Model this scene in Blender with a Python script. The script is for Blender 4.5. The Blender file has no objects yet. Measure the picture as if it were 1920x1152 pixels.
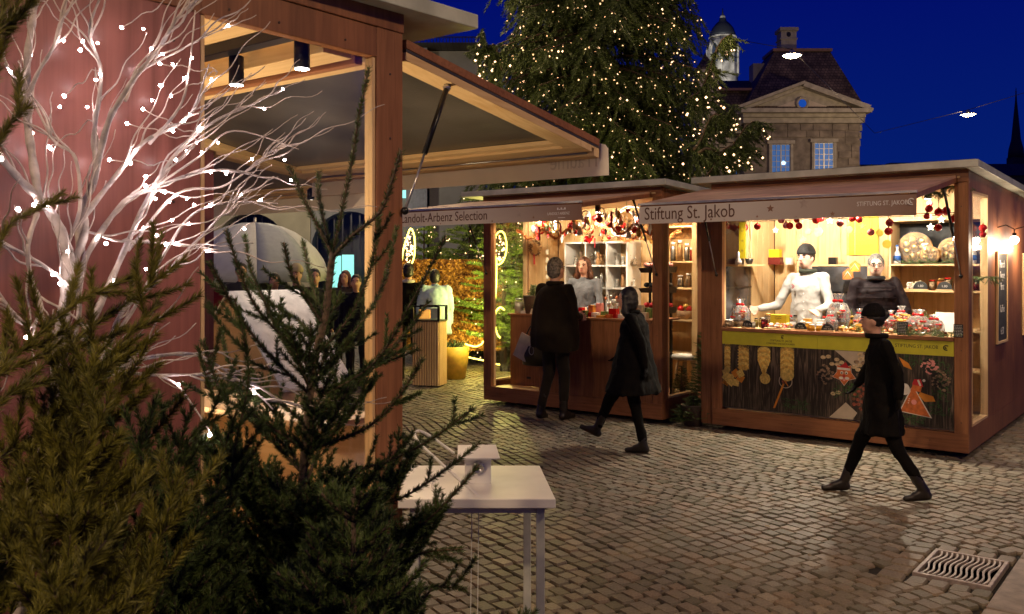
import bpy, math, random
import numpy as np
from math import radians, sin, cos, pi, sqrt, atan2
from mathutils import Vector, Matrix

S = bpy.context.scene
COL = S.collection
random.seed(7)
RNG = np.random.default_rng(7)

# ------------------------------------------------------------------ camera
F = 1703.0                      # focal length in pixels of a 1920 px wide picture
CAMZ = 1.6
cd = bpy.data.cameras.new('camera')
cam = bpy.data.objects.new('camera', cd)
COL.objects.link(cam)
cam.location = (0, 0, CAMZ)
cam.rotation_euler = (radians(90), 0, 0)
cd.sensor_width = 36
cd.lens = 36 * F / 1920
cd.shift_y = -76 / 1920
cd.clip_start = 0.05
cd.clip_end = 1500
cd.dof.use_dof = True
cd.dof.focus_distance = 8.2
cd.dof.aperture_fstop = 14
S.camera = cam

# ------------------------------------------------------------------ sky, blue hour
W = bpy.data.worlds.new('World')
S.world = W
W.use_nodes = True
wn, wl = W.node_tree.nodes, W.node_tree.links
wn.clear()
wo = wn.new('ShaderNodeOutputWorld'); bg = wn.new('ShaderNodeBackground')
sky = wn.new('ShaderNodeTexSky'); sky.sky_type = 'NISHITA'; sky.sun_disc = False
sky.sun_elevation = radians(-2.0); sky.sun_rotation = radians(200)
tc = wn.new('ShaderNodeTexCoord'); sx = wn.new('ShaderNodeSeparateXYZ')
rp = wn.new('ShaderNodeValToRGB')
rp.color_ramp.elements[0].position = 0.0; rp.color_ramp.elements[0].color = (0.0012, 0.014, 0.135, 1)
rp.color_ramp.elements[1].position = 0.30; rp.color_ramp.elements[1].color = (0.0004, 0.0028, 0.115, 1)
e = rp.color_ramp.elements.new(1.0); e.color = (0.0003, 0.0012, 0.05, 1)
mx = wn.new('ShaderNodeMixRGB'); mx.blend_type = 'ADD'; mx.inputs[0].default_value = 0.0
wl.new(tc.outputs['Generated'], sx.inputs[0]); wl.new(sx.outputs['Z'], rp.inputs[0])
wl.new(rp.outputs[0], mx.inputs[1]); wl.new(sky.outputs[0], mx.inputs[2])
wl.new(mx.outputs[0], bg.inputs[0]); wl.new(bg.outputs[0], wo.inputs[0])
bg.inputs[1].default_value = .88

S.view_settings.view_transform = 'Standard'
S.view_settings.look = 'None'
S.view_settings.exposure = 0.45
S.view_settings.gamma = 1.0
S.view_settings.use_curve_mapping = False
S.render.engine = 'CYCLES'
cy = S.cycles
cy.use_denoising = True
cy.max_bounces = 5; cy.diffuse_bounces = 3; cy.glossy_bounces = 2
cy.transmission_bounces = 3; cy.transparent_max_bounces = 10
cy.sample_clamp_indirect = 3.0; cy.sample_clamp_direct = 0
cy.caustics_reflective = False; cy.caustics_refractive = False
cy.use_light_tree = True

# ------------------------------------------------------------------ helpers
AR = radians(-38)

class Frame:
    """A local frame: x along a stall's front, y into its depth."""
    def __init__(s, x, y, a=AR): s.o = Vector((x, y, 0)); s.a = a
    def w(s, x, y, z=0):
        return Vector((s.o.x + x * cos(s.a) - y * sin(s.a), s.o.y + x * sin(s.a) + y * cos(s.a), z))

def at(px, py, Y):
    """A point of the photograph (1920 x 1152) at distance Y."""
    return Vector(((px - 960) / F * Y, Y, CAMZ - (py - 500) / F * Y))

def lin(c):
    return tuple(((v / 255) / 12.92 if v / 255 < 0.04045 else ((v / 255 + .055) / 1.055) ** 2.4) for v in c)

def tag(o, label=None, cat=None, group=None, kind=None):
    if label: o['label'] = label
    if cat: o['category'] = cat
    if group: o['group'] = group
    if kind: o['kind'] = kind
    return o

def T(name, label, cat, loc, rz=0.0, group=None):
    o = bpy.data.objects.new(name, None)
    o.empty_display_size = .05
    COL.objects.link(o)
    o.location = loc; o.rotation_euler = (0, 0, rz)
    return tag(o, label, cat, group)

def copytree(o, parent=None):
    c = o.copy(); COL.objects.link(c)
    if parent: c.parent = parent
    for ch in list(o.children): copytree(ch, c)
    return c

class MB:
    def __init__(s):
        s.v = []; s.f = []; s.m = []; s.s = []; s.mats = []; s.cur = 0
    def mat(s, m):
        if m not in s.mats: s.mats.append(m)
        s.cur = s.mats.index(m); return s
    def add(s, vs, fs, smooth=False):
        b = len(s.v); s.v += [tuple(p) for p in vs]
        for f in fs:
            s.f.append(tuple(b + i for i in f)); s.m.append(s.cur); s.s.append(smooth)
        return s
    def box(s, x0, x1, y0, y1, z0, z1, M=None):
        vs = [Vector(p) for p in ((x0,y0,z0),(x1,y0,z0),(x1,y1,z0),(x0,y1,z0),(x0,y0,z1),(x1,y0,z1),(x1,y1,z1),(x0,y1,z1))]
        if M: vs = [M @ p for p in vs]
        return s.add(vs, [(0,3,2,1),(4,5,6,7),(0,1,5,4),(1,2,6,5),(2,3,7,6),(3,0,4,7)])
    def hexa(s, p):   # eight corners, bottom loop then top loop
        return s.add(p, [(0,3,2,1),(4,5,6,7),(0,1,5,4),(1,2,6,5),(2,3,7,6),(3,0,4,7)])
    def tube(s, pts, r, n=8, cap=True):
        pts = [Vector(p) for p in pts]; k = len(pts)
        if not hasattr(r, '__len__'): r = [r] * k
        t = [(pts[min(i+1, k-1)] - pts[max(i-1, 0)]).normalized() for i in range(k)]
        a = Vector((0, 0, 1)) if abs(t[0].z) < .9 else Vector((1, 0, 0))
        u = t[0].cross(a).normalized(); vs = []
        for i in range(k):
            u = (u - t[i] * u.dot(t[i]))
            u = u.normalized() if u.length > 1e-6 else t[i].orthogonal().normalized()
            w = t[i].cross(u)
            for j in range(n):
                q = 2 * pi * j / n
                vs.append(pts[i] + (u * cos(q) + w * sin(q)) * r[i])
        fs = []
        for i in range(k - 1):
            for j in range(n):
                fs.append((i*n+j, i*n+(j+1) % n, (i+1)*n+(j+1) % n, (i+1)*n+j))
        s.add(vs, fs, True)
        if cap:
            b = len(s.v) - len(vs)
            s.f.append(tuple(b + j for j in reversed(range(n)))); s.m.append(s.cur); s.s.append(False)
            s.f.append(tuple(b + (k-1)*n + j for j in range(n))); s.m.append(s.cur); s.s.append(False)
        return s
    def lathe(s, prof, n=16, c=(0, 0, 0), sx=1, sy=1, M=None):
        vs = []; c = Vector(c)
        for r, z in prof:
            for j in range(n):
                q = 2 * pi * j / n
                p = Vector((r * cos(q) * sx, r * sin(q) * sy, z))
                if M: p = M @ p
                vs.append(p + c)
        fs = []
        for i in range(len(prof) - 1):
            for j in range(n):
                fs.append((i*n+j, i*n+(j+1) % n, (i+1)*n+(j+1) % n, (i+1)*n+j))
        b0 = len(s.v)
        s.add(vs, fs, True)
        if prof[0][0] > 1e-4: s.f.append(tuple(b0 + j for j in reversed(range(n)))); s.m.append(s.cur); s.s.append(False)
        if prof[-1][0] > 1e-4: s.f.append(tuple(b0 + (len(prof)-1)*n + j for j in range(n))); s.m.append(s.cur); s.s.append(False)
        return s
    def cyl(s, c, r, h, n=16, r2=None):
        return s.lathe([(r, 0), (r if r2 is None else r2, h)], n, c)
    def ell(s, c, r, n=12, m=8, M=None):
        if not hasattr(r, '__len__'): r = (r, r, r)
        prof = [(max(1e-5, sin(pi * i / m)), -cos(pi * i / m) * r[2]) for i in range(m + 1)]
        return s.lathe(prof, n, c, r[0], r[1], M)
    def prism(s, pts, y0, y1, M=None):   # polygon in x,z pushed along y
        n = len(pts)
        vs = [Vector((p[0], y0, p[1])) for p in pts] + [Vector((p[0], y1, p[1])) for p in pts]
        if M: vs = [M @ p for p in vs]
        fs = [tuple(range(n)), tuple(reversed(range(n, 2*n)))] + [(i, i+n, (i+1) % n + n, (i+1) % n) for i in range(n)]
        return s.add(vs, fs)
    def capsule(s, a, b, ra, rb, n=12):
        a = Vector(a); b = Vector(b); d = (b - a); L = d.length; d = d / max(L, 1e-6)
        pts = []; rs = []
        for i in range(5):
            q = pi / 2 * i / 4; pts.append(a - d * ra * cos(q)); rs.append(max(ra * sin(q), .0008))
        for i in range(5):
            q = pi / 2 * i / 4; pts.append(b + d * rb * sin(q)); rs.append(max(rb * cos(q), .0008))
        return s.tube(pts, rs, n)
    def loft(s, rings, n=20):   # rings: (centre, rx, ry)
        vs = []
        for c, rx, ry in rings:
            for j in range(n):
                q = 2 * pi * j / n; vs.append((c[0] + rx * cos(q), c[1] + ry * sin(q), c[2]))
        fs = [(i*n+j, i*n+(j+1) % n, (i+1)*n+(j+1) % n, (i+1)*n+j) for i in range(len(rings)-1) for j in range(n)]
        fs += [tuple(reversed(range(n))), tuple((len(rings)-1)*n + j for j in range(n))]
        return s.add(vs, fs, True)
    def mesh(s, name):
        me = bpy.data.meshes.new(name)
        me.from_pydata(s.v, [], s.f)
        for m in s.mats: me.materials.append(m)
        me.polygons.foreach_set('material_index', s.m)
        me.polygons.foreach_set('use_smooth', s.s)
        me.update()
        return me
    def build(s, name, parent=None, loc=(0, 0, 0), rz=0.0, bevel=0.0, rot=None):
        o = bpy.data.objects.new(name, s.mesh(name))
        COL.objects.link(o)
        o.location = loc
        o.rotation_euler = rot if rot else (0, 0, rz)
        if parent: o.parent = parent
        if bevel:
            b = o.modifiers.new('b', 'BEVEL'); b.width = bevel; b.segments = 2; b.limit_method = 'ANGLE'; b.angle_limit = radians(40)
            b.harden_normals = False
        return o

def B(m, *a, **k):
    return MB().mat(m).box(*a, **k)

def put(me, name, parent=None, loc=(0, 0, 0), rz=0, scale=None):
    o = bpy.data.objects.new(name, me); COL.objects.link(o)
    o.location = loc; o.rotation_euler = (0, 0, rz)
    if scale: o.scale = scale if hasattr(scale, '__len__') else (scale,) * 3
    if parent: o.parent = parent
    return o

def fast_mesh(name, verts, tris, mat, tone=None, smooth=False):
    """verts (n,3), tris (m,k) numpy"""
    me = bpy.data.meshes.new(name)
    k = tris.shape[1]
    me.vertices.add(len(verts)); me.vertices.foreach_set('co', np.asarray(verts, np.float32).ravel())
    me.loops.add(tris.size); me.loops.foreach_set('vertex_index', tris.astype(np.int32).ravel())
    me.polygons.add(len(tris)); me.polygons.foreach_set('loop_start', np.arange(0, tris.size, k, dtype=np.int32))
    try: me.polygons.foreach_set('loop_total', np.full(len(tris), k, np.int32))
    except Exception: pass
    if tone is not None:
        at_ = me.attributes.new('tone', 'FLOAT', 'POINT'); at_.data.foreach_set('value', np.asarray(tone, np.float32))
    me.materials.append(mat)
    me.polygons.foreach_set('use_smooth', np.full(len(tris), smooth))
    me.update(calc_edges=True); me.validate()
    return me

def text(name, body, size, mat, parent, loc, rot, ext=.0012, align='LEFT', bold=0.0, sx=1.0):
    cu = bpy.data.curves.new(name, 'FONT'); cu.body = body; cu.size = size; cu.extrude = ext; cu.align_x = align
    cu.offset = bold; cu.resolution_u = 3
    tmp = bpy.data.objects.new(name + '_t', cu); COL.objects.link(tmp)
    dg = bpy.context.evaluated_depsgraph_get()
    me = bpy.data.meshes.new_from_object(tmp.evaluated_get(dg)); bpy.data.objects.remove(tmp)
    me.materials.clear(); me.materials.append(mat)
    o = bpy.data.objects.new(name, me); COL.objects.link(o)
    o.parent = parent; o.location = loc; o.rotation_euler = rot; o.scale = (sx, 1, 1)
    return o

def lamp(kind, name, loc, power, color, parent=None, radius=.03, angle=None, target=None, blend=.5, world=True):
    l = bpy.data.lights.new(name, kind); l.energy = power; l.color = color
    l.shadow_soft_size = radius
    if kind == 'SPOT': l.spot_size = radians(angle or 90); l.spot_blend = blend
    o = bpy.data.objects.new(name, l); COL.objects.link(o); o.location = loc
    if target is not None:
        o.rotation_euler = (Vector(target) - Vector(loc)).to_track_quat('-Z', 'Y').to_euler()
    if parent:
        o.parent = parent
        bpy.context.view_layer.update()
        o.matrix_parent_inverse = parent.matrix_world.inverted()
    return o

# ------------------------------------------------------------------ materials
def newmat(name):
    m = bpy.data.materials.new(name); m.use_nodes = True
    nt = m.node_tree; bs = nt.nodes['Principled BSDF']
    return m, nt, bs

def M_(name, c, rough=.6, metal=0., var=.12, scale=12., bump=0., bscale=None, sheen=0., spec=None, coat=0., stretch=None, c2=None, trans=0., alpha=None):
    m, nt, bs = newmat(name); n, l = nt.nodes, nt.links
    tcn = n.new('ShaderNodeTexCoord'); mp = n.new('ShaderNodeMapping')
    l.new(tcn.outputs['Object'], mp.inputs[0])
    if stretch: mp.inputs['Scale'].default_value = stretch
    nz = n.new('ShaderNodeTexNoise'); nz.inputs['Scale'].default_value = scale; nz.inputs['Detail'].default_value = 5
    l.new(mp.outputs[0], nz.inputs['Vector'])
    cr = n.new('ShaderNodeValToRGB')
    a = c2 if c2 else tuple(max(0, v * (1 - var * 2)) for v in c)
    b = c if c2 else tuple(min(1, v * (1 + var)) for v in c)
    cr.color_ramp.elements[0].position = .3; cr.color_ramp.elements[0].color = (*a, 1)
    cr.color_ramp.elements[1].position = .7; cr.color_ramp.elements[1].color = (*b, 1)
    l.new(nz.outputs['Fac'], cr.inputs[0]); l.new(cr.outputs[0], bs.inputs['Base Color'])
    bs.inputs['Roughness'].default_value = rough; bs.inputs['Metallic'].default_value = metal
    if spec is not None: bs.inputs['Specular IOR Level'].default_value = spec
    if coat: bs.inputs['Coat Weight'].default_value = coat; bs.inputs['Coat Roughness'].default_value = .15
    if sheen: bs.inputs['Sheen Weight'].default_value = sheen
    if trans: bs.inputs['Transmission Weight'].default_value = trans
    if bump:
        bp = n.new('ShaderNodeBump'); bp.inputs['Strength'].default_value = bump; bp.inputs['Distance'].default_value = .01
        if bscale:
            n2 = n.new('ShaderNodeTexNoise'); n2.inputs['Scale'].default_value = bscale; n2.inputs['Detail'].default_value = 6
            l.new(mp.outputs[0], n2.inputs['Vector']); l.new(n2.outputs['Fac'], bp.inputs['Height'])
        else: l.new(nz.outputs['Fac'], bp.inputs['Height'])
        l.new(bp.outputs[0], bs.inputs['Normal'])
    return m

def wood(name, c1, c2, axis='z', rough=.55, scale=1.0, bump=.15, blot=.0, spec=.35):
    """Grain stretched along an axis, broad cloudy variation on top."""
    m, nt, bs = newmat(name); n, l = nt.nodes, nt.links
    tcn = n.new('ShaderNodeTexCoord'); mp = n.new('ShaderNodeMapping'); l.new(tcn.outputs['Object'], mp.inputs[0])
    st = {'x': (1.2, 22, 22), 'y': (22, 1.2, 22), 'z': (22, 22, 1.2)}[axis]
    mp.inputs['Scale'].default_value = tuple(v * scale for v in st)
    nz = n.new('ShaderNodeTexNoise'); nz.inputs['Scale'].default_value = 2.2; nz.inputs['Detail'].default_value = 8; nz.inputs['Distortion'].default_value = .9
    l.new(mp.outputs[0], nz.inputs['Vector'])
    n2 = n.new('ShaderNodeTexNoise'); n2.inputs['Scale'].default_value = 2.6; n2.inputs['Detail'].default_value = 4
    l.new(tcn.outputs['Object'], n2.inputs['Vector'])
    ad = n.new('ShaderNodeMath'); ad.operation = 'MULTIPLY_ADD'; ad.inputs[1].default_value = .5
    l.new(n2.outputs['Fac'], ad.inputs[0])
    h = n.new('ShaderNodeMath'); h.operation = 'MULTIPLY'; h.inputs[1].default_value = .55
    l.new(nz.outputs['Fac'], h.inputs[0]); l.new(h.outputs[0], ad.inputs[2])
    cr = n.new('ShaderNodeValToRGB')
    cr.color_ramp.elements[0].position = .36; cr.color_ramp.elements[0].color = (*c2, 1)
    cr.color_ramp.elements[1].position = .66; cr.color_ramp.elements[1].color = (*c1, 1)
    l.new(ad.outputs[0], cr.inputs[0]); l.new(cr.outputs[0], bs.inputs['Base Color'])
    bs.inputs['Roughness'].default_value = rough; bs.inputs['Specular IOR Level'].default_value = spec
    bp = n.new('ShaderNodeBump'); bp.inputs['Strength'].default_value = bump; bp.inputs['Distance'].default_value = .006
    l.new(nz.outputs['Fac'], bp.inputs['Height']); l.new(bp.outputs[0], bs.inputs['Normal'])
    return m

def emis(name, c, s, sample=True):
    m, nt, bs = newmat(name)
    bs.inputs['Base Color'].default_value = (*c, 1)
    bs.inputs['Emission Color'].default_value = (*c, 1); bs.inputs['Emission Strength'].default_value = s
    if not sample: m.cycles.emission_sampling = 'NONE'
    return m

def glassmat(name, tint=(1, 1, 1), refl=.9, rough=.02, opac=0.0, oc=(.8, .8, .8)):
    m = bpy.data.materials.new(name); m.use_nodes = True; nt = m.node_tree; n, l = nt.nodes, nt.links; n.clear()
    o = n.new('ShaderNodeOutputMaterial'); tr = n.new('ShaderNodeBsdfTransparent'); tr.inputs[0].default_value = (*tint, 1)
    gl = n.new('ShaderNodeBsdfGlossy'); gl.inputs['Roughness'].default_value = rough
    fr = n.new('ShaderNodeFresnel'); fr.inputs[0].default_value = 1.45
    mu = n.new('ShaderNodeMath'); mu.operation = 'MULTIPLY'; mu.inputs[1].default_value = refl; l.new(fr.outputs[0], mu.inputs[0])
    mx = n.new('ShaderNodeMixShader'); l.new(mu.outputs[0], mx.inputs[0]); l.new(tr.outputs[0], mx.inputs[1]); l.new(gl.outputs[0], mx.inputs[2])
    last = mx
    if opac:
        df = n.new('ShaderNodeBsdfDiffuse'); df.inputs[0].default_value = (*oc, 1)
        m2 = n.new('ShaderNodeMixShader'); m2.inputs[0].default_value = opac
        l.new(mx.outputs[0], m2.inputs[1]); l.new(df.outputs[0], m2.inputs[2]); last = m2
    l.new(last.outputs[0], o.inputs[0]); return m

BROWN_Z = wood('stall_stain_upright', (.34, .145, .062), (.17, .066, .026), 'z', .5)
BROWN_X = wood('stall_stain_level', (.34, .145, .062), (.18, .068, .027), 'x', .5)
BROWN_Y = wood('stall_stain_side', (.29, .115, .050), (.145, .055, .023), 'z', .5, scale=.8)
PINE_Z = wood('pine_upright', (.78, .56, .30), (.60, .38, .17), 'z', .5, scale=.7)
PINE_X = wood('pine_level', (.78, .56, .30), (.62, .40, .18), 'x', .5, scale=.7)
PINE_Y = wood('pine_depth', (.76, .54, .29), (.60, .38, .17), 'y', .5, scale=.7)
TAN = wood('pale_plywood', (.70, .50, .32), (.60, .40, .24), 'x', .5, scale=.6)
ROOFM = M_('zinc_green_edge', (.50, .53, .44), .5, .0, .15, 6, .1)
ROOFTOP = M_('roof_felt', (.10, .10, .10), .9, 0, .2, 20)
FLAPM = M_('film_faced_panel', (.075, .067, .06), .28, 0, .3, 2.2, .06, 60)
FLAPL = M_('flap_underside_stain', (.56, .33, .20), .55, 0, .15, 5)
BANNER = M_('banner_fabric', (.82, .76, .66), .7, 0, .05, 4, .08, 90)
BANNER_BR = M_('banner_brown_print', (.26, .15, .10), .7, 0, .05, 4)
BROWNTXT = M_('banner_lettering', (.12, .055, .03), .7)
WHITE = M_('white_paint', (.80, .79, .76), .45, 0, .04, 8)
WHITEM = M_('white_metal', (.72, .73, .72), .4, 0, .05, 6)
GREYM = M_('grey_metal_leg', (.35, .37, .36), .4, .3, .1, 6)
BLACK = M_('black_paint', (.012, .012, .012), .4)
BLACKM = M_('black_metal', (.02, .02, .022), .35, .6)
STEEL = M_('steel', (.55, .55, .55), .3, .9)
YEL = M_('yellow_card', (.78, .62, .02), .5, 0, .05)
YELG = M_('yellow_green_print', (.55, .52, .03), .6, 0, .05)
RED = M_('red_gloss', (.55, .015, .015), .15, .1, .1, 6)
REDM = M_('red_cloth', (.50, .012, .02), .6)
ORNG = M_('gingerbread_orange', (.60, .20, .04), .6)
PINK = M_('pink_icing', (.75, .30, .28), .5)
GOLDC = M_('golden_crust', (.75, .36, .06), .35, 0, .3, 14, .3)
GOLDM = M_('gold_foil', (.85, .5, .14), .25, .7, .3, 30, .6)
CHALK = M_('chalkboard', (.03, .032, .035), .7, 0, .3, 14)
CHALKW = M_('chalk_writing', (.62, .62, .60), .9)
CREAM = M_('cream', (.72, .66, .50), .6, 0, .06)
PAPER = M_('white_paper', (.80, .78, .74), .7, 0, .05)
LEAFG = M_('fir_green', (.035, .075, .022), .6, 0, .35, 30)
LEAFL = M_('leaf_light_green', (.12, .22, .05), .55, 0, .3, 30)
CLEAR = glassmat('clear_glass')
CELLO = glassmat('cellophane', (.97, .97, .97), 2.2, .12, .12, (.9, .85, .82))
SKIN = M_('skin', (.62, .34, .23), .5, 0, .06, 20)
SKIN2 = M_('skin_pale', (.66, .42, .32), .5, 0, .06, 20)
WICKER = M_('wicker', (.24, .13, .06), .7, 0, .3, 60, .5)
# ------------------------------------------------------------------ ground and cobblestones
FR_ = Frame(1.966, 8.93)      # front left ground corner of the stall on the right
FM = Frame(-.33, 10.60)       # the middle stall
FL = Frame(-.433, 3.60)       # corner post of the stall beside the camera (box lies at x<0, y<0)

def cobble_mat():
    m, nt, bs = newmat('granite_setts'); n, l = nt.nodes, nt.links
    a = n.new('ShaderNodeAttribute'); a.attribute_name = 'tone'
    cr = n.new('ShaderNodeValToRGB'); els = cr.color_ramp.elements
    els[0].position = 0; els[0].color = (.12, .105, .065, 1); els[1].position = 1; els[1].color = (.27, .22, .155, 1)
    for p, c in ((.25, (.165, .14, .10, 1)), (.5, (.195, .16, .115, 1)), (.7, (.21, .155, .10, 1)), (.85, (.17, .16, .12, 1))):
        e_ = els.new(p); e_.color = c
    l.new(a.outputs['Fac'], cr.inputs[0])
    tcn = n.new('ShaderNodeTexCoord')
    nz = n.new('ShaderNodeTexNoise'); nz.inputs['Scale'].default_value = 70; nz.inputs['Detail'].default_value = 6
    nb = n.new('ShaderNodeTexNoise'); nb.inputs['Scale'].default_value = .9; nb.inputs['Detail'].default_value = 3
    l.new(tcn.outputs['Object'], nz.inputs['Vector']); l.new(tcn.outputs['Object'], nb.inputs['Vector'])
    mr = n.new('ShaderNodeMapRange'); mr.inputs[1].default_value = .3; mr.inputs[2].default_value = .7; mr.inputs[3].default_value = .72; mr.inputs[4].default_value = 1.2
    l.new(nz.outputs['Fac'], mr.inputs[0])
    mr2 = n.new('ShaderNodeMapRange'); mr2.inputs[1].default_value = .3; mr2.inputs[2].default_value = .7; mr2.inputs[3].default_value = .8; mr2.inputs[4].default_value = 1.15
    l.new(nb.outputs['Fac'], mr2.inputs[0])
    mu = n.new('ShaderNodeMath'); mu.operation = 'MULTIPLY'; l.new(mr.outputs[0], mu.inputs[0]); l.new(mr2.outputs[0], mu.inputs[1])
    vm = n.new('ShaderNodeVectorMath'); vm.operation = 'SCALE'; l.new(cr.outputs[0], vm.inputs[0]); l.new(mu.outputs[0], vm.inputs['Scale'])
    l.new(vm.outputs[0], bs.inputs['Base Color'])
    rr = n.new('ShaderNodeMapRange'); rr.inputs[3].default_value = .42; rr.inputs[4].default_value = .75; l.new(nb.outputs['Fac'], rr.inputs[0])
    l.new(rr.outputs[0], bs.inputs['Roughness']); bs.inputs['Specular IOR Level'].default_value = .4
    bp = n.new('ShaderNodeBump'); bp.inputs['Strength'].default_value = .35; bp.inputs['Distance'].default_value = .006
    l.new(nz.outputs['Fac'], bp.inputs['Height']); l.new(bp.outputs[0], bs.inputs['Normal'])
    return m
COB = cobble_mat()
DIRT = M_('joint_dirt', (.012, .009, .006), .95, 0, .3, 25, .3)
ground = tag(MB().mat(DIRT).add([(-500, -60, -.022), (500, -60, -.022), (500, 900, -.022), (-500, 900, -.022)], [(0, 1, 2, 3)]).build('ground'), kind='structure')

# grate corner (front left of the grate in stall axes) and the slab gutter beside it
GO = at(1710, 1075, 4.739); GO.z = 0
FG = Frame(GO.x, GO.y)
GW, GD = .37, .50

def stone_ring(hw, hd, seed):
    """outline of one sett as an eight cornered, slightly uneven shape"""
    r = np.random.default_rng(seed)
    c = .17
    q = np.array([(-1, -1 + c), (-1, 1 - c), (-1 + c, 1), (1 - c, 1), (1, 1 - c), (1, -1 + c), (1 - c, -1), (-1 + c, -1)], float)[::-1]
    q = q * np.array([hw, hd]) * (1 + r.uniform(-.06, .06, (8, 2)))
    return q

def stone_verts(q, cx, cy, a, top, tilt):
    R = np.array([[cos(a), -sin(a)], [sin(a), cos(a)]])
    vs = []
    for k, z in ((1.0, -.03), (1.0, top - .010), (.87, top)):
        p = (q * k) @ R.T + np.array([cx, cy])
        zz = z + ((p[:, 0] - cx) * tilt[0] + (p[:, 1] - cy) * tilt[1])
        vs.append(np.c_[p, zz])
    return np.vstack(vs)

stone_faces = []
for b0 in (0, 8):
    for j in range(8): stone_faces.append((b0 + j, b0 + (j + 1) % 8, b0 + 8 + (j + 1) % 8, b0 + 8 + j))
top_face = tuple(16 + j for j in range(8))

rowd = np.array([-.504, .864]); cross = np.array([.864, .504])
pitch_r, pitch_c = .106, .086
stones = []
rr_ = np.random.default_rng(3)
for i in range(-80, 330):
    off = rr_.uniform(0, .12)
    s_ = -8.0 + off
    while s_ < 30:
        Lr = pitch_r * rr_.uniform(.82, 1.22)
        mid = s_ + Lr / 2; s_ += Lr
        cc = i * pitch_c
        bend = .12 * sin(mid * 1.15 + .4) + .05 * sin(mid * 3.1 + i * .05)
        p = rowd * mid + cross * (cc + bend) + np.array([0.5, 3.2])
        x, y = p
        if not (2.6 < y < 24): continue
        if not (-.42 * y - .3 < x < .60 * y + .4): continue
        if x < -.12 * y and y < 9: continue
        d = Vector((x - FG.o.x, y - FG.o.y, 0))
        gx = d.x * cos(AR) + d.y * sin(AR); gy = -d.x * sin(AR) + d.y * cos(AR)
        if -.16 < gx < GW + .02 and -.14 < gy < GD + .14: continue
        if GW + .0 < gx < GW + .36: continue
        slope = .12 * 1.15 * cos(mid * 1.15 + .4)
        ang = atan2(cross[1], cross[0]) + atan2(rowd[1] + cross[1] * slope, rowd[0] + cross[0] * slope) - atan2(rowd[1], rowd[0])
        stones.append((x, y, ang, (pitch_c - .010) / 2 * rr_.uniform(.93, 1.04), (Lr - .010) / 2, 0))
# setts in straight courses round the grate
for k in range(6):
    w = FG.w(-.085, -.07 + k * .128); stones.append((w.x, w.y, AR, .064, .056, 1))
for k in range(4):
    for yy in (-.085, GD + .075):
        w = FG.w(.045 + k * .1, yy); stones.append((w.x, w.y, AR, .043, .062, 1))
stones = np.array(stones)
px_ = 960 + stones[:, 0] / stones[:, 1] * F; py_ = 500 + CAMZ * F / stones[:, 1]
inview = (px_ > 815) & (px_ < 1935) & (py_ < 1165) & ~((px_ > 980) & (px_ < 1030))
order = np.argsort(np.where(inview, stones[:, 1], 1e6))
single = set(order[:300].tolist())
allv, alltone, fq, ft = [], [], [], []
base_f = np.array(stone_faces); tf = np.array([top_face])
nb_ = 0
for i, (x, y, a, hw, hd, sp) in enumerate(stones):
    rs = np.random.default_rng(i)
    q = stone_ring(hw, hd, i)
    vs = stone_verts(q, 0 if i in single else x, 0 if i in single else y, a, rs.uniform(-.004, .003), rs.uniform(-.04, .04, 2))
    tone = rs.random() ** 1.2
    if i in single:
        me = bpy.data.meshes.new('cobblestone')
        me.from_pydata(vs.tolist(), [], stone_faces + [top_face])
        at_ = me.attributes.new('tone', 'FLOAT', 'POINT'); at_.data.foreach_set('value', np.full(24, tone, np.float32))
        me.materials.append(COB)
        o = put(me, 'cobblestone', ground, (x, y, 0))
    else:
        allv.append(vs); alltone.append(np.full(24, tone)); fq.append(base_f + nb_)
        t8 = np.array(top_face) + nb_
        ft.append(np.array([[t8[0], t8[1], t8[2], t8[3]], [t8[0], t8[3], t8[4], t8[7]], [t8[4], t8[5], t8[6], t8[7]]]))
        nb_ += 24
me = fast_mesh('cobblestones', np.vstack(allv), np.vstack(fq + ft), COB, np.concatenate(alltone))
o = put(me, 'cobblestones', ground); tag(o, kind='stuff')
# far paving where single setts can no longer be told apart
FARG = M_('far_paving', (.17, .13, .085), .7, 0, .3, 9, .5, 30)
tag(MB().mat(FARG).add([(-500, 24, -.004), (500, 24, -.004), (500, 900, -.004), (-500, 900, -.004)], [(0, 1, 2, 3)]).build('paving_far', ground), kind='structure')
FARG2 = M_('side_paving', (.17, .13, .085), .7, 0, .3, 9, .5, 30)
tag(MB().mat(FARG2).add([(-60, -40, -.012), (-.5, -40, -.012), (-.5, 3, -.012), (-1.1, 9, -.012), (-9, 24, -.012), (-60, 24, -.012)], [(0, 1, 2, 3, 4, 5)]).build('paving_side', ground), kind='structure')
# long granite slabs of the gutter
SLAB = M_('granite_slab', (.26, .21, .16), .55, 0, .25, 9, .3, 80)
for k in range(-4, 9):
    y0 = -.30 + k * .92
    o = B(SLAB, .0, .30, 0, .905, -.05, .006).build('granite_slab', ground, FG.w(GW + .03, y0), AR, bevel=.008)
for k in range(0, 9):
    pass

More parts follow.
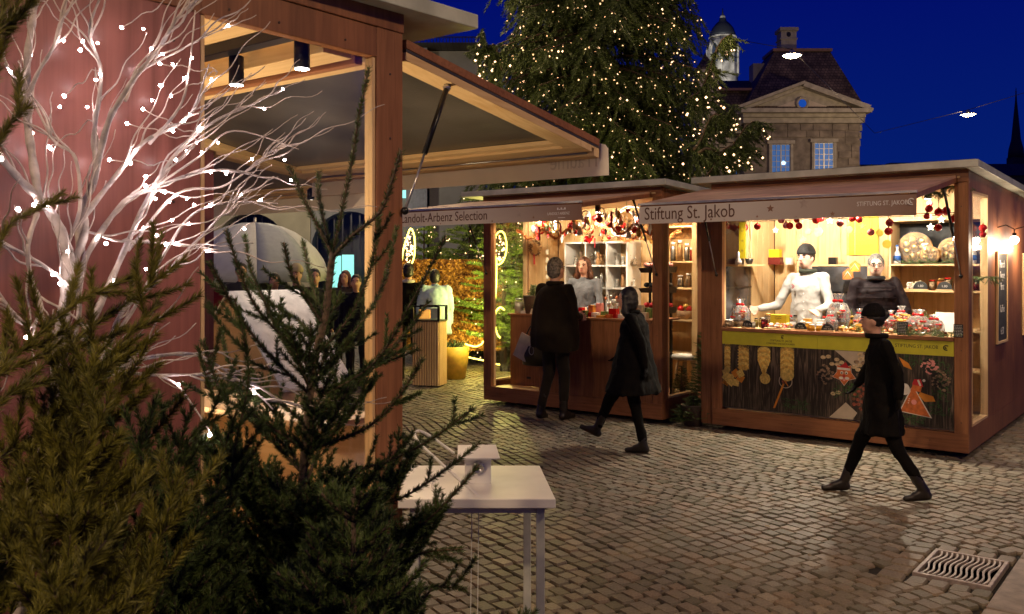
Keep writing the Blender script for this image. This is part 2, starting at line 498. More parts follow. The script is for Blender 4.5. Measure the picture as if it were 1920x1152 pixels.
# ------------------------------------------------------------------ drain grate
gr = T('drain_grate', 'rusty iron drain grate with wavy slots set into the cobblestones', 'drain grate', FG.w(0, 0, .004), AR)
IRON = M_('cast_iron', (.34, .28, .25), .45, .15, .2, 25, .2)
mb = MB().mat(IRON)
mb.box(0, GW, 0, .022, -.03, .004); mb.box(0, GW, GD - .022, GD, -.03, .004)
mb.box(0, .020, .022, GD - .022, -.03, .004); mb.box(GW - .020, GW, .022, GD - .022, -.03, .004)
mb.build('frame', gr, bevel=.003)
nbars = 12
for k in range(nbars):
    xc = .040 + (GW - .080) * k / (nbars - 1)
    N = 14; vs = []
    for j in range(N + 1):
        t = j / N; y = .03 + (GD - .06) * t
        xx = xc + .011 * sin(t * 2 * pi * 1.5)
        vs += [(xx - .0050, y, -.006), (xx + .0050, y, -.006), (xx + .0050, y, .003), (xx - .0050, y, .003)]
    fs = []
    for j in range(N):
        for q in range(4): fs.append((4*j+q, 4*j+(q+1) % 4, 4*j+4+(q+1) % 4, 4*j+4+q))
    MB().mat(IRON).add(vs, fs).build('bar', gr)
B(M_('pit_shade_black', (.001, .001, .001), 1, spec=0), .01, GW - .01, .01, GD - .01, -.0235, -.0212).build('pit_shade_sheet', gr)  # thin black sheet painted in for the unlit depth under the bars

# ------------------------------------------------------------------ street lamps on their wires (the source of the square's light)
LAMPC = (1.0, .68, .38)
LAMPE = emis('street_lamp_glow', (1.0, .80, .42), 9)
def street_lamp(loc, label, power, wire, col=LAMPC, big=1.0):
    t = T('street_lamp', label, 'street lamp', loc, group='street lamps hung on wires above the square')
    MB().mat(GREYM).lathe([(.05, .14), (.07, .12), (.10, .05), (.27 * big, .02), (.29 * big, -.02), (.26 * big, -.025)], 24).build('lamp_shade', t)
    MB().mat(LAMPE).lathe([(.001, -.095), (.16 * big, -.08), (.23 * big, -.03), (.24 * big, -.026)], 24).build('bulb_cover', t)
    MB().mat(BLACKM).tube([Vector(wire[0]) - Vector(loc), Vector((0, 0, .16)), Vector(wire[1]) - Vector(loc)], .012, 5).build('wire', t)
    MB().mat(BLACKM).cyl((0, 0, .12), .02, .06, 8).build('hook', t)
    lamp('POINT', 'lamp_light', (0, 0, -.2), power, col, None, .25).parent = t
    return t
street_lamp(at(1485, 103, 27), 'glowing disc street lamp hanging in front of the steep roof', 1000, (at(1300, 60, 40), at(1640, 250, 43)))
street_lamp(at(1815, 214, 36), 'small glowing street lamp hanging alone in the dark blue sky', 1100, (at(1640, 250, 43), at(2100, 120, 40)))
street_lamp((-5.5, -4.0, 6.5), 'glowing disc street lamp hanging over the square beside the first stall', 1500, ((-14, -6, 8), (5, -4, 8)))
street_lamp((5.5, 0.5, 6.8), 'glowing disc street lamp hanging over the cobblestones before the food stall', 900, ((-3, -2, 8), (14, 3, 8)))
street_lamp((-2.0, 15.0, 6.8), 'glowing disc street lamp hanging between the stalls and the arcade', 420, ((-12, 18, 8), (3, 22, 8)))
# ------------------------------------------------------------------ market stalls
def gradient_print(name, c1, c2, p0, p1):
    m, nt, bs = newmat(name); n, l = nt.nodes, nt.links
    tcn = n.new('ShaderNodeTexCoord'); sp = n.new('ShaderNodeSeparateXYZ'); l.new(tcn.outputs['Object'], sp.inputs[0])
    mr = n.new('ShaderNodeMapRange'); mr.inputs[1].default_value = p0; mr.inputs[2].default_value = p1; l.new(sp.outputs['X'], mr.inputs[0])
    mx = n.new('ShaderNodeMixRGB'); mx.inputs[1].default_value = (*c1, 1); mx.inputs[2].default_value = (*c2, 1)
    l.new(mr.outputs[0], mx.inputs[0]); l.new(mx.outputs[0], bs.inputs['Base Color']); bs.inputs['Roughness'].default_value = .65
    return m
def circ(cx, cz, r, n=20, rz=None): return [(cx + r * cos(-2 * pi * i / n), cz + (rz or r) * sin(-2 * pi * i / n)) for i in range(n)]
PRINT = gradient_print('banner_print', (.62, .57, .50), (.24, .13, .085), .9, 2.3)

def star(mb, c, r, y0, y1, rot=0, n=5, k=.45):
    pts = []
    for i in range(2 * n):
        q = rot + pi / 2 + pi * i / n; rr = r if i % 2 == 0 else r * k
        pts.append((c[0] + rr * cos(q), c[1] + rr * sin(q)))
    pts = pts[::-1]
    return mb.prism(pts, y0, y1)

def hook(mb, x, z, r, y):
    pass

WINF = glassmat('window_film', (1, 1, 1), .25, .08)
def hut(fr, name, label, w, d, back, roofx=(-.15, .10), flapx=(-.06, 2.22), banner_z=(2.12, 1.97), left_in=None, flap_end=-1.30, side_win=(.12, .78)):
    t = T(name, label, 'market stall', fr.w(0, 0), AR, 'wooden market stalls on the cobbled square')
    P = lambda m, nm, *a, **k: B(m, *a).build(nm, t, bevel=k.get('bevel', .003))
    # floor raised on bearers
    P(PINE_Y, 'floor_panel', .06, w - .06, .06, d - .06, .17, .19)
    for y in (.3, d * .5, d - .3): P(BLACK, 'bearer', .1, w - .1, y, y + .08, .0, .05)
    P(BROWN_X, 'base_beam', .0, w, .0, .05, .05, .21)
    P(BROWN_X, 'base_beam', .0, w, d - .05, d, .05, .21)
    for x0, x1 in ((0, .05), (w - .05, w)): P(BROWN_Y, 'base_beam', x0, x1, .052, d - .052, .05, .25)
    # posts
    for x0, x1 in ((0, .11), (w - .11, w)):
        P(BROWN_Z, 'corner_post', x0, x1, -.004, .052, .21, 2.30)
        P(PINE_Z, 'post_lining', x0 + .01, x1 - .01, .054, .105, .21, 2.30)
    P(BROWN_X, 'fascia', -.002, w + .002, -.012, .05, 2.302, 2.41)
    P(PINE_X, 'hinge_rail', .06, w - .06, -.03, -.014, 2.335, 2.352)
    for x in (.45, w - .45): P(STEEL, 'hinge', x, x + .12, -.045, -.0305, 2.33, 2.357)
    # roof, falling gently to the back
    x0, x1 = roofx[0], w + roofx[1]
    zf, zb = 2.43, 2.33
    mb = MB().mat(ROOFM)
    mb.hexa([(x0, -.15, zf - .02), (x1, -.15, zf - .02), (x1, d + .1, zb - .02), (x0, d + .1, zb - .02), (x0, -.15, zf + .04), (x1, -.15, zf + .04), (x1, d + .1, zb + .04), (x0, d + .1, zb + .04)])
    mb.build('roof', t, bevel=.003)
    MB().mat(ROOFTOP).hexa([(x0 + .03, -.12, zf + .0405), (x1 - .03, -.12, zf + .0405), (x1 - .03, d + .07, zb + .0405), (x0 + .03, d + .07, zb + .0405), (x0 + .03, -.12, zf + .046), (x1 - .03, -.12, zf + .046), (x1 - .03, d + .07, zb + .046), (x0 + .03, d + .07, zb + .046)]).build('roof_felt', t)
    # side walls with a tall narrow window towards the front
    s0, s1 = side_win
    def ztop(y): return 2.405 - .10 * (y + .15) / (d + .25) - .002
    for side in (0, 1):
        X0, X1 = (0, .05) if side == 0 else (w - .05, w)
        def slab(nm, m, y0, y1, z0, z1a=None, z1b=None, xx=(X0, X1)):
            za = ztop(y0) if z1a is None else z1a; zb_ = ztop(y1) if z1b is None else z1b
            return MB().mat(m).hexa([(xx[0], y0, z0), (xx[1], y0, z0), (xx[1], y1, z0), (xx[0], y1, z0), (xx[0], y0, za), (xx[1], y0, za), (xx[1], y1, zb_), (xx[0], y1, zb_)]).build(nm, t, bevel=.002)
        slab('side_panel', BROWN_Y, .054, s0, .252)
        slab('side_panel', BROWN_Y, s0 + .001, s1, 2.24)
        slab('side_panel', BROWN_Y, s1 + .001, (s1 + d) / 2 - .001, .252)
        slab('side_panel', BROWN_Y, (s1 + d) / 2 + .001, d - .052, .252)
        xi = (X1 + .001, X1 + .016) if side == 0 else (X0 - .016, X0 - .001)
        n = 4
        for k in range(n):
            ya = s1 + .02 + (back - s1 - .03) * k / n; yb = s1 + .02 + (back - s1 - .03) * (k + 1) / n - .003
            if yb - ya > .05: slab('lining_panel', PINE_Z, ya, yb, .2, xx=xi)
        f = MB().mat(PINE_Z)
        xf = (X0 - .002, X1 + .002)
        for (a, b, c_, e_) in ((s0, s0 + .022, .254, 2.238), (s1 - .022, s1, .254, 2.238)): f.box(xf[0], xf[1], a, b, c_, e_)
        for (c_, e_) in ((.254, .276), (2.216, 2.238)): f.box(xf[0], xf[1], s0 + .023, s1 - .023, c_, e_)
        fo = f.build('side_window', t)
        B(WINF, (X0 + X1) / 2 - .002, (X0 + X1) / 2 + .002, s0 + .024, s1 - .024, .278, 2.214).build('pane', fo)
    P(BROWN_X, 'rear_panel', 0, w, d - .048, d - .001, .215, ztop(d) - .004)
    # lined inner back wall of upright pine boards
    n = 9
    for k in range(n):
        xa = .07 + (w - .14) * k / n; xb = .07 + (w - .14) * (k + 1) / n - .003
        P(PINE_Z, 'back_board', xa, xb, back, back + .02, .2, ztop(back) - .006, bevel=.0015)
    n = 5
    for k in range(n):
        ya = .06 + (back - .07) * k / n; yb = .06 + (back - .07) * (k + 1) / n - .002
        P(PINE_X, 'ceiling_board', .07, w - .07, ya, yb, ztop(back) - .03, ztop(back) - .012, bevel=.0015)
    # swung-up front flap with its banner
    fx0, fx1 = flapx
    ye, zh, ze = flap_end, 2.345, banner_z[0] + .012
    def zf_(y): return zh + (ze - zh) * (y / ye)
    fl = MB().mat(FLAPL).hexa([(fx0, ye, ze), (fx1, ye, ze), (fx1, -.05, zf_(-.05)), (fx0, -.05, zf_(-.05)), (fx0, ye, ze + .018), (fx1, ye, ze + .018), (fx1, -.05, zf_(-.05) + .018), (fx0, -.05, zf_(-.05) + .018)]).build('flap', t)
    for xa, xb in ((fx0, fx0 + .05), (fx1 - .05, fx1)):
        MB().mat(BROWN_Y).hexa([(xa, ye, ze - .042), (xb, ye, ze - .042), (xb, -.055, zf_(-.05) - .042), (xa, -.055, zf_(-.05) - .042), (xa, ye, ze - .001), (xb, ye, ze - .001), (xb, -.055, zf_(-.05) - .001), (xa, -.055, zf_(-.05) - .001)]).build('flap_rail', fl, bevel=.002)
    B(BROWN_X, fx0 + .052, fx1 - .052, ye, ye + .05, ze - .035, ze - .001).build('flap_rail', fl)
    B(STEEL, fx0 - .01, fx1 + .005, ye - .018, ye - .002, ze + .0, ze + .018).build('banner_rod', fl)
    ban = B(PRINT, fx0, fx1, ye - .012, ye - .006, banner_z[1], banner_z[0]).build('banner', t)
    for k in range(4): MB().mat(BROWNTXT).cyl((fx0 + .2 + k * .6, ye - .014, banner_z[1] + .016), .006, .0015, 8).build('eyelet', ban)
    # gas struts
    for x, xl in ((fx0 + .10, .055), (fx1 - .04, w - .055)):
        a = Vector((x, -.33, zf_(-.33) - .045)); b = Vector((xl, -.022, 1.52))
        m_ = a.lerp(b, .55)
        s_ = MB().mat(BLACK).tube([a, m_], .011, 8).mat(STEEL).tube([m_, b], .0055, 8).mat(BLACK).ell(a, .016, 8, 6).ell(b, .016, 8, 6).build('gas_strut', t)
    return t, ban

W_ = 2.30
BK = 1.42
stallR, banR = hut(FR_, 'market_stall', 'reddish wooden stall with a yellow-topped biscuit poster below its counter', 2.30, 3.3, BK)
stallM, banM = hut(FM, 'market_stall', 'reddish wooden stall of tinsel and ornaments with a plain brown counter', 2.34, 2.6, BK, roofx=(-.22, .12), flapx=(-.12, 2.24), banner_z=(2.165, 2.02))
RX = (pi / 2, 0, 0)
text('lettering', 'Stiftung St. Jakob', .155, BROWNTXT, banR, (-.01, -1.3125, 2.005), RX, sx=.80)
text('lettering', 'STIFTUNG ST. JAKOB', .048, WHITE, banR, (1.80, -1.3125, 2.05), RX, sx=.80)
text('lettering', 'Landolt-Arbenz Selection', .135, BROWNTXT, banM, (-.05, -1.3125, 2.058), RX, sx=.86)
text('lettering', 'LANDOLT-ARBENZ', .036, WHITE, banM, (1.86, -1.3125, 2.075), RX, sx=.8)
mb = MB().mat(WHITE)
for k in range(5):
    mb.box(1.97 + k * .02, 1.985 + k * .02, -1.3135, -1.3125, 2.12, 2.128 + (.012 if k % 2 == 0 else 0))
mb.box(1.98, 2.06, -1.3135, -1.3125, 2.045, 2.05); mb.build('crown_mark', banM)
def swirl(parent, x, z, r, y, m):
    a = MB().mat(m)
    a.tube([(x + r * cos(q), y, z + r * sin(q)) for q in [i * .35 for i in range(2, 16)]], r * .22, 5)
    a.tube([(x + r * .35 * cos(q + 2), y, z + r * .35 * sin(q + 2)) for q in [i * .5 for i in range(0, 8)]], r * .2, 5)
    return a.build('swirl_mark', parent)
swirl(banR, 2.185, 2.068, .022, -1.314, WHITE)
sm = M_('banner_star', (.30, .16, .10), .7); sm2 = M_('banner_star_pale', (.44, .36, .31), .7)
for (x, z, r, m) in ((1.13, 2.06, .032, sm), (1.40, 2.09, .045, sm2), (1.62, 2.0, .02, sm), (.62, 1.99, .012, sm), (1.02, 2.0, .012, sm), (1.78, 1.99, .012, sm2)):
    star(MB().mat(m), (x, z), r, -1.3135, -1.3122).build('star_print', banR)
for (x, z, r, m) in ((1.53, 2.10, .036, sm2), (1.70, 2.06, .014, sm), (1.2, 2.04, .012, sm), (.52, 2.035, .01, sm)):
    star(MB().mat(m), (x, z), r, -1.3135, -1.3122).build('star_print', banM)

SCR = M_('screw_head', (.08, .05, .04), .4, .6)
def screws(par, pts):
    for x, y, z in pts: MB().mat(SCR).prism(circ(x, z, .0045, 8), y - .0012, y + .002).build('screw', par)
for st_k, w_k in ((stallR, 2.30), (stallM, 2.34)):
    screws(st_k, [(w_k - .055, -.006, z) for z in (.3, .9, 1.5, 2.1)] + [(.055, -.006, z) for z in (.3, .9, 1.5, 2.1)] + [(x, -.014, 2.325) for x in (.3, .8, 1.3, 1.8)] + [(x, -.002, .13) for x in (.2, .8, 1.4, 2.0)])
# --- right stall: dark slim brown panel standing on its left, counter, poster
B(BROWN_Z, -.125, -.012, .02, .06, .05, 2.28).build('shutter_panel', stallR, bevel=.003)
B(PINE_X, .112, 1.06, .06, .55, .985, 1.005).build('counter_top', stallR, bevel=.002)
B(PINE_X, 1.064, 2.188, .06, .55, .985, 1.005).build('counter_top', stallR, bevel=.002)
B(BROWN_X, .112, 2.188, -.03, .058, .975, 1.008).build('counter_edge', stallR, bevel=.003)
B(CREAM, .112, 2.188, .052, .06, .215, .973).build('counter_panel', stallR)
# poster: three printed boards; everything on them is flat print a hair proud of the board
def dark_wood_print():
    m, nt, bs = newmat('photo_of_dark_boards'); n, l = nt.nodes, nt.links
    tcn = n.new('ShaderNodeTexCoord'); mp = n.new('ShaderNodeMapping'); mp.inputs['Scale'].default_value = (26, 1, 2.2)
    l.new(tcn.outputs['Object'], mp.inputs[0])
    nz = n.new('ShaderNodeTexNoise'); nz.inputs['Scale'].default_value = 1.6; nz.inputs['Detail'].default_value = 7; nz.inputs['Distortion'].default_value = 1.6
    l.new(mp.outputs[0], nz.inputs['Vector'])
    cr = n.new('ShaderNodeValToRGB'); els = cr.color_ramp.elements
    els[0].position = .38; els[0].color = (.007, .005, .004, 1); els[1].position = .78; els[1].color = (.20, .145, .11, 1)
    e_ = els.new(.5); e_.color = (.028, .017, .012, 1)
    l.new(nz.outputs['Fac'], cr.inputs[0]); l.new(cr.outputs[0], bs.inputs['Base Color']); bs.inputs['Roughness'].default_value = .45
    return m
DW = dark_wood_print()
PZ0, PZ1 = .235, .845
C_COOK = M_('printed_biscuit', (.62, .38, .08), .5, 0, .25, 40)
C_COOK2 = M_('printed_cracker', (.72, .52, .14), .5, 0, .2, 60)
C_BR = M_('printed_gingerbread', (.60, .15, .03), .5, 0, .2, 30)
C_NUT = M_('printed_nut', (.62, .48, .28), .5, 0, .25, 40)
C_NUTR = M_('printed_red_nut', (.28, .07, .04), .5, 0, .4, 40)
C_GR = M_('printed_fir', (.04, .12, .03), .5, 0, .4, 40)
C_ICE = M_('printed_icing', (.72, .68, .62), .5)
C_BEIGE = M_('printed_beige', (.50, .42, .32), .5, 0, .06)
C_CONE = M_('printed_cone', (.30, .20, .13), .5, 0, .4, 60)
C_BLK = M_('printed_black', (.01, .01, .01), .5)
C_ORNG = M_('printed_orange', (.65, .24, .02), .5)
def circ_(cx, cz, r, n=20, rz=None): return [(cx + r * cos(-2 * pi * i / n), cz + (rz or r) * sin(-2 * pi * i / n)) for i in range(n)]
def flat(mb, m, pts, lay):   # one printed shape, lay = how many tenths of a millimetre proud
    mb.mat(m); y = -.004 - lay * .0004
    a = sum(pts[i][0] * pts[(i+1) % len(pts)][1] - pts[(i+1) % len(pts)][0] * pts[i][1] for i in range(len(pts)))
    if a < 0: pts = pts[::-1]
    mb.add([(p[0], y, p[1]) for p in pts], [tuple(range(len(pts)))])
xs = (.112, 1.045, 2.188)
for i in range(2):
    a, b = xs[i], xs[i + 1]
    pan = B(DW, a + .001, b - .001, -.004, .05, PZ0, PZ1 + .001).build('poster_board', stallR)
    yb = B(YELG, a + .001, b - .001, -.008, .05, PZ1 + .003, .972).build('yellow_band', stallR)
    mb = MB(); rp_ = random.Random(i + 4)
    if i == 0:
        for k in range(9):   # rows of overlapping round and pointed biscuits
            z = PZ1 - .02 - k * .028
            flat(mb, C_COOK if k % 2 else C_COOK2, circ(.165, z, .032), k)
            if k < 8:
                flat(mb, C_COOK if k % 2 else C_COOK2, [(.33 + (.062 if j % 2 else .052) * cos(-2*pi*j/18), z + (.03 if j % 2 else .024) * sin(-2*pi*j/18)) for j in range(18)], k)
            flat(mb, C_COOK2 if k % 2 else C_COOK, circ(.535, z, .064 - max(0, k - 4) * .012, 20, .045), k)
            flat(mb, C_COOK if k % 2 else C_COOK2, circ(.76, z - .01, .066, 22, .06), k)
        for k in range(9):
            q = rp_.uniform(0, 1.6); cx = .12 + .05 * (k % 4) + .03; cz = .50 + .045 * (k // 3) - .02
            s_ = .036; flat(mb, C_COOK2 if k % 3 else C_ORNG, [(cx + s_ * 1.3 * cos(q + j * pi/2), cz + s_ * 1.3 * sin(q + j * pi/2)) for j in range(4)], k)
        flat(mb, C_COOK2, circ(.545, .54, .052), 1); 
        for q in range(8): flat(mb, C_COOK, circ(.545 + .03 * cos(q * .785), .54 + .03 * sin(q * .785), .006, 8), 2)
        flat(mb, C_BEIGE, circ(.745, .53, .066), 2); flat(mb, C_BLK, circ(.745, .53, .058), 3); flat(mb, C_BLK, circ(.745, .53, .044), 4)
        flat(mb, C_NUTR, circ(.735, .53, .026), 5); flat(mb, C_ORNG, [(.72, .51), (.735, .50), (.645, .27), (.625, .27)], 6)
        for k in range(4): flat(mb, C_ORNG, [(.715 + k*.011, .55 - k*.012), (.722 + k*.011, .556 - k*.012), (.75 + k*.008, .53 - k*.014), (.742 + k*.008, .524 - k*.014)], 7)
        for k in range(60):
            q = rp_.uniform(0, 2 * pi); cx = .83 + rp_.uniform(-.11, .12); cz = .31 + rp_.uniform(-.03, .06); L = .045
            flat(mb, C_GR, [(cx, cz), (cx + L * cos(q), cz + L * sin(q)), (cx + .006 * cos(q + 1.5), cz + .006 * sin(q + 1.5))], 8)
        mb.build('biscuit_print', pan)
        text('band_lettering', 'STIFTUNG ST. JAKOB', .026, C_BLK, yb, (.60, -.0085, .895), RX, ext=.0004, align='LEFT', sx=.85)
        text('band_lettering', 'CONFISERIE UND BACKWAREN', .024, C_BLK, yb, (.56, -.0085, .868), RX, ext=.0004, sx=.8)
        swirl(yb, .72, .94, .014, -.0105, C_BLK)
    else:
        flat(mb, C_BEIGE, [(1.20, PZ1), (1.54, PZ1), (1.50, .80), (1.42, .71), (1.38, .70)], 1)
        for (cx, cz, q) in ((1.12, .78, .2), (1.24, .75, -.5), (1.20, .72, .0), (1.21, .46, .3)):
            for s_ in (-1, 1): flat(mb, C_NUT, circ(cx + s_ * .024 * cos(q), cz + s_ * .024 * sin(q), .024, 14, .017), 2)
        def cone(cx, cz, R_, n, c1=C_CONE, sy=1.25):
            for k in range(n):
                q = k * 2.4; r_ = R_ * sqrt(k / n); flat(mb, C_BLK if k % 2 else c1, circ(cx + r_ * cos(q), cz + r_ * sy * sin(q), .017, 8, .012), 2 + (k % 9))
        cone(1.115, .62, .070, 44)
        # five pointed gingerbread with a red and white cap and a face
        c_ = (1.285, .635); pts = []
        for j in range(10):
            q = -pi / 2 + pi * j / 5; r_ = .10 if j % 2 == 0 else .062
            pts.append((c_[0] + r_ * cos(q) * 1.05, c_[1] + r_ * sin(q)))
        flat(mb, C_ICE, [(c_[0] + (p[0]-c_[0]) * 1.04, c_[1] + (p[1]-c_[1]) * 1.04) for p in pts], 11); flat(mb, C_BR, pts, 12)
        flat(mb, REDM, [(1.235, .69), (1.335, .685), (1.30, .745)], 13); flat(mb, C_ICE, [(1.225, .675), (1.34, .67), (1.34, .69), (1.225, .695)], 14)
        for s_ in (-1, 1):
            flat(mb, C_ICE, circ(1.285 + s_ * .020, .648, .014), 14); flat(mb, C_BLK, circ(1.285 + s_ * .020, .645, .007), 15)
            flat(mb, C_ICE, circ(1.285 + s_ * .026, .600, .02, 14, .013), 14)
        flat(mb, REDM, circ(1.285, .62, .011), 15); flat(mb, PINK, circ(1.285, .585, .012), 15)
        for k in range(42):   # bowl of nuts
            q = k * 2.4; r_ = .014 * sqrt(k) * 1.5
            flat(mb, C_NUT if k % 3 else C_CONE, circ(1.52 + 1.15 * r_ * cos(q), .72 + 1.1 * r_ * sin(q), .024, 9, .018), 3 + k % 5)
        flat(mb, C_CONE, circ(1.47, .63, .062), 9); flat(mb, C_COOK, circ(1.475, .655, .055, 18, .035), 10)
        for k in range(34):
            q = k * 2.4; r_ = .012 * sqrt(k) * 1.5
            flat(mb, C_NUTR, circ(1.47 + 1.2 * r_ * cos(q), .46 + r_ * 1.35 * sin(q), .019, 8, .016), 3 + k % 6)
        flat(mb, C_BEIGE, [(1.15, PZ0), (1.30, .385), (1.40, .30), (1.36, PZ0)], 11)
        for (gx, gz, n_, sx_, sz_) in ((1.30, .50, 70, .10, .06), (1.85, .31, 70, .12, .05), (1.95, .80, 60, .16, .04), (2.1, .68, 50, .06, .12), (1.75, .53, 40, .06, .06), (2.08, .45, 60, .08, .10)):
            for k in range(n_):
                q = rp_.uniform(0, 2 * pi); cx = gx + rp_.uniform(-sx_, sx_); cz = gz + rp_.uniform(-sz_, sz_); L = .05
                z2 = min(PZ1 - .002, max(PZ0 + .002, cz + L * sin(q))); x2 = min(2.18, cx + L * cos(q))
                flat(mb, C_GR, [(cx, cz), (x2, z2), (cx + .006 * cos(q + 1.5), cz + .006 * sin(q + 1.5))], 8)
        cone(2.00, .755, .062, 40, PINK, 1.0)
        cone(2.09, .64, .072, 50)
        cone(1.62, .78, .05, 22, C_NUT)
        flat(mb, C_ORNG, [(1.75, .82), (1.79, .74), (1.86, .715), (1.83, .77)], 9)
        flat(mb, C_ICE, [(1.755, .35), (2.02, .315), (1.885, .555), (1.85, .56)], 11)
        flat(mb, C_BR, [(1.765, .355), (2.005, .322), (1.885, .54), (1.855, .545)], 12)
        flat(mb, C_BR, [(1.845, .535), (1.93, .53), (1.94, .585), (1.87, .60)], 12); flat(mb, REDM, [(1.86, .59), (1.95, .575), (1.93, .64), (1.875, .635)], 13)
        flat(mb, C_ICE, [(1.90, .63), (1.915, .635), (1.935, .585), (1.92, .58)], 14); flat(mb, C_ICE, circ(1.955, .63, .012), 14)
        flat(mb, C_ORNG, [(1.925, .53), (2.03, .50), (2.045, .46), (1.96, .45), (1.91, .50)], 14)
        flat(mb, C_ICE, circ(1.80, .545, .042, 16, .05), 13)
        flat(mb, PINK, circ(1.875, .44, .022), 14)
        for k in range(3): flat(mb, C_ICE, circ(1.83 + .004*k, .43 + k * .018, .005, 8), 14)
        flat(mb, C_BEIGE, [(1.60, .49), (1.68, .47), (1.665, .40), (1.585, .42)], 9); flat(mb, C_NUT, [(1.57, PZ0+.03), (1.62, PZ0+.01), (1.6, .30), (1.56, .32)], 9)
        flat(mb, C_COOK, [(1.68, .57), (1.73, .50), (1.70, .44), (1.64, .48)], 9)
        for (cx, cz, q) in ((1.68, .33, -.9), (1.72, .27, -.9)):
            for s_ in (-1, 1): flat(mb, C_NUT, circ(cx + s_ * .02 * cos(q), cz + s_ * .03 * sin(q), .022, 12, .026), 9)
        mb.build('gingerbread_print', pan)
        text('band_lettering', 'STIFTUNG ST. JAKOB', .042, C_BLK, yb, (1.72, -.0085, .905), RX, ext=.0004, sx=.88)
        swirl(yb, 2.13, .918, .02, -.0115, C_BLK)

# shelf unit in the right stall
def shelf(parent, x0, x1, y0, y1, zs, name='shelf', m=PINE_X, th=.018):
    for z in zs: B(m, x0, x1, y0, y1, z - th, z).build(name, parent, bevel=.0015)
shu = T('shelf_unit', 'pine shelf unit holding wrapped gingerbread and price signs behind the counter', 'shelf', FR_.w(0, 0), AR)
for x in (1.36, 2.225): B(PINE_Z, x, x + .02, 1.10, BK - .002, .2, 2.06).build('side_board', shu, bevel=.0015)
shelf(shu, 1.381, 2.224, 1.10, BK - .002, (.62, 1.0, 1.37, 1.625, 2.06))
B(CHALK, 1.385, 2.22, BK - .014, BK - .004, 1.63, 2.03).build('blackboard', shu)
shl = T('wall_shelf', 'pine shelf with yellow box above the dark cupboard doors', 'shelf', FR_.w(0, 0), AR)
shelf(shl, .45, 1.15, BK - .30, BK - .002, (1.62,)); B(PINE_Z, 1.151, 1.172, BK - .3, BK - .002, .2, 1.66).build('side_board', shl); B(PINE_Z, .43, .449, BK - .3, BK - .002, .2, 1.66).build('side_board', shl)
DKG = M_('dark_door_glass', (.09, .09, .10), .12, 0, .5, 3, spec=.8)
for k in range(3): 
    dr = B(DKG, .452 + k * .233, .452 + k * .233 + .229, BK - .29, BK - .27, .95, 1.598).build('cupboard_door', shl)
    B(BLACKM, .47 + k * .233, .452 + k * .233 + .21, BK - .302, BK - .291, 1.33, 1.345).build('door_handle', dr)
shw = T('side_shelf', 'short pine shelf across the left side window of the food stall', 'shelf', FR_.w(0, 0), AR)
shelf(shw, .052, .22, .12, .80, (1.62,)); B(DKG, .054, .07, .14, .77, .95, 1.6).build('dark_view_pane', shw)  # opaque dark pane stands in for the darkness beyond the window
B(BLACKM, .072, .08, .14, .77, 1.38, 1.395).build('glazing_bar', shw)

# --- middle stall counter: recessed piece to the left, flush front to the right
B(BROWN_Z, .20, .80, .25, .28, .212, 1.03).build('counter_panel', stallM, bevel=.002)
B(BLACK, .44, .50, .247, .2495, .30, .325).build('grip_slot', stallM)
for k in range(2): B(BROWN_Z, .80 + k * .715, .80 + (k + 1) * .715 - .003, -.006, .02, .212, 1.03).build('counter_panel', stallM, bevel=.002)
B(BROWN_Z, .80, .82, .022, .25, .212, 1.03).build('counter_panel', stallM)
B(BROWN_X, .18, .80, .22, .60, 1.032, 1.052).build('counter_top', stallM, bevel=.002)
B(BROWN_X, .803, 2.23, -.03, .60, 1.032, 1.052).build('counter_top', stallM, bevel=.002)
B(PINE_X, .112, .80, .054, .248, .192, .206).build('threshold', stallM)
wsh = T('shelf_unit', 'white cube shelf full of glassware behind the saleswoman', 'shelf', FM.w(0, 0), AR)
x0, x1 = .38, 1.28
for z in (.62, .99, 1.35, 1.62, 1.90): B(WHITE, x0, x1, 1.10, BK - .002, z - .022, z).build('shelf', wsh, bevel=.0015)
for x in (x0, .68, .98, x1 - .02): B(WHITE, x, x + .02, 1.102, BK - .003, .2, 1.877).build('upright', wsh, bevel=.0015)
psh = T('shelf_unit', 'pale shelf unit with jars and a red bauble basket by the side window', 'shelf', FM.w(0, 0), AR)
for z in (.62, 1.0, 1.36, 1.66, 2.06): B(PINE_X, 1.62, 2.24, 1.10, BK - .002, z - .018, z).build('shelf', psh, bevel=.0015)
for x in (1.60, 2.245): B(PINE_Z, x, x + .018, 1.10, BK - .003, .2, 2.08).build('side_board', psh, bevel=.0015)

# --- the stall beside the camera
L = T('market_stall', 'large reddish stall wall with an open side window and spotlights', 'market stall', FL.w(0, 0), AR, 'wooden market stalls on the cobbled square')
PL = lambda m, nm, *a, **k: B(m, *a).build(nm, L, bevel=k.get('bevel', .003))
SM = wood('plum_plywood', (.33, .125, .098), (.16, .058, .045), 'z', .34, scale=.55, bump=.1)
PL(SM, 'side_panel', -.03, 0, -2.6, -.905, .05, 2.405)
PL(SM, 'side_panel', -.032, -.002, -.903, -.142, .05, .26)
PL(BROWN_Y, 'top_beam', -.045, .0, -.903, -.14, 2.405, 2.52)
PL(BROWN_Z, 'corner_post', -.05, .0, -.14, .0, .05, 2.56)
PL(PINE_Z, 'post_lining', -.05, -.006, -.158, -.142, .262, 2.403)
PL(PINE_Z, 'post_lining', -.05, -.006, -.900, -.885, .262, 2.403)
PL(BROWN_Y, 'top_beam', -.040, .004, -2.6, -.905, 2.407, 2.52)
PL(BROWN_Y, 'roof_beam', -.035, .006, -2.6, .002, 2.522, 2.60)
B(glassmat('window_film', (1, 1, 1), .22, .08), -.026, -.022, -.884, -.159, .262, 2.403).build('pane', L)
PL(SM, 'rear_panel', -2.3, -.05, -2.6, -2.57, .05, 2.3)
PL(SM, 'side_panel', -2.3, -2.27, -2.57, 0, .05, 2.4)
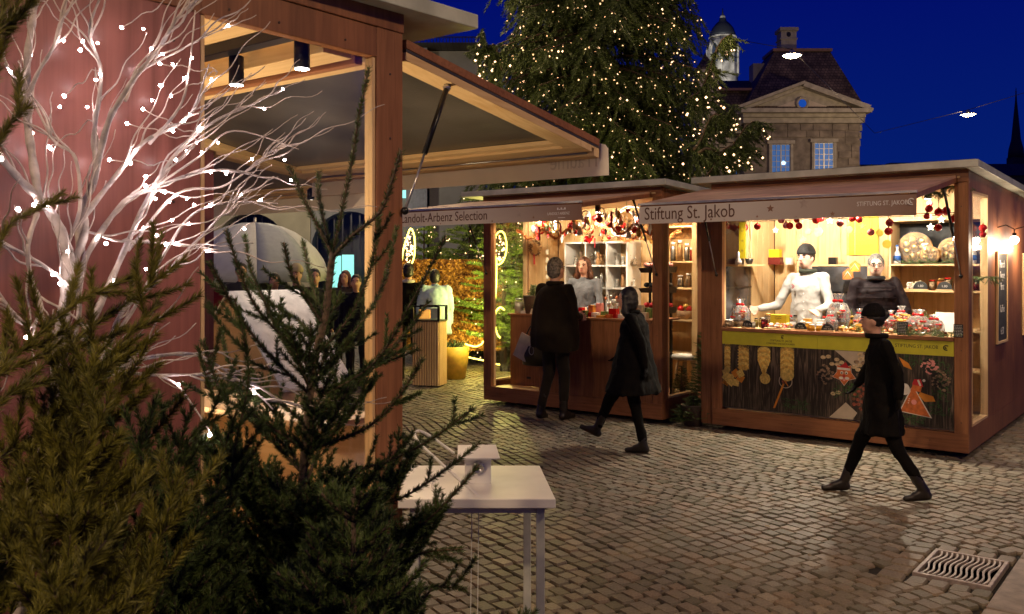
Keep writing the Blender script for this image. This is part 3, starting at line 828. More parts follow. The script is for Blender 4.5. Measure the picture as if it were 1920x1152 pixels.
PL(PINE_X, 'floor_panel', -2.27, -.05, -2.57, 0, .15, .17)
PL(BROWN_X, 'front_panel', -2.27, -.15, -.03, 0, .05, .97)
PL(TAN, 'counter_top', -2.27, -.15, -.30, .04, .972, .995)
PL(PINE_X, 'inner_panel', -2.27, -.15, -.05, -.031, .2, .97)
PL(BROWN_X, 'fascia', -2.3, -.052, -.06, -.0, 2.44, 2.56)
for k in range(9):
    ya = -2.55 + 2.48 * k / 9
    PL(PINE_X, 'ceiling_board', -2.27, -.05, ya, ya + 2.48 / 9 - .003, 2.47, 2.49, bevel=.002)
PL(BLACKM, 'track_rail', -2.2, -.06, -.50, -.44, 2.425, 2.468)
PL(PINE_X, 'ceiling_joist', -2.27, -.052, -.36, -.22, 2.39, 2.468)
PL(BROWN_X, 'ceiling_joist', -2.27, -.052, -.205, -.165, 2.375, 2.468)
PL(PINE_X, 'ceiling_joist', -2.27, -.052, -.15, -.065, 2.39, 2.468)
SPOTE = emis('spot_face', (1, .95, .85), 30)
def spot(parent_fr, loc, label, power, tgt, group, col=(1, .80, .55), size=.029, h=.11, drop=.05, angle=110, soft=.03):
    t = T('spotlight', label, 'spotlight', parent_fr.w(*loc), AR, group)
    MB().mat(BLACKM).cyl((0, 0, h), size * .3, drop, 10).cyl((0, 0, h + drop - .012), size * .9, .012, 12).build('arm', t)
    MB().mat(BLACKM).lathe([(size, .0), (size, h), (size * .8, h + .004)], 20).build('housing', t)
    MB().mat(SPOTE).lathe([(size * .9, -.002), (.001, -.003)], 16).build('lens', t)
    p = parent_fr.w(*loc) - Vector((0, 0, .012)); q = parent_fr.w(*tgt)
    o = lamp('SPOT', 'spot_beam', p, power, col, t, soft, angle, q)
    return t
g = 'black cylinder spotlights on stall ceilings'
spot(FL, (-.10, -.42, 2.325), 'black cylinder spotlight under the ceiling beside the tall bare spruce top', 9, (-.5, -.9, .0), g, angle=85, col=(1, .78, .48))
spot(FL, (-.50, -.42, 2.315), 'black cylinder spotlight whose lower end touches a white birch twig', 9, (-.8, -.8, .0), g, angle=85, col=(1, .78, .48))
spot(FL, (-1.4, -.9, 2.315), 'black cylinder spotlight farther inside behind the plum wall', 20, (-1.5, -.2, 1.6), g, angle=150, col=(1, .78, .48))
gl_ = T('globe_lamp', 'added globe lamp on a low stand brightening the first stall ceiling', 'globe lamp', FL.w(-.95, -.75, .60), AR)  # unseen lamp added to brighten the ceiling from below
MB().mat(emis('ceiling_fill_globe', (1, .8, .5), 14)).ell((0, 0, 0), .05, 16, 10).build('bulb', gl_); MB().mat(BLACKM).cyl((0, 0, -.425), .01, .38, 8).cyl((0, 0, -.43), .1, .01, 16).build('stand', gl_)
lamp('SPOT', 'globe_light', (0, 0, .07), 130, (1, .76, .46), None, .03, 125, (0, -.05, 3)).parent = gl_
for y, z in [(-.07, z) for z in (.5, .9, 1.3, 1.7, 2.1, 2.35)] + [(-.3, 2.44), (-.6, 2.44), (-.8, 2.44)] + [(-1.0, z) for z in (.6, 1.2, 1.8, 2.3)]: MB().mat(SCR).lathe([(.0045, 0), (.0045, .0025), (.001, .0025)], 8, (.0, y, z), M=Matrix.Rotation(pi / 2, 4, 'Y')).build('screw', L)
# roof slab
MB().mat(ROOFM).hexa([(-2.4, -2.75, 2.54), (.08, -2.75, 2.54), (.08, .37, 2.605), (-2.4, .37, 2.605), (-2.4, -2.75, 2.60), (.08, -2.75, 2.60), (.08, .37, 2.665), (-2.4, .37, 2.665)]).build('roof', L, bevel=.004)
# flap
def big_flap(parent, x0, x1, y0, L_, zh, ze, ban_z, side=1):
    y1 = y0 + L_
    def z(y): return zh + (ze - zh) * (y - y0) / L_
    def strip(m, nm, xa, xb, ya, yb, dz0, dz1, par):
        return MB().mat(m).hexa([(xa, ya, z(ya) + dz0), (xb, ya, z(ya) + dz0), (xb, yb, z(yb) + dz0), (xa, yb, z(yb) + dz0), (xa, ya, z(ya) + dz1), (xb, ya, z(ya) + dz1), (xb, yb, z(yb) + dz1), (xa, yb, z(yb) + dz1)]).build(nm, par, bevel=.002)
    fl = strip(FLAPM, 'flap', x0, x1, y0, y1, .0, .012, parent)
    strip(BROWN_X, 'flap_cover', x0 - .002, x1 + .002, y0, y1 + .002, .013, .05, fl)
    for xa, xb in ((x0, x0 + .11), (x1 - .11, x1)): strip(PINE_Y, 'flap_frame', xa, xb, y0 + .0, y1 - .17, -.035, -.001, fl)
    strip(PINE_X, 'flap_frame', x0, x1, y1 - .168, y1 - .07, -.035, -.001, fl)
    strip(PINE_X, 'flap_frame', x0 + .111, x1 - .111, y1 - .215, y1 - .17, -.022, -.001, fl)
    strip(PINE_X, 'flap_frame', x0, x1, y1 - .045, y1, -.05, -.001, fl)
    strip(PINE_X, 'flap_frame', x0, x1, y1 - .069, y1 - .046, -.012, -.001, fl)
    MB().mat(STEEL).tube([(x0 + .1, y1 - .057, z(y1) - .025), (x1 - .04, y1 - .057, z(y1) - .025)], .006, 6).build('rod', fl)
    bz0, bz1 = ban_z
    xe = x1 + .04
    rot = [(x0 - .02, bz0), (xe + .005, bz0), (xe, bz1 - .03), (xe - .02, bz1 - .008), (xe - .05, bz1), (x0 - .02, bz1)]
    return fl, MB().mat(BANNER).prism(rot, y1 + .022, y1 + .027).build('banner', parent)
flapL, banL = big_flap(L, -2.3, .0, .02, 1.42, 2.455, 2.215, (2.075, 2.245))
text('lettering_back', 'Träume', .13, M_('show_through_print', (.68, .62, .54), .8), banL, (.0, 1.4612, 2.125), (pi / 2, 0, pi), ext=.0001, sx=.8)
a = Vector((-.035, .30, 2.36)); b = Vector((.012, .0, 1.82)); m_ = a.lerp(b, .55)
MB().mat(BLACKM).tube([a, m_], .012, 10).mat(STEEL).tube([m_, b], .005, 8).mat(STEEL).ell(a, .018, 8, 6).mat(BLACKM).ell(b, .016, 8, 6).build('gas_strut', L)
# second stall farther along the same side: flap with pale valance and a warm ceiling
FN = Frame(*(FL.w(-3.07, 1.20).xy))
N = T('market_stall', 'farther stall seen through the window, its pale blank banner hanging low', 'market stall', FN.w(0, 0), AR, 'wooden market stalls on the cobbled square')
B(SM, -.04, 0, -1.9, 0, .05, 2.4).build('side_panel', N); B(SM, -2.3, -2.26, -1.9, 0, .05, 2.4).build('side_panel', N)
B(SM, -2.26, -.04, -1.9, -1.87, .05, 2.4).build('rear_panel', N); B(BROWN_X, -2.26, -.04, -.03, 0, .05, 1.0).build('front_panel', N)
B(PINE_X, -2.26, -.04, -1.87, 0, 2.36, 2.40).build('ceiling', N); B(ROOFM, -2.45, .15, -2.05, .3, 2.50, 2.56).build('roof', N)
B(BROWN_X, -2.3, 0, -.06, 0, 2.402, 2.5).build('fascia', N)
flapN, banN = big_flap(N, -2.3, .0, .02, 1.42, 2.43, 2.26, (2.09, 2.27))
lamp('POINT', 'ceiling_light', FN.w(-1.1, -.8, 2.1), 14, (1, .75, .45), N, .05)
MB().mat(emis('globe_glow', (1, .85, .6), 12)).ell((-1.1, -.8, 2.17), .05).build('ceiling_globe', N)
# ------------------------------------------------------------------ people
_cl = bpy.data.textures.new('fold_noise', 'CLOUDS'); _cl.noise_scale = .11; _cl.noise_depth = 3
_cl2 = bpy.data.textures.new('hair_noise', 'CLOUDS'); _cl2.noise_scale = .03; _cl2.noise_depth = 3
def voxel_mesh(mb, voxel, name, smooth=4, fac=.5):
    me = mb.mesh(name + '_src'); o = bpy.data.objects.new(name + '_tmp', me); COL.objects.link(o)
    r = o.modifiers.new('r', 'REMESH'); r.mode = 'VOXEL'; r.voxel_size = voxel; r.use_smooth_shade = True
    s_ = o.modifiers.new('s', 'SMOOTH'); s_.factor = fac; s_.iterations = smooth
    if name in ('coat', 'trousers', 'hair'):
        d_ = o.modifiers.new('d', 'DISPLACE'); d_.texture = _cl2 if name == 'hair' else _cl; d_.strength = {'coat': .032, 'trousers': .024, 'hair': .016}[name]; d_.mid_level = .5
    dg = bpy.context.evaluated_depsgraph_get()
    out = bpy.data.meshes.new_from_object(o.evaluated_get(dg)); bpy.data.objects.remove(o)
    out.materials.clear()
    for m in mb.mats: out.materials.append(m)
    out.polygons.foreach_set('material_index', np.zeros(len(out.polygons), np.int32))
    out.polygons.foreach_set('use_smooth', np.ones(len(out.polygons), bool))
    return out

def cloth(name, c, rough=.85, var=.2, scale=7, bump=.5, bs=14, sheen=.15):
    return M_(name, c, rough, 0, var, scale, bump, bs, sheen, .12)

EYEM = M_('dark_eye', (.03, .018, .012), .4)
def person(loc, rz, label, H=1.7, pose=None, top=None, legs=None, hair=None, skin=SKIN, coat_hem=None, voxel=.011, group=None,
           gloves=None, shoes=BLACK, hairstyle='short', coat_w=1.0, hat=None, collar=None, fingers=True, hem_r=.16, head_tilt=(0, 0), shoe_h=.10, face=True, legw=1.0, sleeve=1.0, hem_shift=(0, 0), clip_legs=None):
    """x to the person's left-hand side is negative, +y is the way they face"""
    t = T('person', label, 'person', loc, rz, group)
    J = dict(hipL=(-.055, 0, .52), hipR=(.055, 0, .52), kneeL=(-.06, .01, .285), kneeR=(.06, .01, .285), ankL=(-.06, -.01, .045), ankR=(.06, -.01, .045),
             pel=(0, 0, .535), waist=(0, 0, .61), chest=(0, 0, .72), neck=(0, 0, .83), head=(0, .012, .925),
             shL=(-.105, 0, .80), shR=(.105, 0, .80), elL=(-.135, -.015, .64), elR=(.135, -.015, .64), wrL=(-.135, .03, .50), wrR=(.135, .03, .50))
    toe = {'L': None, 'R': None}
    if pose:
        for k, v in pose.items():
            if k in ('toeL', 'toeR'): toe[k[-1]] = v
            else: J[k] = v
    J = {k: Vector(v) * H for k, v in J.items()}
    h = H
    hd = J['head']
    # body
    b = MB().mat(skin)
    b.ell(hd, (.043 * h, .054 * h, .064 * h), 16, 12)
    b.ell(hd + Vector((0, .014 * h, -.030 * h)), (.034 * h, .038 * h, .038 * h), 14, 10)       # jaw
    b.capsule(hd + Vector((0, .050 * h, .004 * h)), hd + Vector((0, .063 * h, -.012 * h)), .006 * h, .009 * h, 8)  # nose
    for s_ in (-1, 1): b.ell(hd + Vector((s_ * .044 * h, -.002 * h, -.006 * h)), (.006 * h, .012 * h, .018 * h), 8, 6)
    b.capsule(J['neck'] - Vector((0, 0, .03 * h)), hd + Vector((0, -.008 * h, -.04 * h)), .031 * h, .030 * h)
    b.ell(J['chest'], (.080 * h, .055 * h, .085 * h)); b.ell(J['waist'], (.075 * h, .052 * h, .08 * h)); b.ell(J['pel'], (.085 * h, .06 * h, .06 * h))
    b.capsule(J['shL'] * .9 + J['shR'] * .1 - Vector((0, 0, .012 * h)), J['shR'] * .9 + J['shL'] * .1 - Vector((0, 0, .012 * h)), .024 * h, .024 * h)
    b.capsule(J['chest'], J['pel'], .06 * h, .065 * h); b.capsule(J['chest'], J['neck'], .045 * h, .028 * h)
    for s_ in 'LR':
        b.capsule(J['sh' + s_] - Vector((0, 0, .02 * h)), J['el' + s_], .021 * h, .018 * h); b.capsule(J['el' + s_], J['wr' + s_], .017 * h, .012 * h)
        b.capsule(J['hip' + s_], J['knee' + s_], .042 * h, .026 * h); b.capsule(J['knee' + s_], J['ank' + s_], .024 * h, .015 * h)
        a = J['ank' + s_]; tv = Vector(toe[s_]) * h if toe[s_] else a + Vector((0, .10 * h, -.03 * h))
        b.capsule(a, a.lerp(tv, .8), .013 * h, .009 * h)
        # hand: palm and five separate bent fingers
        hb_ = MB().mat(gloves) if gloves else b
        w = J['wr' + s_]; d = (w - J['el' + s_]).normalized(); sd = 1 if s_ == 'R' else -1
        side = d.cross(Vector((0, 1, 0)));  side = side.normalized() if side.length > .2 else Vector((1, 0, 0))
        nrm = side.cross(d).normalized()
        palm = w + d * .030 * h
        for k in (-1, 0, 1): hb_.capsule(w + side * k * .006 * h, palm + side * k * .012 * h, .011 * h, .011 * h, 8)
        if fingers:
            for k, Lf in enumerate((.036, .043, .041, .032)):
                off = (k - 1.5) * .0145 * h
                p0 = palm + side * off; p1 = p0 + (d + nrm * .25).normalized() * Lf * .55 * h; p2 = p1 + (d * .7 + nrm * .8).normalized() * Lf * .5 * h
                hb_.capsule(p0, p1, .0062 * h, .0056 * h, 7); hb_.capsule(p1, p2, .0056 * h, .0048 * h, 7)
            q0 = w + d * .008 * h + side * (-.016) * h; q1 = q0 + (d * .7 - side * .7).normalized() * .026 * h; q2 = q1 + (d * .9 - side * .1 + nrm * .3).normalized() * .02 * h
            hb_.capsule(q0, q1, .0085 * h, .007 * h, 7); hb_.capsule(q1, q2, .007 * h, .006 * h, 7)
        if gloves: put(voxel_mesh(hb_, .008, 'glove', 2, .3), 'glove', t)
    put(voxel_mesh(b, voxel * .8 if fingers else voxel, 'body', 2, .4), 'body', t)
    if face:
        for s_ in (-1, 1):
            MB().mat(EYEM).ell(hd + Vector((s_ * .018 * h, .0485 * h, .004 * h)), (.0068 * h, .004 * h, .0034 * h), 10, 8).build('eye', t)
        for s_ in (-1, 1):
            MB().mat(hair or BLACK).tube([hd + Vector((s_ * .009 * h, .054 * h, .0145 * h)), hd + Vector((s_ * .018 * h, .0525 * h, .0175 * h)), hd + Vector((s_ * .028 * h, .045 * h, .014 * h))], .0032 * h, 5).build('eyebrow', t)
        MB().mat(M_('lips', (.45, .14, .11), .5)).tube([hd + Vector((-.014 * h, .047 * h, -.031 * h)), hd + Vector((0, .054 * h, -.0315 * h)), hd + Vector((.014 * h, .047 * h, -.031 * h))], .0034 * h, 6).build('mouth', t)
    # hair
    if hair and hairstyle != 'none':
        hb = MB().mat(hair)
        hb.ell(hd + Vector((0, -.010 * h, .014 * h)), (.049 * h, .055 * h, .062 * h), 16, 12)
        if hairstyle == 'long':
            hb.ell(hd + Vector((0, -.025 * h, -.02 * h)), (.052 * h, .042 * h, .066 * h))
            for s_ in (-1, 1):
                hb.capsule(hd + Vector((s_ * .044 * h, .004 * h, .02 * h)), hd + Vector((s_ * .056 * h, -.004 * h, -.085 * h)), .017 * h, .024 * h)
        if hairstyle == 'bun': hb.ell(hd + Vector((0, -.06 * h, .03 * h)), .025 * h)
        if hairstyle == 'nape': hb.ell(hd + Vector((0, -.022 * h, -.012 * h)), (.047 * h, .042 * h, .05 * h))
        ho = put(voxel_mesh(hb, voxel * .8, 'hair', 2), 'hair', t)
    if hat:
        hb = MB().mat(hat).lathe([(.050 * h, .023 * h), (.055 * h, .027 * h), (.055 * h, .040 * h), (.050 * h, .056 * h), (.040 * h, .074 * h), (.022 * h, .090 * h), (.001, .094 * h)], 20, hd + Vector((0, -.006 * h, -.002 * h)), 1, 1.12)
        hb.build('hat', t)
    # trousers
    if legs:
        lb = MB().mat(legs)
        lb.ell(J['pel'], (.092 * h, .068 * h, .062 * h))
        for s_ in 'LR':
            lb.capsule(J['hip' + s_], J['knee' + s_], .053 * h * legw, .038 * h * legw); 
            lb.capsule(J['knee' + s_], J['ank' + s_] + (J['knee' + s_] - J['ank' + s_]).normalized() * .035 * h, .037 * h * legw, .027 * h * legw)
        put(voxel_mesh(lb, voxel, 'trousers', 3), 'trousers', t)
    # shoes
    for s_ in 'LR':
        a = J['ank' + s_]; tv = Vector(toe[s_]) * h if toe[s_] else a + Vector((0, .10 * h, -.028 * h))
        d = (tv - a).normalized(); heel = a + Vector((0, 0, -.02 * h)) - Vector((d.x, d.y, 0)) * .012 * h
        sb = MB().mat(shoes)
        sb.capsule(heel, tv, .024 * h, .017 * h); sb.capsule(a, a + (J['knee' + s_] - a).normalized() * shoe_h * h, .026 * h, .029 * h); sb.capsule(a, a.lerp(tv, .5), .025 * h, .022 * h)
        put(voxel_mesh(sb, voxel, 'shoe', 2), 'shoe', t)
    # coat or jacket
    if top:
        cb = MB().mat(top); k = coat_w
        cb.ell(J['chest'], (.105 * h * k, .078 * h * k, .105 * h)); cb.ell(J['waist'], (.098 * h * k, .074 * h * k, .10 * h))
        cb.capsule(J['shL'] - Vector((0, 0, .004 * h)), J['shR'] - Vector((0, 0, .004 * h)), .034 * h * (k ** .5), .034 * h * (k ** .5)); cb.capsule(J['chest'], J['neck'] - Vector((0, 0, .012 * h)), .06 * h, .040 * h)
        cb.capsule(J['chest'], J['pel'], .075 * h * k, .075 * h * k)
        for s_ in 'LR':
            cb.capsule(J['sh' + s_], J['el' + s_], .033 * h * sleeve, .028 * h * sleeve); cb.capsule(J['el' + s_], J['el' + s_].lerp(J['wr' + s_], .93), .028 * h * sleeve, .022 * h * sleeve)
        if coat_hem is not None:
            P0 = J['chest']; P1 = Vector((J['pel'].x + hem_shift[0] * h, J['pel'].y + hem_shift[1] * h, coat_hem * h))
            rings = []
            for i in range(7):
                q = i / 6; c = P0.lerp(P1, q); r = (.095 + (hem_r - .095) * q) * h * k
                rings.append((c, r, r * .74))
            cb.loft(rings[::-1])
            # folds in the skirt of the coat
            for i in range(9):
                q = 2 * pi * i / 9 + .3; r = hem_r * h * k * .93
                cb.capsule(J['waist'] + Vector((cos(q) * .085 * h * k, sin(q) * .06 * h * k, 0)), P1 + Vector((cos(q) * r, sin(q) * r * .74, .014 * h)), .010 * h, .020 * h, 6)
        put(voxel_mesh(cb, voxel, 'coat', 3), 'coat', t)
    if collar:
        cb = MB().mat(collar)
        pts = [J['neck'] + Vector((.043 * h * cos(q), .046 * h * sin(q) + .004 * h, .018 * h)) for q in [i * 2 * pi / 14 for i in range(15)]]
        cb.tube([p_c - Vector((0, 0, .010 * h)) for p_c in pts], .014 * h, 8); cb.build('collar', t)
    return t, J, hd

GREYH = M_('grey_hair', (.17, .15, .13), .6, 0, .5, 40, .4)
BRNH = M_('brown_hair', (.10, .035, .015), .45, 0, .4, 40, .4)
BLKH = M_('black_hair', (.012, .01, .009), .5, 0, .4, 40, .3)
SALT = M_('salt_and_pepper_hair', (.12, .11, .10), .6, 0, .5, 60, .4)
DKCOAT = cloth('black_wool', (.006, .0052, .0045), sheen=.0); OLIVEC = cloth('dark_olive_poncho', (.018, .013, .008), sheen=.05); DJEAN = cloth('dark_trousers', (.020, .016, .012))
BOOT = M_('worn_black_leather', (.022, .016, .012), .35, 0, .3, 20, .3)
CHEFW = cloth('white_chef_cotton', (.44, .43, .42), .75, .05, 6, .35, 10)
PUFF = cloth('dark_brown_quilting', (.012, .007, .009), .6, .15, 6, .4, 9, 0)
GREYS = cloth('grey_knit', (.11, .115, .13), .9, .12, 30, .4, 60)

KNIT = M_('black_wool_knit', (.010, .009, .009), .9, 0, .2, 80, .5, spec=.1)
# customer at the middle stall, seen from behind
c_ = at(1040, 785, 9.50); c_.z = 0
p1, J1, h1 = person(c_, AR - .10, 'person in a wide dark poncho coat standing with back turned, handbag on the arm', 1.70,
    pose=dict(hipL=(-.05, 0, .52), hipR=(.05, 0, .52), kneeL=(-.045, .0, .285), kneeR=(.05, .03, .285), ankL=(-.075, -.05, .05), ankR=(.045, .03, .042), toeL=(-.10, .03, .012), toeR=(.04, .13, .014),
              elL=(-.13, .0, .62), elR=(.13, .03, .64), wrL=(-.185, .06, .50), wrR=(.10, .12, .63), head=(.0, .015, .925)),
    top=OLIVEC, legs=DJEAN, hair=GREYH, hairstyle='nape', coat_hem=.47, coat_w=1.1, hem_r=.12, shoes=BOOT, shoe_h=.12, sleeve=1.2, collar=OLIVEC)
pn = MB().mat(OLIVEC); vs = []; fs = []; n = 40; H_ = 1.70
prof = [(.83, .045), (.815, .085), (.79, .118), (.74, .142), (.66, .158), (.57, .166), (.49, .170), (.432, .166), (.430, .155)]
for i, (z, r) in enumerate(prof):
    for j in range(n):
        q = 2 * pi * j / n; k = r * (1 + .055 * (i / 8) * sin(q * 7 + .5 * sin(q * 3)) + .03 * (i / 8) * sin(q * 13 + 1))
        vs.append((k * cos(q) * H_, k * .74 * sin(q) * H_ + .01, (z + .012 * (i / 8) * sin(q * 2)) * H_))
for i in range(len(prof) - 1):
    for j in range(n): fs.append((i*n+j, i*n+(j+1) % n, (i+1)*n+(j+1) % n, (i+1)*n+j))
fs = [f[::-1] for f in fs]
o = pn.add(vs, fs, True).build('poncho', p1); o.modifiers.new('s', 'SUBSURF').render_levels = 1
# handbag and folded papers
hb = T('handbag', 'black leather handbag with looped handles hanging from the arm', 'handbag', p1.matrix_world @ Vector((0, 0, 0)), 0)
bp_ = Vector(c_) + Matrix.Rotation(AR - .10, 3, 'Z') @ (Vector((-.205, .05, .44)) * 1.7)
hb.location = bp_ - Vector((0, 0, .17)); hb.rotation_euler = (0, 0, AR + .1)
BAGM = M_('black_leather', (.020, .018, .014), .3, 0, .3, 14, .3)
MB().mat(BAGM).lathe([(.10, -.17), (.155, -.16), (.17, -.06), (.15, .06), (.12, .12), (.10, .125)], 20, (0, 0, .12), 1, .5).build('bag_body', hb)
for y in (-.035, .035): MB().mat(BAGM).tube([(-.09, y, .20), (-.085, y, .30), (-.04, y, .38), (.04, y, .38), (.085, y, .30), (.09, y, .20)], .009, 6).build('handle', hb)
MB().mat(STEEL).tube([(.03 * cos(q), -.085, .12 + .045 * sin(q)) for q in [i * pi / 6 for i in range(13)]], .004, 5).build('buckle_ring', hb)
lf = T('leaflet', 'pale grey folded paper bag carried beside the handbag', 'paper bag', bp_ + Vector((-.15, .02, .02)), AR)
MB().mat(M_('grey_card', (.45, .42, .38), .6)).hexa([(-.12, 0, -.13), (.05, 0, -.20), (.05, .02, -.20), (-.12, .02, -.13), (.0, 0, .12), (.15, 0, .06), (.15, .02, .06), (.0, .02, .12)]).build('folded_sheet', lf)
# saleswoman
p, J, hd = person(FM.w(.84, .86, .19), AR + pi + .15, 'person with long brown hair and a grey cardigan behind the glass ornaments', 1.53,
    pose=dict(elL=(-.15, .05, .63), elR=(.15, .05, .63), wrL=(-.09, .15, .60), wrR=(.10, .15, .60)), top=GREYS, legs=DJEAN, hair=BRNH, hairstyle='long', skin=SKIN, coat_hem=.50, hem_r=.098)
# chef
p, J, hd = person(FR_.w(.66, .82, .19), AR + pi - .2, 'person in a white chef jacket and black beanie reaching over the counter', 1.63,
    pose=dict(elL=(-.16, .03, .63), elR=(.19, .04, .62), wrL=(-.14, .13, .60), wrR=(.25, .17, .60), head=(.0, .028, .918)), top=CHEFW, legs=DKCOAT, hair=BLKH, hat=M_('black_knit', (.012, .012, .012), .9, 0, .2, 80, .5), skin=SKIN2, coat_w=1.08, coat_hem=.48, hem_r=.112,
    collar=M_('dark_green_neckcloth', (.025, .032, .02), .8), voxel=.010)
for k in range(4):
    for s_ in (-1, 1): MB().mat(STEEL).ell((s_ * .05, .165 + .002 * k, (.55 + .05 * k) * 1.63), .007, 8, 6).build('button', p)
swirl(p, .085, 1.21, .017, .15, M_('red_embroidery', (.35, .04, .06), .8)).name = 'embroidered_mark'
# man in the quilted jacket
p, J, hd = person(FR_.w(1.33, .78, .19), AR + pi + .35, 'person with short grey hair and glasses in a dark quilted jacket', 1.55,
    pose=dict(elL=(-.17, .04, .63), elR=(.16, .04, .63), wrL=(-.10, .13, .58), wrR=(.10, .13, .58), head=(.0, .022, .915)), top=PUFF, legs=DKCOAT, hair=SALT, skin=SKIN2, coat_w=1.2, sleeve=1.35, coat_hem=.46, hem_r=.115, collar=cloth('dark_scarf', (.02, .017, .018)))
h = 1.55
gl = MB().mat(BLACKM)
for s_ in (-1, 1): gl.tube([hd + Vector((s_ * .018 * h + .0125 * h * cos(q), .0585 * h, .004 * h + .009 * h * sin(q))) for q in [i * pi / 6 for i in range(13)]], .0026, 5)
gl.tube([hd + Vector((-.006 * h, .0585 * h, .006 * h)), hd + Vector((.006 * h, .0585 * h, .006 * h))], .0026, 5)
for s_ in (-1, 1): gl.tube([hd + Vector((s_ * .030 * h, .0575 * h, .005 * h)), hd + Vector((s_ * .046 * h, .0 * h, .003 * h))], .0026, 5)
gl.build('glasses', p)
for z in (.60, .66, .72, .78):   # quilting seams
    MB().mat(PUFF).tube([(.128 * h * cos(q), .100 * h * sin(q), z * h) for q in [i * pi / 10 for i in range(21)]], .006, 6).build('quilt_seam', p)

# walking people in front of the stalls
w1 = at(1190, 846, 7.88); w1.z = 0
person(w1, radians(68), 'person in a flared black coat striding past the ornament stall', 1.44,
    pose=dict(hipL=(-.05, .02, .50), hipR=(.05, .02, .50), kneeL=(-.05, -.015, .275), ankL=(-.05, -.07, .045), toeL=(-.05, .035, .014), kneeR=(.05, .17, .30), ankR=(.05, .255, .10), toeR=(.05, .35, .115),
              chest=(0, .0, .72), neck=(0, .02, .83), head=(0, .045, .915), elL=(-.14, -.08, .65), wrL=(-.14, -.10, .52), elR=(.14, .06, .65), wrR=(.13, .14, .56)),
    top=DKCOAT, legs=DKCOAT, hair=BLKH, hairstyle='long', coat_hem=.355, hem_r=.20, coat_w=1.12, shoes=BOOT, gloves=KNIT, collar=DKCOAT, hem_shift=(0, .01), face=True)
w2 = at(1655, 932, 6.30); w2.z = 0
person(w2, radians(74), 'person in a long dark coat and low boots striding past the food stall', 1.335,
    pose=dict(hipL=(-.05, 0, .50), hipR=(.05, 0, .50), kneeR=(.06, .10, .285), ankR=(.07, .185, .05), toeR=(.07, .285, .014), kneeL=(-.05, -.06, .27), ankL=(-.055, -.195, .055), toeL=(-.055, -.105, .014),
              chest=(0, .01, .72), neck=(0, .025, .83), head=(0, .05, .918), elL=(-.13, -.06, .65), wrL=(-.13, -.06, .53), elR=(.13, .06, .65), wrR=(.12, .12, .56)),
    top=DKCOAT, legs=DKCOAT, hair=BLKH, hairstyle='bun', hat=KNIT, gloves=KNIT, coat_hem=.33, hem_r=.135, shoes=BOOT, collar=DKCOAT)

# people by the slatted bin table
LBLUE = cloth('light_blue_jacket', (.32, .45, .55), .7, .1)
p_ = at(766, 735, 12.9); p_.z = 0
person(p_, radians(-5), 'person in a black jacket with a white hood standing by the slatted table', 1.66, top=DKCOAT, legs=DJEAN, hair=BLKH, hairstyle='nape', collar=cloth('white_hood', (.6, .58, .55)), voxel=.018, fingers=False, face=False, coat_w=1.15)
p_ = at(816, 735, 12.85); p_.z = 0
person(p_, radians(12), 'person in a light blue padded jacket bending over the slatted table', 1.60, pose=dict(head=(0, .05, .905), neck=(0, .03, .83)), top=LBLUE, legs=cloth('pale_trousers', (.3, .28, .24)), hair=BLKH, hairstyle='nape', voxel=.018, fingers=False, face=False, coat_w=1.25, sleeve=1.3, coat_hem=.40, hem_r=.12)
# crowd beyond the first stall
crowd = [(392, 11.2, 1.62, (.22, .02, .03), GREYH, 2.8, 'person in a dark red coat with grey hair beyond the gabled box', 'nape'),
         (452, 12.5, 1.66, (.03, .03, .035), BLKH, 3.5, 'person in a black jacket standing before the open umbrella', 'short'),
         (493, 14.5, 1.60, (.05, .045, .05), BLKH, 3.0, 'person in a dark coat, farther back below the umbrella', 'short'),
         (515, 12.0, 1.52, (.30, .25, .14), BLKH, 3.3, 'person in a sand coloured coat with dark hair below the umbrella', 'short'),
         (556, 11.4, 1.62, (.035, .035, .02), BRNH, 3.1, 'person in a dark olive coat and pale cap between the spruce shoots', 'short'),
         (590, 11.9, 1.58, (.02, .03, .02), BLKH, 3.4, 'person in a dark green jacket near the spruce leader', 'short'),
         (648, 13.5, 1.55, (.04, .03, .03), BRNH, 3.0, 'person in a dark coat before the turquoise window', 'long'),
         (668, 12.2, 1.50, (.02, .02, .02), BLKH, 3.2, 'person in a black coat closest to the brown corner post', 'short')]
for i, (px, Y, H, c, hr, rz, lab, hs) in enumerate(crowd):
    q = at(px, 700, Y); q.z = 0
    person(q, rz, lab, H, top=cloth('crowd_coat_%d' % i, c), legs=DJEAN, hair=hr, hairstyle=hs, voxel=.02, fingers=False, face=True, coat_w=1.15, coat_hem=.40, hem_r=.12,
           group='people waiting beyond the first stall', hat=cloth('pale_cap', (.5, .45, .25)) if i == 4 else None)
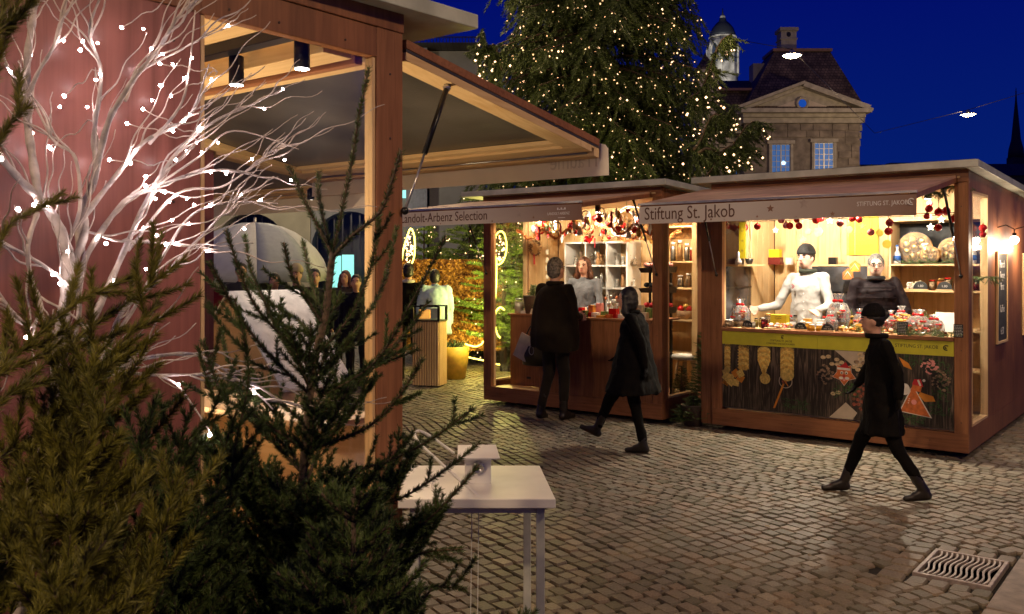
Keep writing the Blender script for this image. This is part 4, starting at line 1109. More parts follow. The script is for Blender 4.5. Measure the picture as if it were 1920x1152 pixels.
# ------------------------------------------------------------------ buildings
STONE = M_('sandstone', (.20, .175, .145), .8, 0, .25, 3, .3, 20)
STONE2 = M_('sandstone_block', (.22, .19, .155), .8, 0, .3, 2, .4, 20)
TRIM = M_('pale_stone_trim', (.34, .32, .27), .75, 0, .15, 4, .2, 20)
PLASTER = M_('pale_plaster', (.45, .40, .34), .8, 0, .12, 2)
def tile_mat(name, c1, c2, s=3.2):
    m, nt, bs = newmat(name); n, l = nt.nodes, nt.links
    tcn = n.new('ShaderNodeTexCoord'); sp = n.new('ShaderNodeSeparateXYZ'); cb = n.new('ShaderNodeCombineXYZ'); l.new(tcn.outputs['Object'], sp.inputs[0])
    l.new(sp.outputs['X'], cb.inputs[0]); l.new(sp.outputs['Z'], cb.inputs[1])
    br = n.new('ShaderNodeTexBrick'); br.inputs['Scale'].default_value = s; br.inputs['Brick Width'].default_value = .55; br.inputs['Row Height'].default_value = .5
    br.inputs['Mortar Size'].default_value = .04; br.inputs['Color1'].default_value = (*c1, 1); br.inputs['Color2'].default_value = (*c2, 1); br.inputs['Mortar'].default_value = (.01, .008, .007, 1)
    l.new(cb.outputs[0], br.inputs['Vector']); nz = n.new('ShaderNodeTexNoise'); nz.inputs['Scale'].default_value = 1.6; nz.inputs['Detail'].default_value = 8
    l.new(tcn.outputs['Object'], nz.inputs['Vector'])
    mx = n.new('ShaderNodeMixRGB'); mx.blend_type = 'MULTIPLY'; mx.inputs[0].default_value = .9; l.new(br.outputs[0], mx.inputs[1])
    cr = n.new('ShaderNodeValToRGB'); cr.color_ramp.elements[0].position = .35; cr.color_ramp.elements[0].color = (.25, .22, .2, 1); cr.color_ramp.elements[1].position = .65
    l.new(nz.outputs['Fac'], cr.inputs[0]); l.new(cr.outputs[0], mx.inputs[2]); l.new(mx.outputs[0], bs.inputs['Base Color']); bs.inputs['Roughness'].default_value = .7
    bp = n.new('ShaderNodeBump'); bp.inputs['Strength'].default_value = .5; l.new(br.outputs['Fac'], bp.inputs['Height']); bp.invert = True; l.new(bp.outputs[0], bs.inputs['Normal'])
    return m
TILES = tile_mat('clay_roof_tiles', (.20, .14, .10), (.10, .07, .05))
DARKROOF = tile_mat('dark_roof_tiles', (.045, .04, .04), (.03, .028, .03))
BLUEGL = emis('painted_sky_reflection', (.03, .17, .55), .22, False)  # faint emission painted in for blue sky mirrored by the panes
BLUE_SKYGLOW = emis('painted_sky_glow', (.03, .22, .75), .35, False)  # stronger painted glow for mirrored sky, not applied to any pane
YB = 44.0
def X(px, Y=YB): return (px - 960) / F * Y
def Z(py, Y=YB): return CAMZ - (py - 500) / F * Y
hall = T('guild_hall', 'old sandstone hall with a pediment and steep tiled hip roof behind the stalls', 'building', (X(1508), YB, 0))
ox = X(1508)
def HB(m, nm, pxa, pxb, pya, pyb, ya, yb, par=None, **k):
    return B(m, X(pxa) - ox, X(pxb) - ox, ya, yb, Z(pyb), Z(pya)).build(nm, par or hall, bevel=k.get('bevel', 0))
B(STONE, X(1396) - ox, X(1612) - ox, 0, 6, 0, Z(232)).build('wall', hall)
# ashlar blocks
rb = random.Random(2)
rows = [232 + 13 * k for k in range(7)]
for r_, (ya, yb_) in enumerate(zip(rows[:-1], rows[1:])):
    x = 1398 - (r_ % 2) * 0
    while x < 1610:
        w = rb.choice((18, 24, 30, 36)); xe = min(x + w, 1610)
        if not ((1438 < xe and x < 1489) or (1518 < xe and x < 1571)) or yb_ < 262:
            if xe - x > 6: B(STONE2, X(x + .4) - ox, X(xe - .4) - ox, -.04 - rb.uniform(0, .02), -.001, Z(yb_ - .4), Z(ya + .4)).build('stone_block', hall, bevel=.01)
        x = xe
HB(TRIM, 'architrave', 1392, 1617, 222, 231.6, -.16, 6.1)
HB(TRIM, 'frieze', 1390, 1619, 215, 221.6, -.30, 6.2)
HB(TRIM, 'cornice', 1384, 1626, 207, 214.6, -.62, 6.5)
MB().mat(TRIM).prism([(X(1384) - ox, Z(206.6)), (X(1626) - ox, Z(206.6)), (X(1503) - ox, Z(161))], -.05, .6).build('pediment', hall)
for (a, b) in (((1380, 207), (1503, 161)), ((1630, 207), (1503, 161))):
    A = Vector((X(a[0]) - ox, 0, Z(a[1]))); Bv = Vector((X(b[0]) - ox, 0, Z(b[1])))
    d = Bv - A; q = atan2(d.z, d.x); M = Matrix.Translation(A) @ Matrix.Rotation(-q, 4, 'Y')
    mb = MB().mat(TRIM).box(0, d.length + .04, -.55, .5, .0, .14, M).mat(TRIM).box(.1, d.length - .05, -.35, -.06, -.16, -.01, M)
    mb.build('raking_cornice', hall)
MB().mat(PLASTER).prism([(X(1448) - ox, Z(204)), (X(1560) - ox, Z(204)), (X(1503) - ox, Z(184))], -.075, -.052).build('tympanum', hall)
R90 = Matrix.Rotation(pi / 2, 4, 'X')
oc = MB().mat(TRIM).lathe([(.20, .0), (.32, .0), (.32, .1), (.20, .1), (.20, .0)], 24, (X(1503) - ox, -.078, Z(195)), M=R90).build('round_window', hall)
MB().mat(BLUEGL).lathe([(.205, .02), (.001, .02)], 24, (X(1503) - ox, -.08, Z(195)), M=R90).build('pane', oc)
for (a, b, ya, yb_) in ((1446, 1481, 272, 330), (1526, 1562, 269, 330)):
    f = MB().mat(TRIM)
    f.box(X(a - 5) - ox, X(a) - ox, -.12, .0, Z(yb_), Z(ya - 1)).box(X(b) - ox, X(b + 5) - ox, -.12, .0, Z(yb_), Z(ya - 1)).box(X(a - 8) - ox, X(b + 8) - ox, -.16, .0, Z(ya - 1.2), Z(ya - 8))
    fo = f.build('window', hall)
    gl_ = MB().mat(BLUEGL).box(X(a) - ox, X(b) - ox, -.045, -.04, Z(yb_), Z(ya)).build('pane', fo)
    mu = MB().mat(WHITE)
    for k in range(5):
        xx = X(a) - ox + (X(b) - X(a)) * k / 4; w_ = .03 if k in (0, 2, 4) else .012
        mu.box(xx - w_, xx + w_, -.075, -.05, Z(yb_), Z(ya))
    for k in range(6):
        zz = Z(ya) - k * .27; mu.box(X(a) - ox, X(b) - ox, -.070, -.051, zz - .012, zz + .012)
    mu.mats = [GREYM]; mu.build('muntin', fo)
    if a < 1500: MB().mat(emis('lamp_in_window', (.5, .8, 1), 1.6, False)).ell((X(1468) - ox, -.06, Z(306)), (.14, .01, .10)).build('lit_lamp', fo)
# hip roof
xl, xr = X(1392) - ox, X(1622) - ox; tl, tr = X(1452, YB + 2.4) - ox, X(1556, YB + 2.4) - ox
zb_, zt_ = Z(207), Z(96, YB + 2.4)
MB().mat(TILES).add([(xl, -.2, zb_), (xr, -.2, zb_), (xr, 6.6, zb_), (xl, 6.6, zb_), (tl, 2.4, zt_), (tr, 2.4, zt_), (tr, 4.2, zt_), (tl, 4.2, zt_)], [(0, 1, 5, 4), (1, 2, 6, 5), (2, 3, 7, 6), (3, 0, 4, 7), (4, 5, 6, 7)]).build('roof', hall)
B(M_('copper_ridge', (.25, .15, .10), .5, .4), tl - .1, tr + .1, 2.3, 4.3, zt_ - .02, zt_ + .12).build('ridge_flashing', hall)
ch = MB().mat(TRIM).box(X(1499) - ox, X(1530) - ox, 3.0, 3.8, zt_ - .2, Z(58, YB + 3)).box(X(1496) - ox, X(1533) - ox, 2.9, 3.9, Z(58, YB + 3), Z(52, YB + 3)).box(X(1497) - ox, X(1532) - ox, 2.95, 3.85, Z(74, YB + 3), Z(72, YB + 3)).build('chimney', hall)
MB().mat(BLACK).prism(circ(X(1514) - ox, Z(65, YB + 3), .11, 14, .13), 2.97, 2.999).build('opening', ch)
B(TRIM, X(1443) - ox, X(1468) - ox, 3.0, 3.8, Z(135), Z(93)).build('chimney', hall)
# receding side with its dormer and brackets
B(STONE, X(1612.5) - ox, X(1632) - ox, 1.5, 8, 0, Z(225)).build('side_wing', hall)
HB(TRIM, 'side_cornice', 1612, 1640, 205, 222, 1.2, 8)
MB().mat(DARKROOF).box(X(1608) - ox, X(1636) - ox, 3, 8, Z(204.5), Z(182)).build('side_dormer', hall)
for k in range(5): HB(TRIM, 'bracket', 1628 - k * .5, 1636 - k * 1.6, 226 + k * 15, 238 + k * 15, 1.3, 1.49)
# lower wing to the left with mansard and round dormer
wg = T('wing_building', 'lower mansard-roofed wing half hidden by the lit fir boughs', 'building', (X(1380), YB, 0)); oy = X(1380)
B(STONE, X(1290) - oy, X(1395) - oy, .8, 6, 0, Z(282)).build('wall', wg)
for k in range(3): B(TRIM, X(1288) - oy, X(1395) - oy, .8 - .16 * k, .9, Z(282 - 9 * k), Z(274 - 9 * k)).build('cornice', wg)
MB().mat(TILES).hexa([(X(1330) - oy, .6, Z(255)), (X(1410) - oy, .6, Z(255)), (X(1410) - oy, 5, Z(255)), (X(1330) - oy, 5, Z(255)), (X(1338) - oy, 1.8, Z(158)), (X(1425) - oy, 1.8, Z(158)), (X(1425) - oy, 5, Z(158)), (X(1338) - oy, 5, Z(158))]).build('roof', wg)
MB().mat(DARKROOF).hexa([(X(1330) - oy, 1.7, Z(153)), (X(1445) - oy, 1.7, Z(153)), (X(1445) - oy, 6, Z(153)), (X(1330) - oy, 6, Z(153)), (X(1330) - oy, 4, Z(120)), (X(1445) - oy, 4, Z(120)), (X(1445) - oy, 5.6, Z(120)), (X(1330) - oy, 5.6, Z(120))]).build('upper_roof', wg)
B(M_('copper_gutter', (.32, .17, .13), .5, .3), X(1335) - oy, X(1432) - oy, 1.55, 1.75, Z(158), Z(153.5)).build('gutter', wg)
dm = MB().mat(TRIM).prism(circ(X(1376) - oy, Z(230), .42, 20, .46), .2, .9).box(X(1362) - oy, X(1391) - oy, .15, .9, Z(249), Z(243)).build('dormer', wg)
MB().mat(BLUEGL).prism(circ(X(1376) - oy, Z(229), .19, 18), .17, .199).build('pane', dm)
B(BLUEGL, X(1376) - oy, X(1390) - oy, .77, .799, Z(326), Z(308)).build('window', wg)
tt = T('stair_turret', 'narrow plastered turret with a small curved tiled cap behind the fir', 'turret', (X(1318), YB - 1, 0))
B(PLASTER, X(1298, YB) - X(1318), X(1338) - X(1318), 0, 1.0, 0, Z(145)).build('wall', tt)
B(TRIM, X(1293) - X(1318), X(1342) - X(1318), -.15, 1.15, Z(145), Z(139)).build('cornice', tt)
MB().mat(TILES).lathe([(.72, Z(139)), (.55, Z(130)), (.35, Z(122)), (.12, Z(112)), (.02, Z(104))], 4, (0, .5, 0), M=Matrix.Rotation(pi / 4, 4, 'Z')).build('roof', tt)
# church tower far behind
YT = 120.0
tw = T('church_tower', 'floodlit gothic church tower with dark domed cap above the roofs', 'church tower', (X(1355, YT), YT, 0))
def tz(py): return Z(py, YT)
def txx(px): return X(px, YT) - X(1355, YT)
TST = M_('tower_stone', (.55, .52, .44), .8, 0, .3, 1.2, .5, 3)
MB().mat(TST).lathe([(2.0, 0), (2.0, tz(80)), (1.75, tz(78)), (1.7, tz(70))], 8, M=Matrix.Rotation(pi / 8, 4, 'Z')).build('shaft', tw)
for q in range(8):
    a_ = q * pi / 4 + pi / 8
    b_ = MB().mat(TST).box(-.28, .28, -.28, .28, tz(140), tz(92)).mat(TST).lathe([(.34, tz(92)), (.02, tz(74))], 4).build('buttress', tw, (1.85 * cos(a_), 1.85 * sin(a_), 0), a_)
for q in range(8):
    a_ = q * pi / 4 - pi / 2
    pts = [(-.42, tz(120)), (.42, tz(120)), (.42, tz(97)), (.25, tz(89)), (0, tz(84)), (-.25, tz(89)), (-.42, tz(97))]
    pts = [(x_, z_) for x_, z_ in pts]
    M = Matrix.Rotation(a_ + pi / 2, 4, 'Z')
    w_ = MB().mat(M_('tower_louvre', (.05, .07, .12), .6)).prism(pts, -1.90, -1.80, M).build('belfry_window', tw)
    MB().mat(TST).prism([(x_ * 1.35, z_ + (.25 if z_ > tz(100) else 0)) for x_, z_ in pts], -1.86, -1.78, M).build('window_frame', w_)
CAP = M_('lead_dome', (.05, .055, .06), .5, .3)
MB().mat(CAP).lathe([(1.75, tz(70)), (1.65, tz(64)), (1.4, tz(54)), (.9, tz(45)), (.5, tz(40)), (.45, tz(36)), (.3, tz(33)), (.12, tz(26)), (.04, tz(16))], 16).build('dome', tw)
MB().mat(TST).ell((0, 0, tz(33)), .38, 10, 8).build('finial', tw)
MB().mat(TST).lathe([(1.85, tz(72)), (1.85, tz(70)), (1.7, tz(69.5))], 16).build('cornice', tw)
lamp('SPOT', 'flood_light', (X(1355, YT) - 6, YT - 25, 14), 22000, (1, .95, .85), tw, .3, 50, (X(1355, YT), YT, tz(100)))
MB().mat(BLACKM).box(-.3, .3, -.2, .2, 0, .4).build('flood_housing', tw, (-6, -25, 13.2)) 
# spire at the edge
YS = 110.0
spz = lambda py: Z(py, YS)
s_ = T('church_spire', 'thin dark pointed church spire standing alone at the horizon', 'church spire', (X(1905, YS), YS, 0))
SPM = M_('dark_slate', (.03, .025, .03), .7)
MB().mat(SPM).box(-.75, .75, -.75, .75, 0, spz(296)).build('tower', s_)
MB().mat(SPM).lathe([(.95, spz(296)), (.85, spz(280)), (.55, spz(262)), (.12, spz(190)), (.03, spz(165))], 8).build('spire', s_)
MB().mat(STEEL).ell((0, 0, spz(172)), .12, 8, 6).build('ball', s_)
# dark roofs along the horizon on the right
for i, (xa, xb, yt, Yd, lab) in enumerate(((1615, 1700, 300, 75, 'low dark roof just beside the sandstone hall'), (1690, 1790, 297, 80, 'low dark roof in the middle of the dark skyline'), (1780, 1990, 298, 70, 'long dark roof below the thin church spire'))):
    c = (X(xa, Yd) + X(xb, Yd)) / 2; hw = (X(xb, Yd) - X(xa, Yd)) / 2
    t = T('dark_house', lab, 'house', (c, Yd, 0), group='dark houses on the horizon')
    B(SPM, -hw, hw, 0, 8, 0, Z(330, Yd)).build('wall', t)
    MB().mat(DARKROOF).hexa([(-hw - .2, -.3, Z(330, Yd)), (hw + .2, -.3, Z(330, Yd)), (hw + .2, 8.3, Z(330, Yd)), (-hw - .2, 8.3, Z(330, Yd)), (-hw * .8, 3.5, Z(yt, Yd)), (hw * .8, 3.5, Z(yt, Yd)), (hw * .8, 4.5, Z(yt, Yd)), (-hw * .8, 4.5, Z(yt, Yd))]).build('roof', t)
hm = M_('night_hill', (.006, .008, .02), 1)
pts = []; 
for k in range(41):
    x_ = -260 + k * 14; pts.append((x_, 3 + 5 * sin(k * .31) + 4 * sin(k * .13 + 1)))
tag(MB().mat(hm).prism([(-260, -1)] + [(a, b + 14) for a, b in pts][::1] + [(300, -1)], 0, 40).build('hills', loc=(0, 330, 0)), kind='structure')
# arcade building on the left
YA = 25.0
ar = T('arcade_building', 'grey plastered house with round arches behind the waiting people', 'building', (X(540, YA), YA, 0)); oa = X(540, YA)
AP = M_('arcade_plaster', (.33, .30, .20), .8, 0, .12, 1.5, .1, 8); AP2 = M_('arcade_plaster_grey', (.20, .20, .19), .8, 0, .12, 1.5)
ax = lambda px: X(px, YA) - oa
az = lambda py: Z(py, YA)
def arched_wall(parent, m, x0, x1, z1, cx, r, zs, y0, y1):
    pts = [(x0, 0), (cx - r, 0), (cx - r, zs)] + [(cx - r * cos(pi * i / 14), zs + r * sin(pi * i / 14)) for i in range(1, 14)] + [(cx + r, zs), (cx + r, 0), (x1, 0), (x1, z1), (x0, z1)]
    vs = []; fs = []
    n = len(pts)
    mbx = MB().mat(m); vs = [(p[0], y0, p[1]) for p in pts] + [(p[0], y1, p[1]) for p in pts]
    # split into left pier, right pier, arch head strips
    mbx.box(x0, cx - r, y0, y1, 0, z1); mbx.box(cx + r, x1, y0, y1, 0, z1)
    for i in range(14):
        a, b = pi * i / 14, pi * (i + 1) / 14
        xa, xb = cx - r * cos(a), cx - r * cos(b); za, zb2 = zs + r * sin(a), zs + r * sin(b)
        mbx.hexa([(xa, y0, za), (xb, y0, zb2), (xb, y1, zb2), (xa, y1, za), (xa, y0, z1), (xb, y0, z1), (xb, y1, z1), (xa, y1, z1)])
    return mbx.build('arched_wall', parent)
arched_wall(ar, AP, ax(250), ax(400), 7.6, ax(330), .9, az(440), 0, .5)
arched_wall(ar, AP, ax(401), ax(582), 7.6, ax(470), 1.0, az(468), 0, .5)
arched_wall(ar, AP2, ax(583), ax(800), 7.6, ax(655), 1.05, az(468), 0, .5)
B(BLACK, ax(250), ax(800), 2.2, 2.3, 0, 7.5).build('dark_passage', ar)
for cx, r in ((470, 1.0), (655, 1.05), (330, .9)):
    fr = MB().mat(BLACKM)
    for k in range(9): 
        x_ = -r * .9 + 1.8 * r * k / 8; fr.box(ax(cx) + x_ - .02, ax(cx) + x_ + .02, .3, .34, az(470), az(468) + sqrt(max(0, r * r - x_ * x_)) - .02)
    fr.build('fan_grille', ar)
sw = emis('turquoise_shop_window', (.25, .75, .70), .8)
for k, (a, b, c, d_) in enumerate(((617, 640, 480, 560), (642, 664, 478, 560), (745, 775, 350, 372), (655, 672, 352, 368))):
    B(sw, ax(a), ax(b), -.06, -.02, az(d_), az(c)).build('shop_window', ar)
B(M_('shutter_grey', (.18, .20, .24), .7), ax(762), ax(801), -.1, -.01, 0, 7.6).build('pier', ar)
MB().mat(DARKROOF).hexa([(ax(240), -.6, 7.62), (ax(900), -.6, 7.62), (ax(900), 9, 7.62), (ax(240), 9, 7.62), (ax(240), 3.6, az(72)), (ax(830), 3.6, az(72)), (ax(830), 5.6, az(72)), (ax(240), 5.6, az(72))]).build('roof', ar)
B(AP2, ax(803), ax(890), .3, 9, 0, 7.6).build('side_wing', ar)
rl = MB().mat(BLACKM)
for k in range(24): rl.box(ax(760) + k * .09, ax(760) + k * .09 + .02, .5, .52, az(90), az(62))
rl.box(ax(760), ax(760) + 2.1, .5, .53, az(62), az(60)); rl.build('roof_railing', ar)
lamp('POINT', 'arcade_lamp', (X(600, YA), YA - 4, 4.2), 420, (1, .85, .6), ar, .15)
MB().mat(emis('arcade_globe', (1, .85, .6), 10, False)).ell((X(600, YA) - oa, -4, 4.35), .12).build('lamp_globe', ar)

# ------------------------------------------------------------------ foliage helpers
def needles_np(P, Tn, length, width, ang, rng, per, R=None):
    """P (n,3) points on twigs, Tn tangents; per needles each"""
    P = np.repeat(P, per, 0); Tn = np.repeat(Tn, per, 0); n = len(P)
    r = rng.normal(size=(n, 3)); r -= Tn * (r * Tn).sum(1, keepdims=True); r /= np.linalg.norm(r, axis=1, keepdims=True) + 1e-9
    if R is not None: P = P + r * np.repeat(R, per)[:, None] * .9
    a = ang + rng.uniform(-.25, .25, (n, 1)); L = length * rng.uniform(.7, 1.15, (n, 1))
    d = Tn * np.cos(a) + r * np.sin(a)
    s = np.cross(d, rng.normal(size=(n, 3))); s /= np.linalg.norm(s, axis=1, keepdims=True) + 1e-9
    w = width * .5
    v = np.empty((n, 3, 3)); v[:, 0] = P + s * w; v[:, 1] = P - s * w; v[:, 2] = P + d * L
    return v.reshape(-1, 3)

class Conifer:
    def __init__(s, seed, nl=.013, nw=.0022, per_m=900, ang=.75):
        s.rng = np.random.default_rng(seed); s.R = []; s.wood = MB(); s.P = []; s.Tn = []; s.nl = nl; s.nw = nw; s.per = per_m; s.ang = ang; s.rnd = random.Random(seed)
    def twig(s, pts, r0, r1, dens=1.0, skip=.0, n=5):
        pts = [Vector(p) for p in pts]; k = len(pts)
        s.wood.tube(pts, [r0 + (r1 - r0) * i / (k - 1) for i in range(k)], n)
        seg = [(pts[i], pts[i+1]) for i in range(k - 1)]; tot = sum((b - a).length for a, b in seg); run = 0
        for a, b in seg:
            L = (b - a).length; m = int(L * s.per / 4 * dens)
            if m < 1: run += L; continue
            q = s.rng.random(m); u = (run + q * L) / tot; q = q[u >= skip]
            if len(q):
                s.R.append(r0 + (r1 - r0) * (run + q * L) / tot); s.P.append(np.array(a) + np.outer(q, np.array(b - a))); s.Tn.append(np.repeat(np.array((b - a).normalized())[None], len(q), 0))
            run += L
    def branch(s, p0, d, L, r, level=0, up=.35, maxlev=2, dens=1.0, spread=.75):
        d = Vector(d).normalized(); pts = [Vector(p0)]; k = 6 if level < 2 else 3
        for i in range(k):
            d = (d + Vector((s.rnd.uniform(-.02, .02), s.rnd.uniform(-.02, .02), up * .10 + s.rnd.uniform(-.02, .02)))).normalized()
            pts.append(pts[-1] + d * L / k)
        s.twig(pts, r, r * .35, dens, skip=.12 if level == 0 else 0, n=5 if level < 1 else 4)
        if level < maxlev and L > .05:
            m = max(2, int(L / .055)) if level == 0 else max(1, int(L / .07))
            for i in range(m):
                t = .18 + .78 * (i + s.rnd.random() * .5) / m
                j = min(k - 1, int(t * k)); a = pts[j].lerp(pts[j+1], t * k - j); ax_ = (pts[j+1] - pts[j]).normalized()
                sd = ax_.cross(Vector((0, 0, 1))); sd = sd.normalized() if sd.length > .1 else Vector((1, 0, 0))
                for sg in (-1, 1):
                    if s.rnd.random() < .12: continue
                    dd = (ax_ * cos(spread) + sd * sg * sin(spread) + Vector((0, 0, s.rnd.uniform(-.1, .25)))).normalized()
                    s.branch(a, dd, L * (1 - t * .65) * s.rnd.uniform(.35, .55), r * .5, level + 1, up, maxlev, dens, spread)
    def finish(s, root, wm, nm, loc, wood_name='trunk'):
        root_loc = Vector(loc)
        P = np.vstack(s.P); Tn = np.vstack(s.Tn)
        v = needles_np(P, Tn, s.nl, s.nw, s.ang, s.rng, 4, np.concatenate(s.R)) - np.array(root_loc)
        me = fast_mesh('crown', v, np.arange(len(v)).reshape(-1, 3), nm)
        put(me, 'crown', root)
        s.wood.v = [tuple(Vector(p) - root_loc) for p in s.wood.v]
        s.wood.mats = [wm]
        s.wood.build(wood_name, root)

def needle_mat(name, c1, c2, rough=.5):
    m, nt, bs = newmat(name); n, l = nt.nodes, nt.links
    g = n.new('ShaderNodeNewGeometry'); tcn = n.new('ShaderNodeTexCoord'); nz = n.new('ShaderNodeTexNoise'); nz.inputs['Scale'].default_value = 9
    l.new(tcn.outputs['Object'], nz.inputs['Vector'])
    ad = n.new('ShaderNodeMath'); ad.operation = 'MULTIPLY_ADD'; ad.inputs[1].default_value = .5; l.new(g.outputs['Random Per Island'], ad.inputs[0])
    h = n.new('ShaderNodeMath'); h.operation = 'MULTIPLY'; h.inputs[1].default_value = .6; l.new(nz.outputs['Fac'], h.inputs[0]); l.new(h.outputs[0], ad.inputs[2])
    cr = n.new('ShaderNodeValToRGB'); cr.color_ramp.elements[0].position = .25; cr.color_ramp.elements[0].color = (*c1, 1); cr.color_ramp.elements[1].position = .85; cr.color_ramp.elements[1].color = (*c2, 1)
    l.new(ad.outputs[0], cr.inputs[0]); l.new(cr.outputs[0], bs.inputs['Base Color']); bs.inputs['Roughness'].default_value = rough
    bs.inputs['Specular IOR Level'].default_value = .3
    return m
NEEDLE = needle_mat('spruce_needles', (.032, .060, .018), (.11, .16, .04))
NEEDLE_WARMLIT = needle_mat('spruce_needles_warm_lit', (.055, .062, .010), (.24, .22, .03))  # olive-yellow tint puts warm light into the needle colour
BARK = M_('spruce_twig_bark', (.13, .085, .05), .8, 0, .3, 60, .5)
BARKD = M_('dark_bark', (.07, .045, .03), .9, 0, .3, 20, .6)

# ------------------------------------------------------------------ the big Christmas tree
XT, YX = 1.55, 16.5
xt = T('christmas_tree', 'tall Christmas tree covered in tiny warm lights rising behind the stalls', 'tree', (XT, YX, 0))
MB().mat(BARKD).lathe([(.24, 0), (.20, 3), (.15, 8), (.04, 15)], 12).build('trunk', xt)
rt = random.Random(11); rng = np.random.default_rng(11)
sprV, wv = [], MB().mat(BARKD); ends = []; P_, T_ = [], []
zc = 0.5
while zc < 13.5:
    R = 2.75 * (1 - zc / 17.0) ** .8 if zc > 2.5 else 2.9 - .22 * (2.5 - zc) * 0
    nbr = 15
    for b in range(nbr):
        a = rt.uniform(0, 2 * pi); L = R * rt.uniform(.72, 1.10)
        if rt.random() < .10: L *= 1.22
        p = Vector((0, 0, zc + rt.uniform(-.2, .2))); d = Vector((cos(a), sin(a), .12)); pts = [p.copy()]
        for i in range(8):
            d = (d + Vector((0, 0, -.085 + (.10 if i > 5 else 0)))).normalized(); p = p + d * L / 8; pts.append(p.copy())
        wv.tube(pts, [.03 * (1 - i / 9.5) + .004 for i in range(9)], 4)
        sd = Vector((-sin(a), cos(a), 0))
        for i in range(2, 9):
            for sg in (-1, 1, 0):
                for rep in range(2):
                    q = pts[i - 1].lerp(pts[i], rt.random()) if i > 0 else pts[i]
                    l2 = (.30 + .40 * (1 - abs(i - 5) / 5)) * rt.uniform(.5, 1.15) * (1 if sg else .6)
                    d2 = (d * .55 + sd * sg * rt.uniform(.5, 1.0) + Vector((0, 0, rt.uniform(-.9, -.35)))).normalized()
                    m = int(l2 / .022); tq = np.linspace(0, 1, m)[:, None]
                    drop = np.array([0, 0, -1.0]) * (tq ** 1.6) * l2 * .35
                    pp = np.array(q) + tq * l2 * np.array(d2) + drop
                    P_.append(pp); T_.append(np.repeat(np.array(d2)[None], m, 0))
                    if rt.random() < .42: ends.append(pp[int(rt.random() * m)])
    zc += .30
P_ = np.vstack(P_); T_ = np.vstack(T_)
v = needles_np(P_, T_, .085, .020, .55, rng, 3)
NB = needle_mat('fir_sprays', (.026, .044, .012), (.08, .11, .03))
put(fast_mesh('crown', v, np.arange(len(v)).reshape(-1, 3), NB), 'crown', xt)
wv.build('limbs', xt)
FAIRY = emis('fairy_light', (1.0, .56, .26), 2.4, False)
ends = np.array(ends); rad = np.hypot(ends[:, 0], ends[:, 1])
rad_max = 2.75 * (1 - np.clip(ends[:, 2], 0, 14) / 17.0) ** .8
keep = (rad > rad_max * .35) & (ends[:, 1] < .9) & (ends[:, 2] < 8.5)
ends = ends[keep]; rng.shuffle(ends); ends = ends[:3200]
ico_v = np.array([(1, 0, 0), (-1, 0, 0), (0, 1, 0), (0, -1, 0), (0, 0, 1), (0, 0, -1)], float); ico_f = np.array([(0, 2, 4), (2, 1, 4), (1, 3, 4), (3, 0, 4), (2, 0, 5), (1, 2, 5), (3, 1, 5), (0, 3, 5)])
def bulbs(pts, r, mat, name, parent=None, jit=.3):
    vs = []; fs = []
    for i, p in enumerate(pts):
        rr2 = r * (1 + jit * rng.uniform(-1, 1)); vs.append(ico_v * rr2 + p); fs.append(ico_f + 6 * i)
    return put(fast_mesh(name, np.vstack(vs), np.vstack(fs), mat), name, parent)
br = ends[:300]; rest = ends[300:]
fl_ = bulbs(rest + np.array([XT, YX, 0]), .014, FAIRY, 'fairy_lights'); tag(fl_, 'tiny warm fairy lights strung all over the tall fir', 'fairy lights', kind='stuff')
FAIRYB = emis('fairy_light_bright', (1.0, .60, .32), 4, False)
fl_ = bulbs(br + np.array([XT, YX, 0]), .022, FAIRYB, 'bright_fairy_lights'); tag(fl_, 'larger looking warm fairy lights facing the square on the tall fir', 'fairy lights', kind='stuff')
for (x_, y_, z_, e_) in ((-1.6, -2.6, 4.5, 16), (1.6, -2.8, 5.2, 16), (0, -3.0, 3.4, 14), (0, -2.6, 7.2, 18), (-2.6, -1.5, 3.2, 10), (2.7, -1.5, 3.5, 12)):
    lamp('POINT', 'string_glow', (x_, y_, z_), e_ * 1.15, (1, .68, .36), None, .03).parent = xt
# lit boughs reaching right in front of the building
def bough(px0, py0, px1, py1, Y, seed, label):
    t = T('fir_bough', label, 'fir bough', at(px0, py0, Y))
    a = at(px0, py0, Y); b = at(px1, py1, Y - .3); rg = np.random.default_rng(seed); n = 9
    pts = [a.lerp(b, i / n) + Vector((0, 0, .12 * sin(i * .9 + seed))) for i in range(n + 1)]
    wd = MB().mat(BARKD).tube([p - a for p in pts], [.03 - .0026 * i for i in range(n + 1)], 5); P, Tq, E = [], [], []
    for i in range(1, n + 1):
        for k in range(14):
            q = pts[i-1].lerp(pts[i], rg.random()); l2 = rg.uniform(.2, .6) * (1.1 - .06 * i)
            d2 = Vector(((b - a).normalized().x * .5 + rg.uniform(-.5, .4), rg.uniform(-.6, .6), rg.uniform(-1.1, -.1))).normalized()
            m = int(l2 / .02); pp = np.array(q - a) + np.linspace(0, 1, m)[:, None] * l2 * np.array(d2); P.append(pp); Tq.append(np.repeat(np.array(d2)[None], m, 0))
            if rg.random() < .20: E.append(pp[-1])
    v = needles_np(np.vstack(P), np.vstack(Tq), .08, .018, .55, rg, 3)
    put(fast_mesh('needles', v, np.arange(len(v)).reshape(-1, 3), NB), 'needles', t); wd.build('limb', t)
    bulbs(np.array(E), .02, FAIRYB, 'light_string', t)
bough(1310, 300, 1425, 235, 14.0, 1, 'long lit fir bough crossing in front of the hall')
bough(1290, 200, 1372, 55, 14.5, 2, 'lit fir bough whose tip points up at the church tower')
bough(1300, 335, 1405, 262, 14.0, 3, 'lower lit fir bough just above the right stall roof')
bough(1300, 270, 1375, 190, 14.2, 4, 'short lit fir bough before the mansard wing')
bough(940, 120, 905, 60, 15.0, 5, 'thin lit fir bough poking toward the pale roof corner')
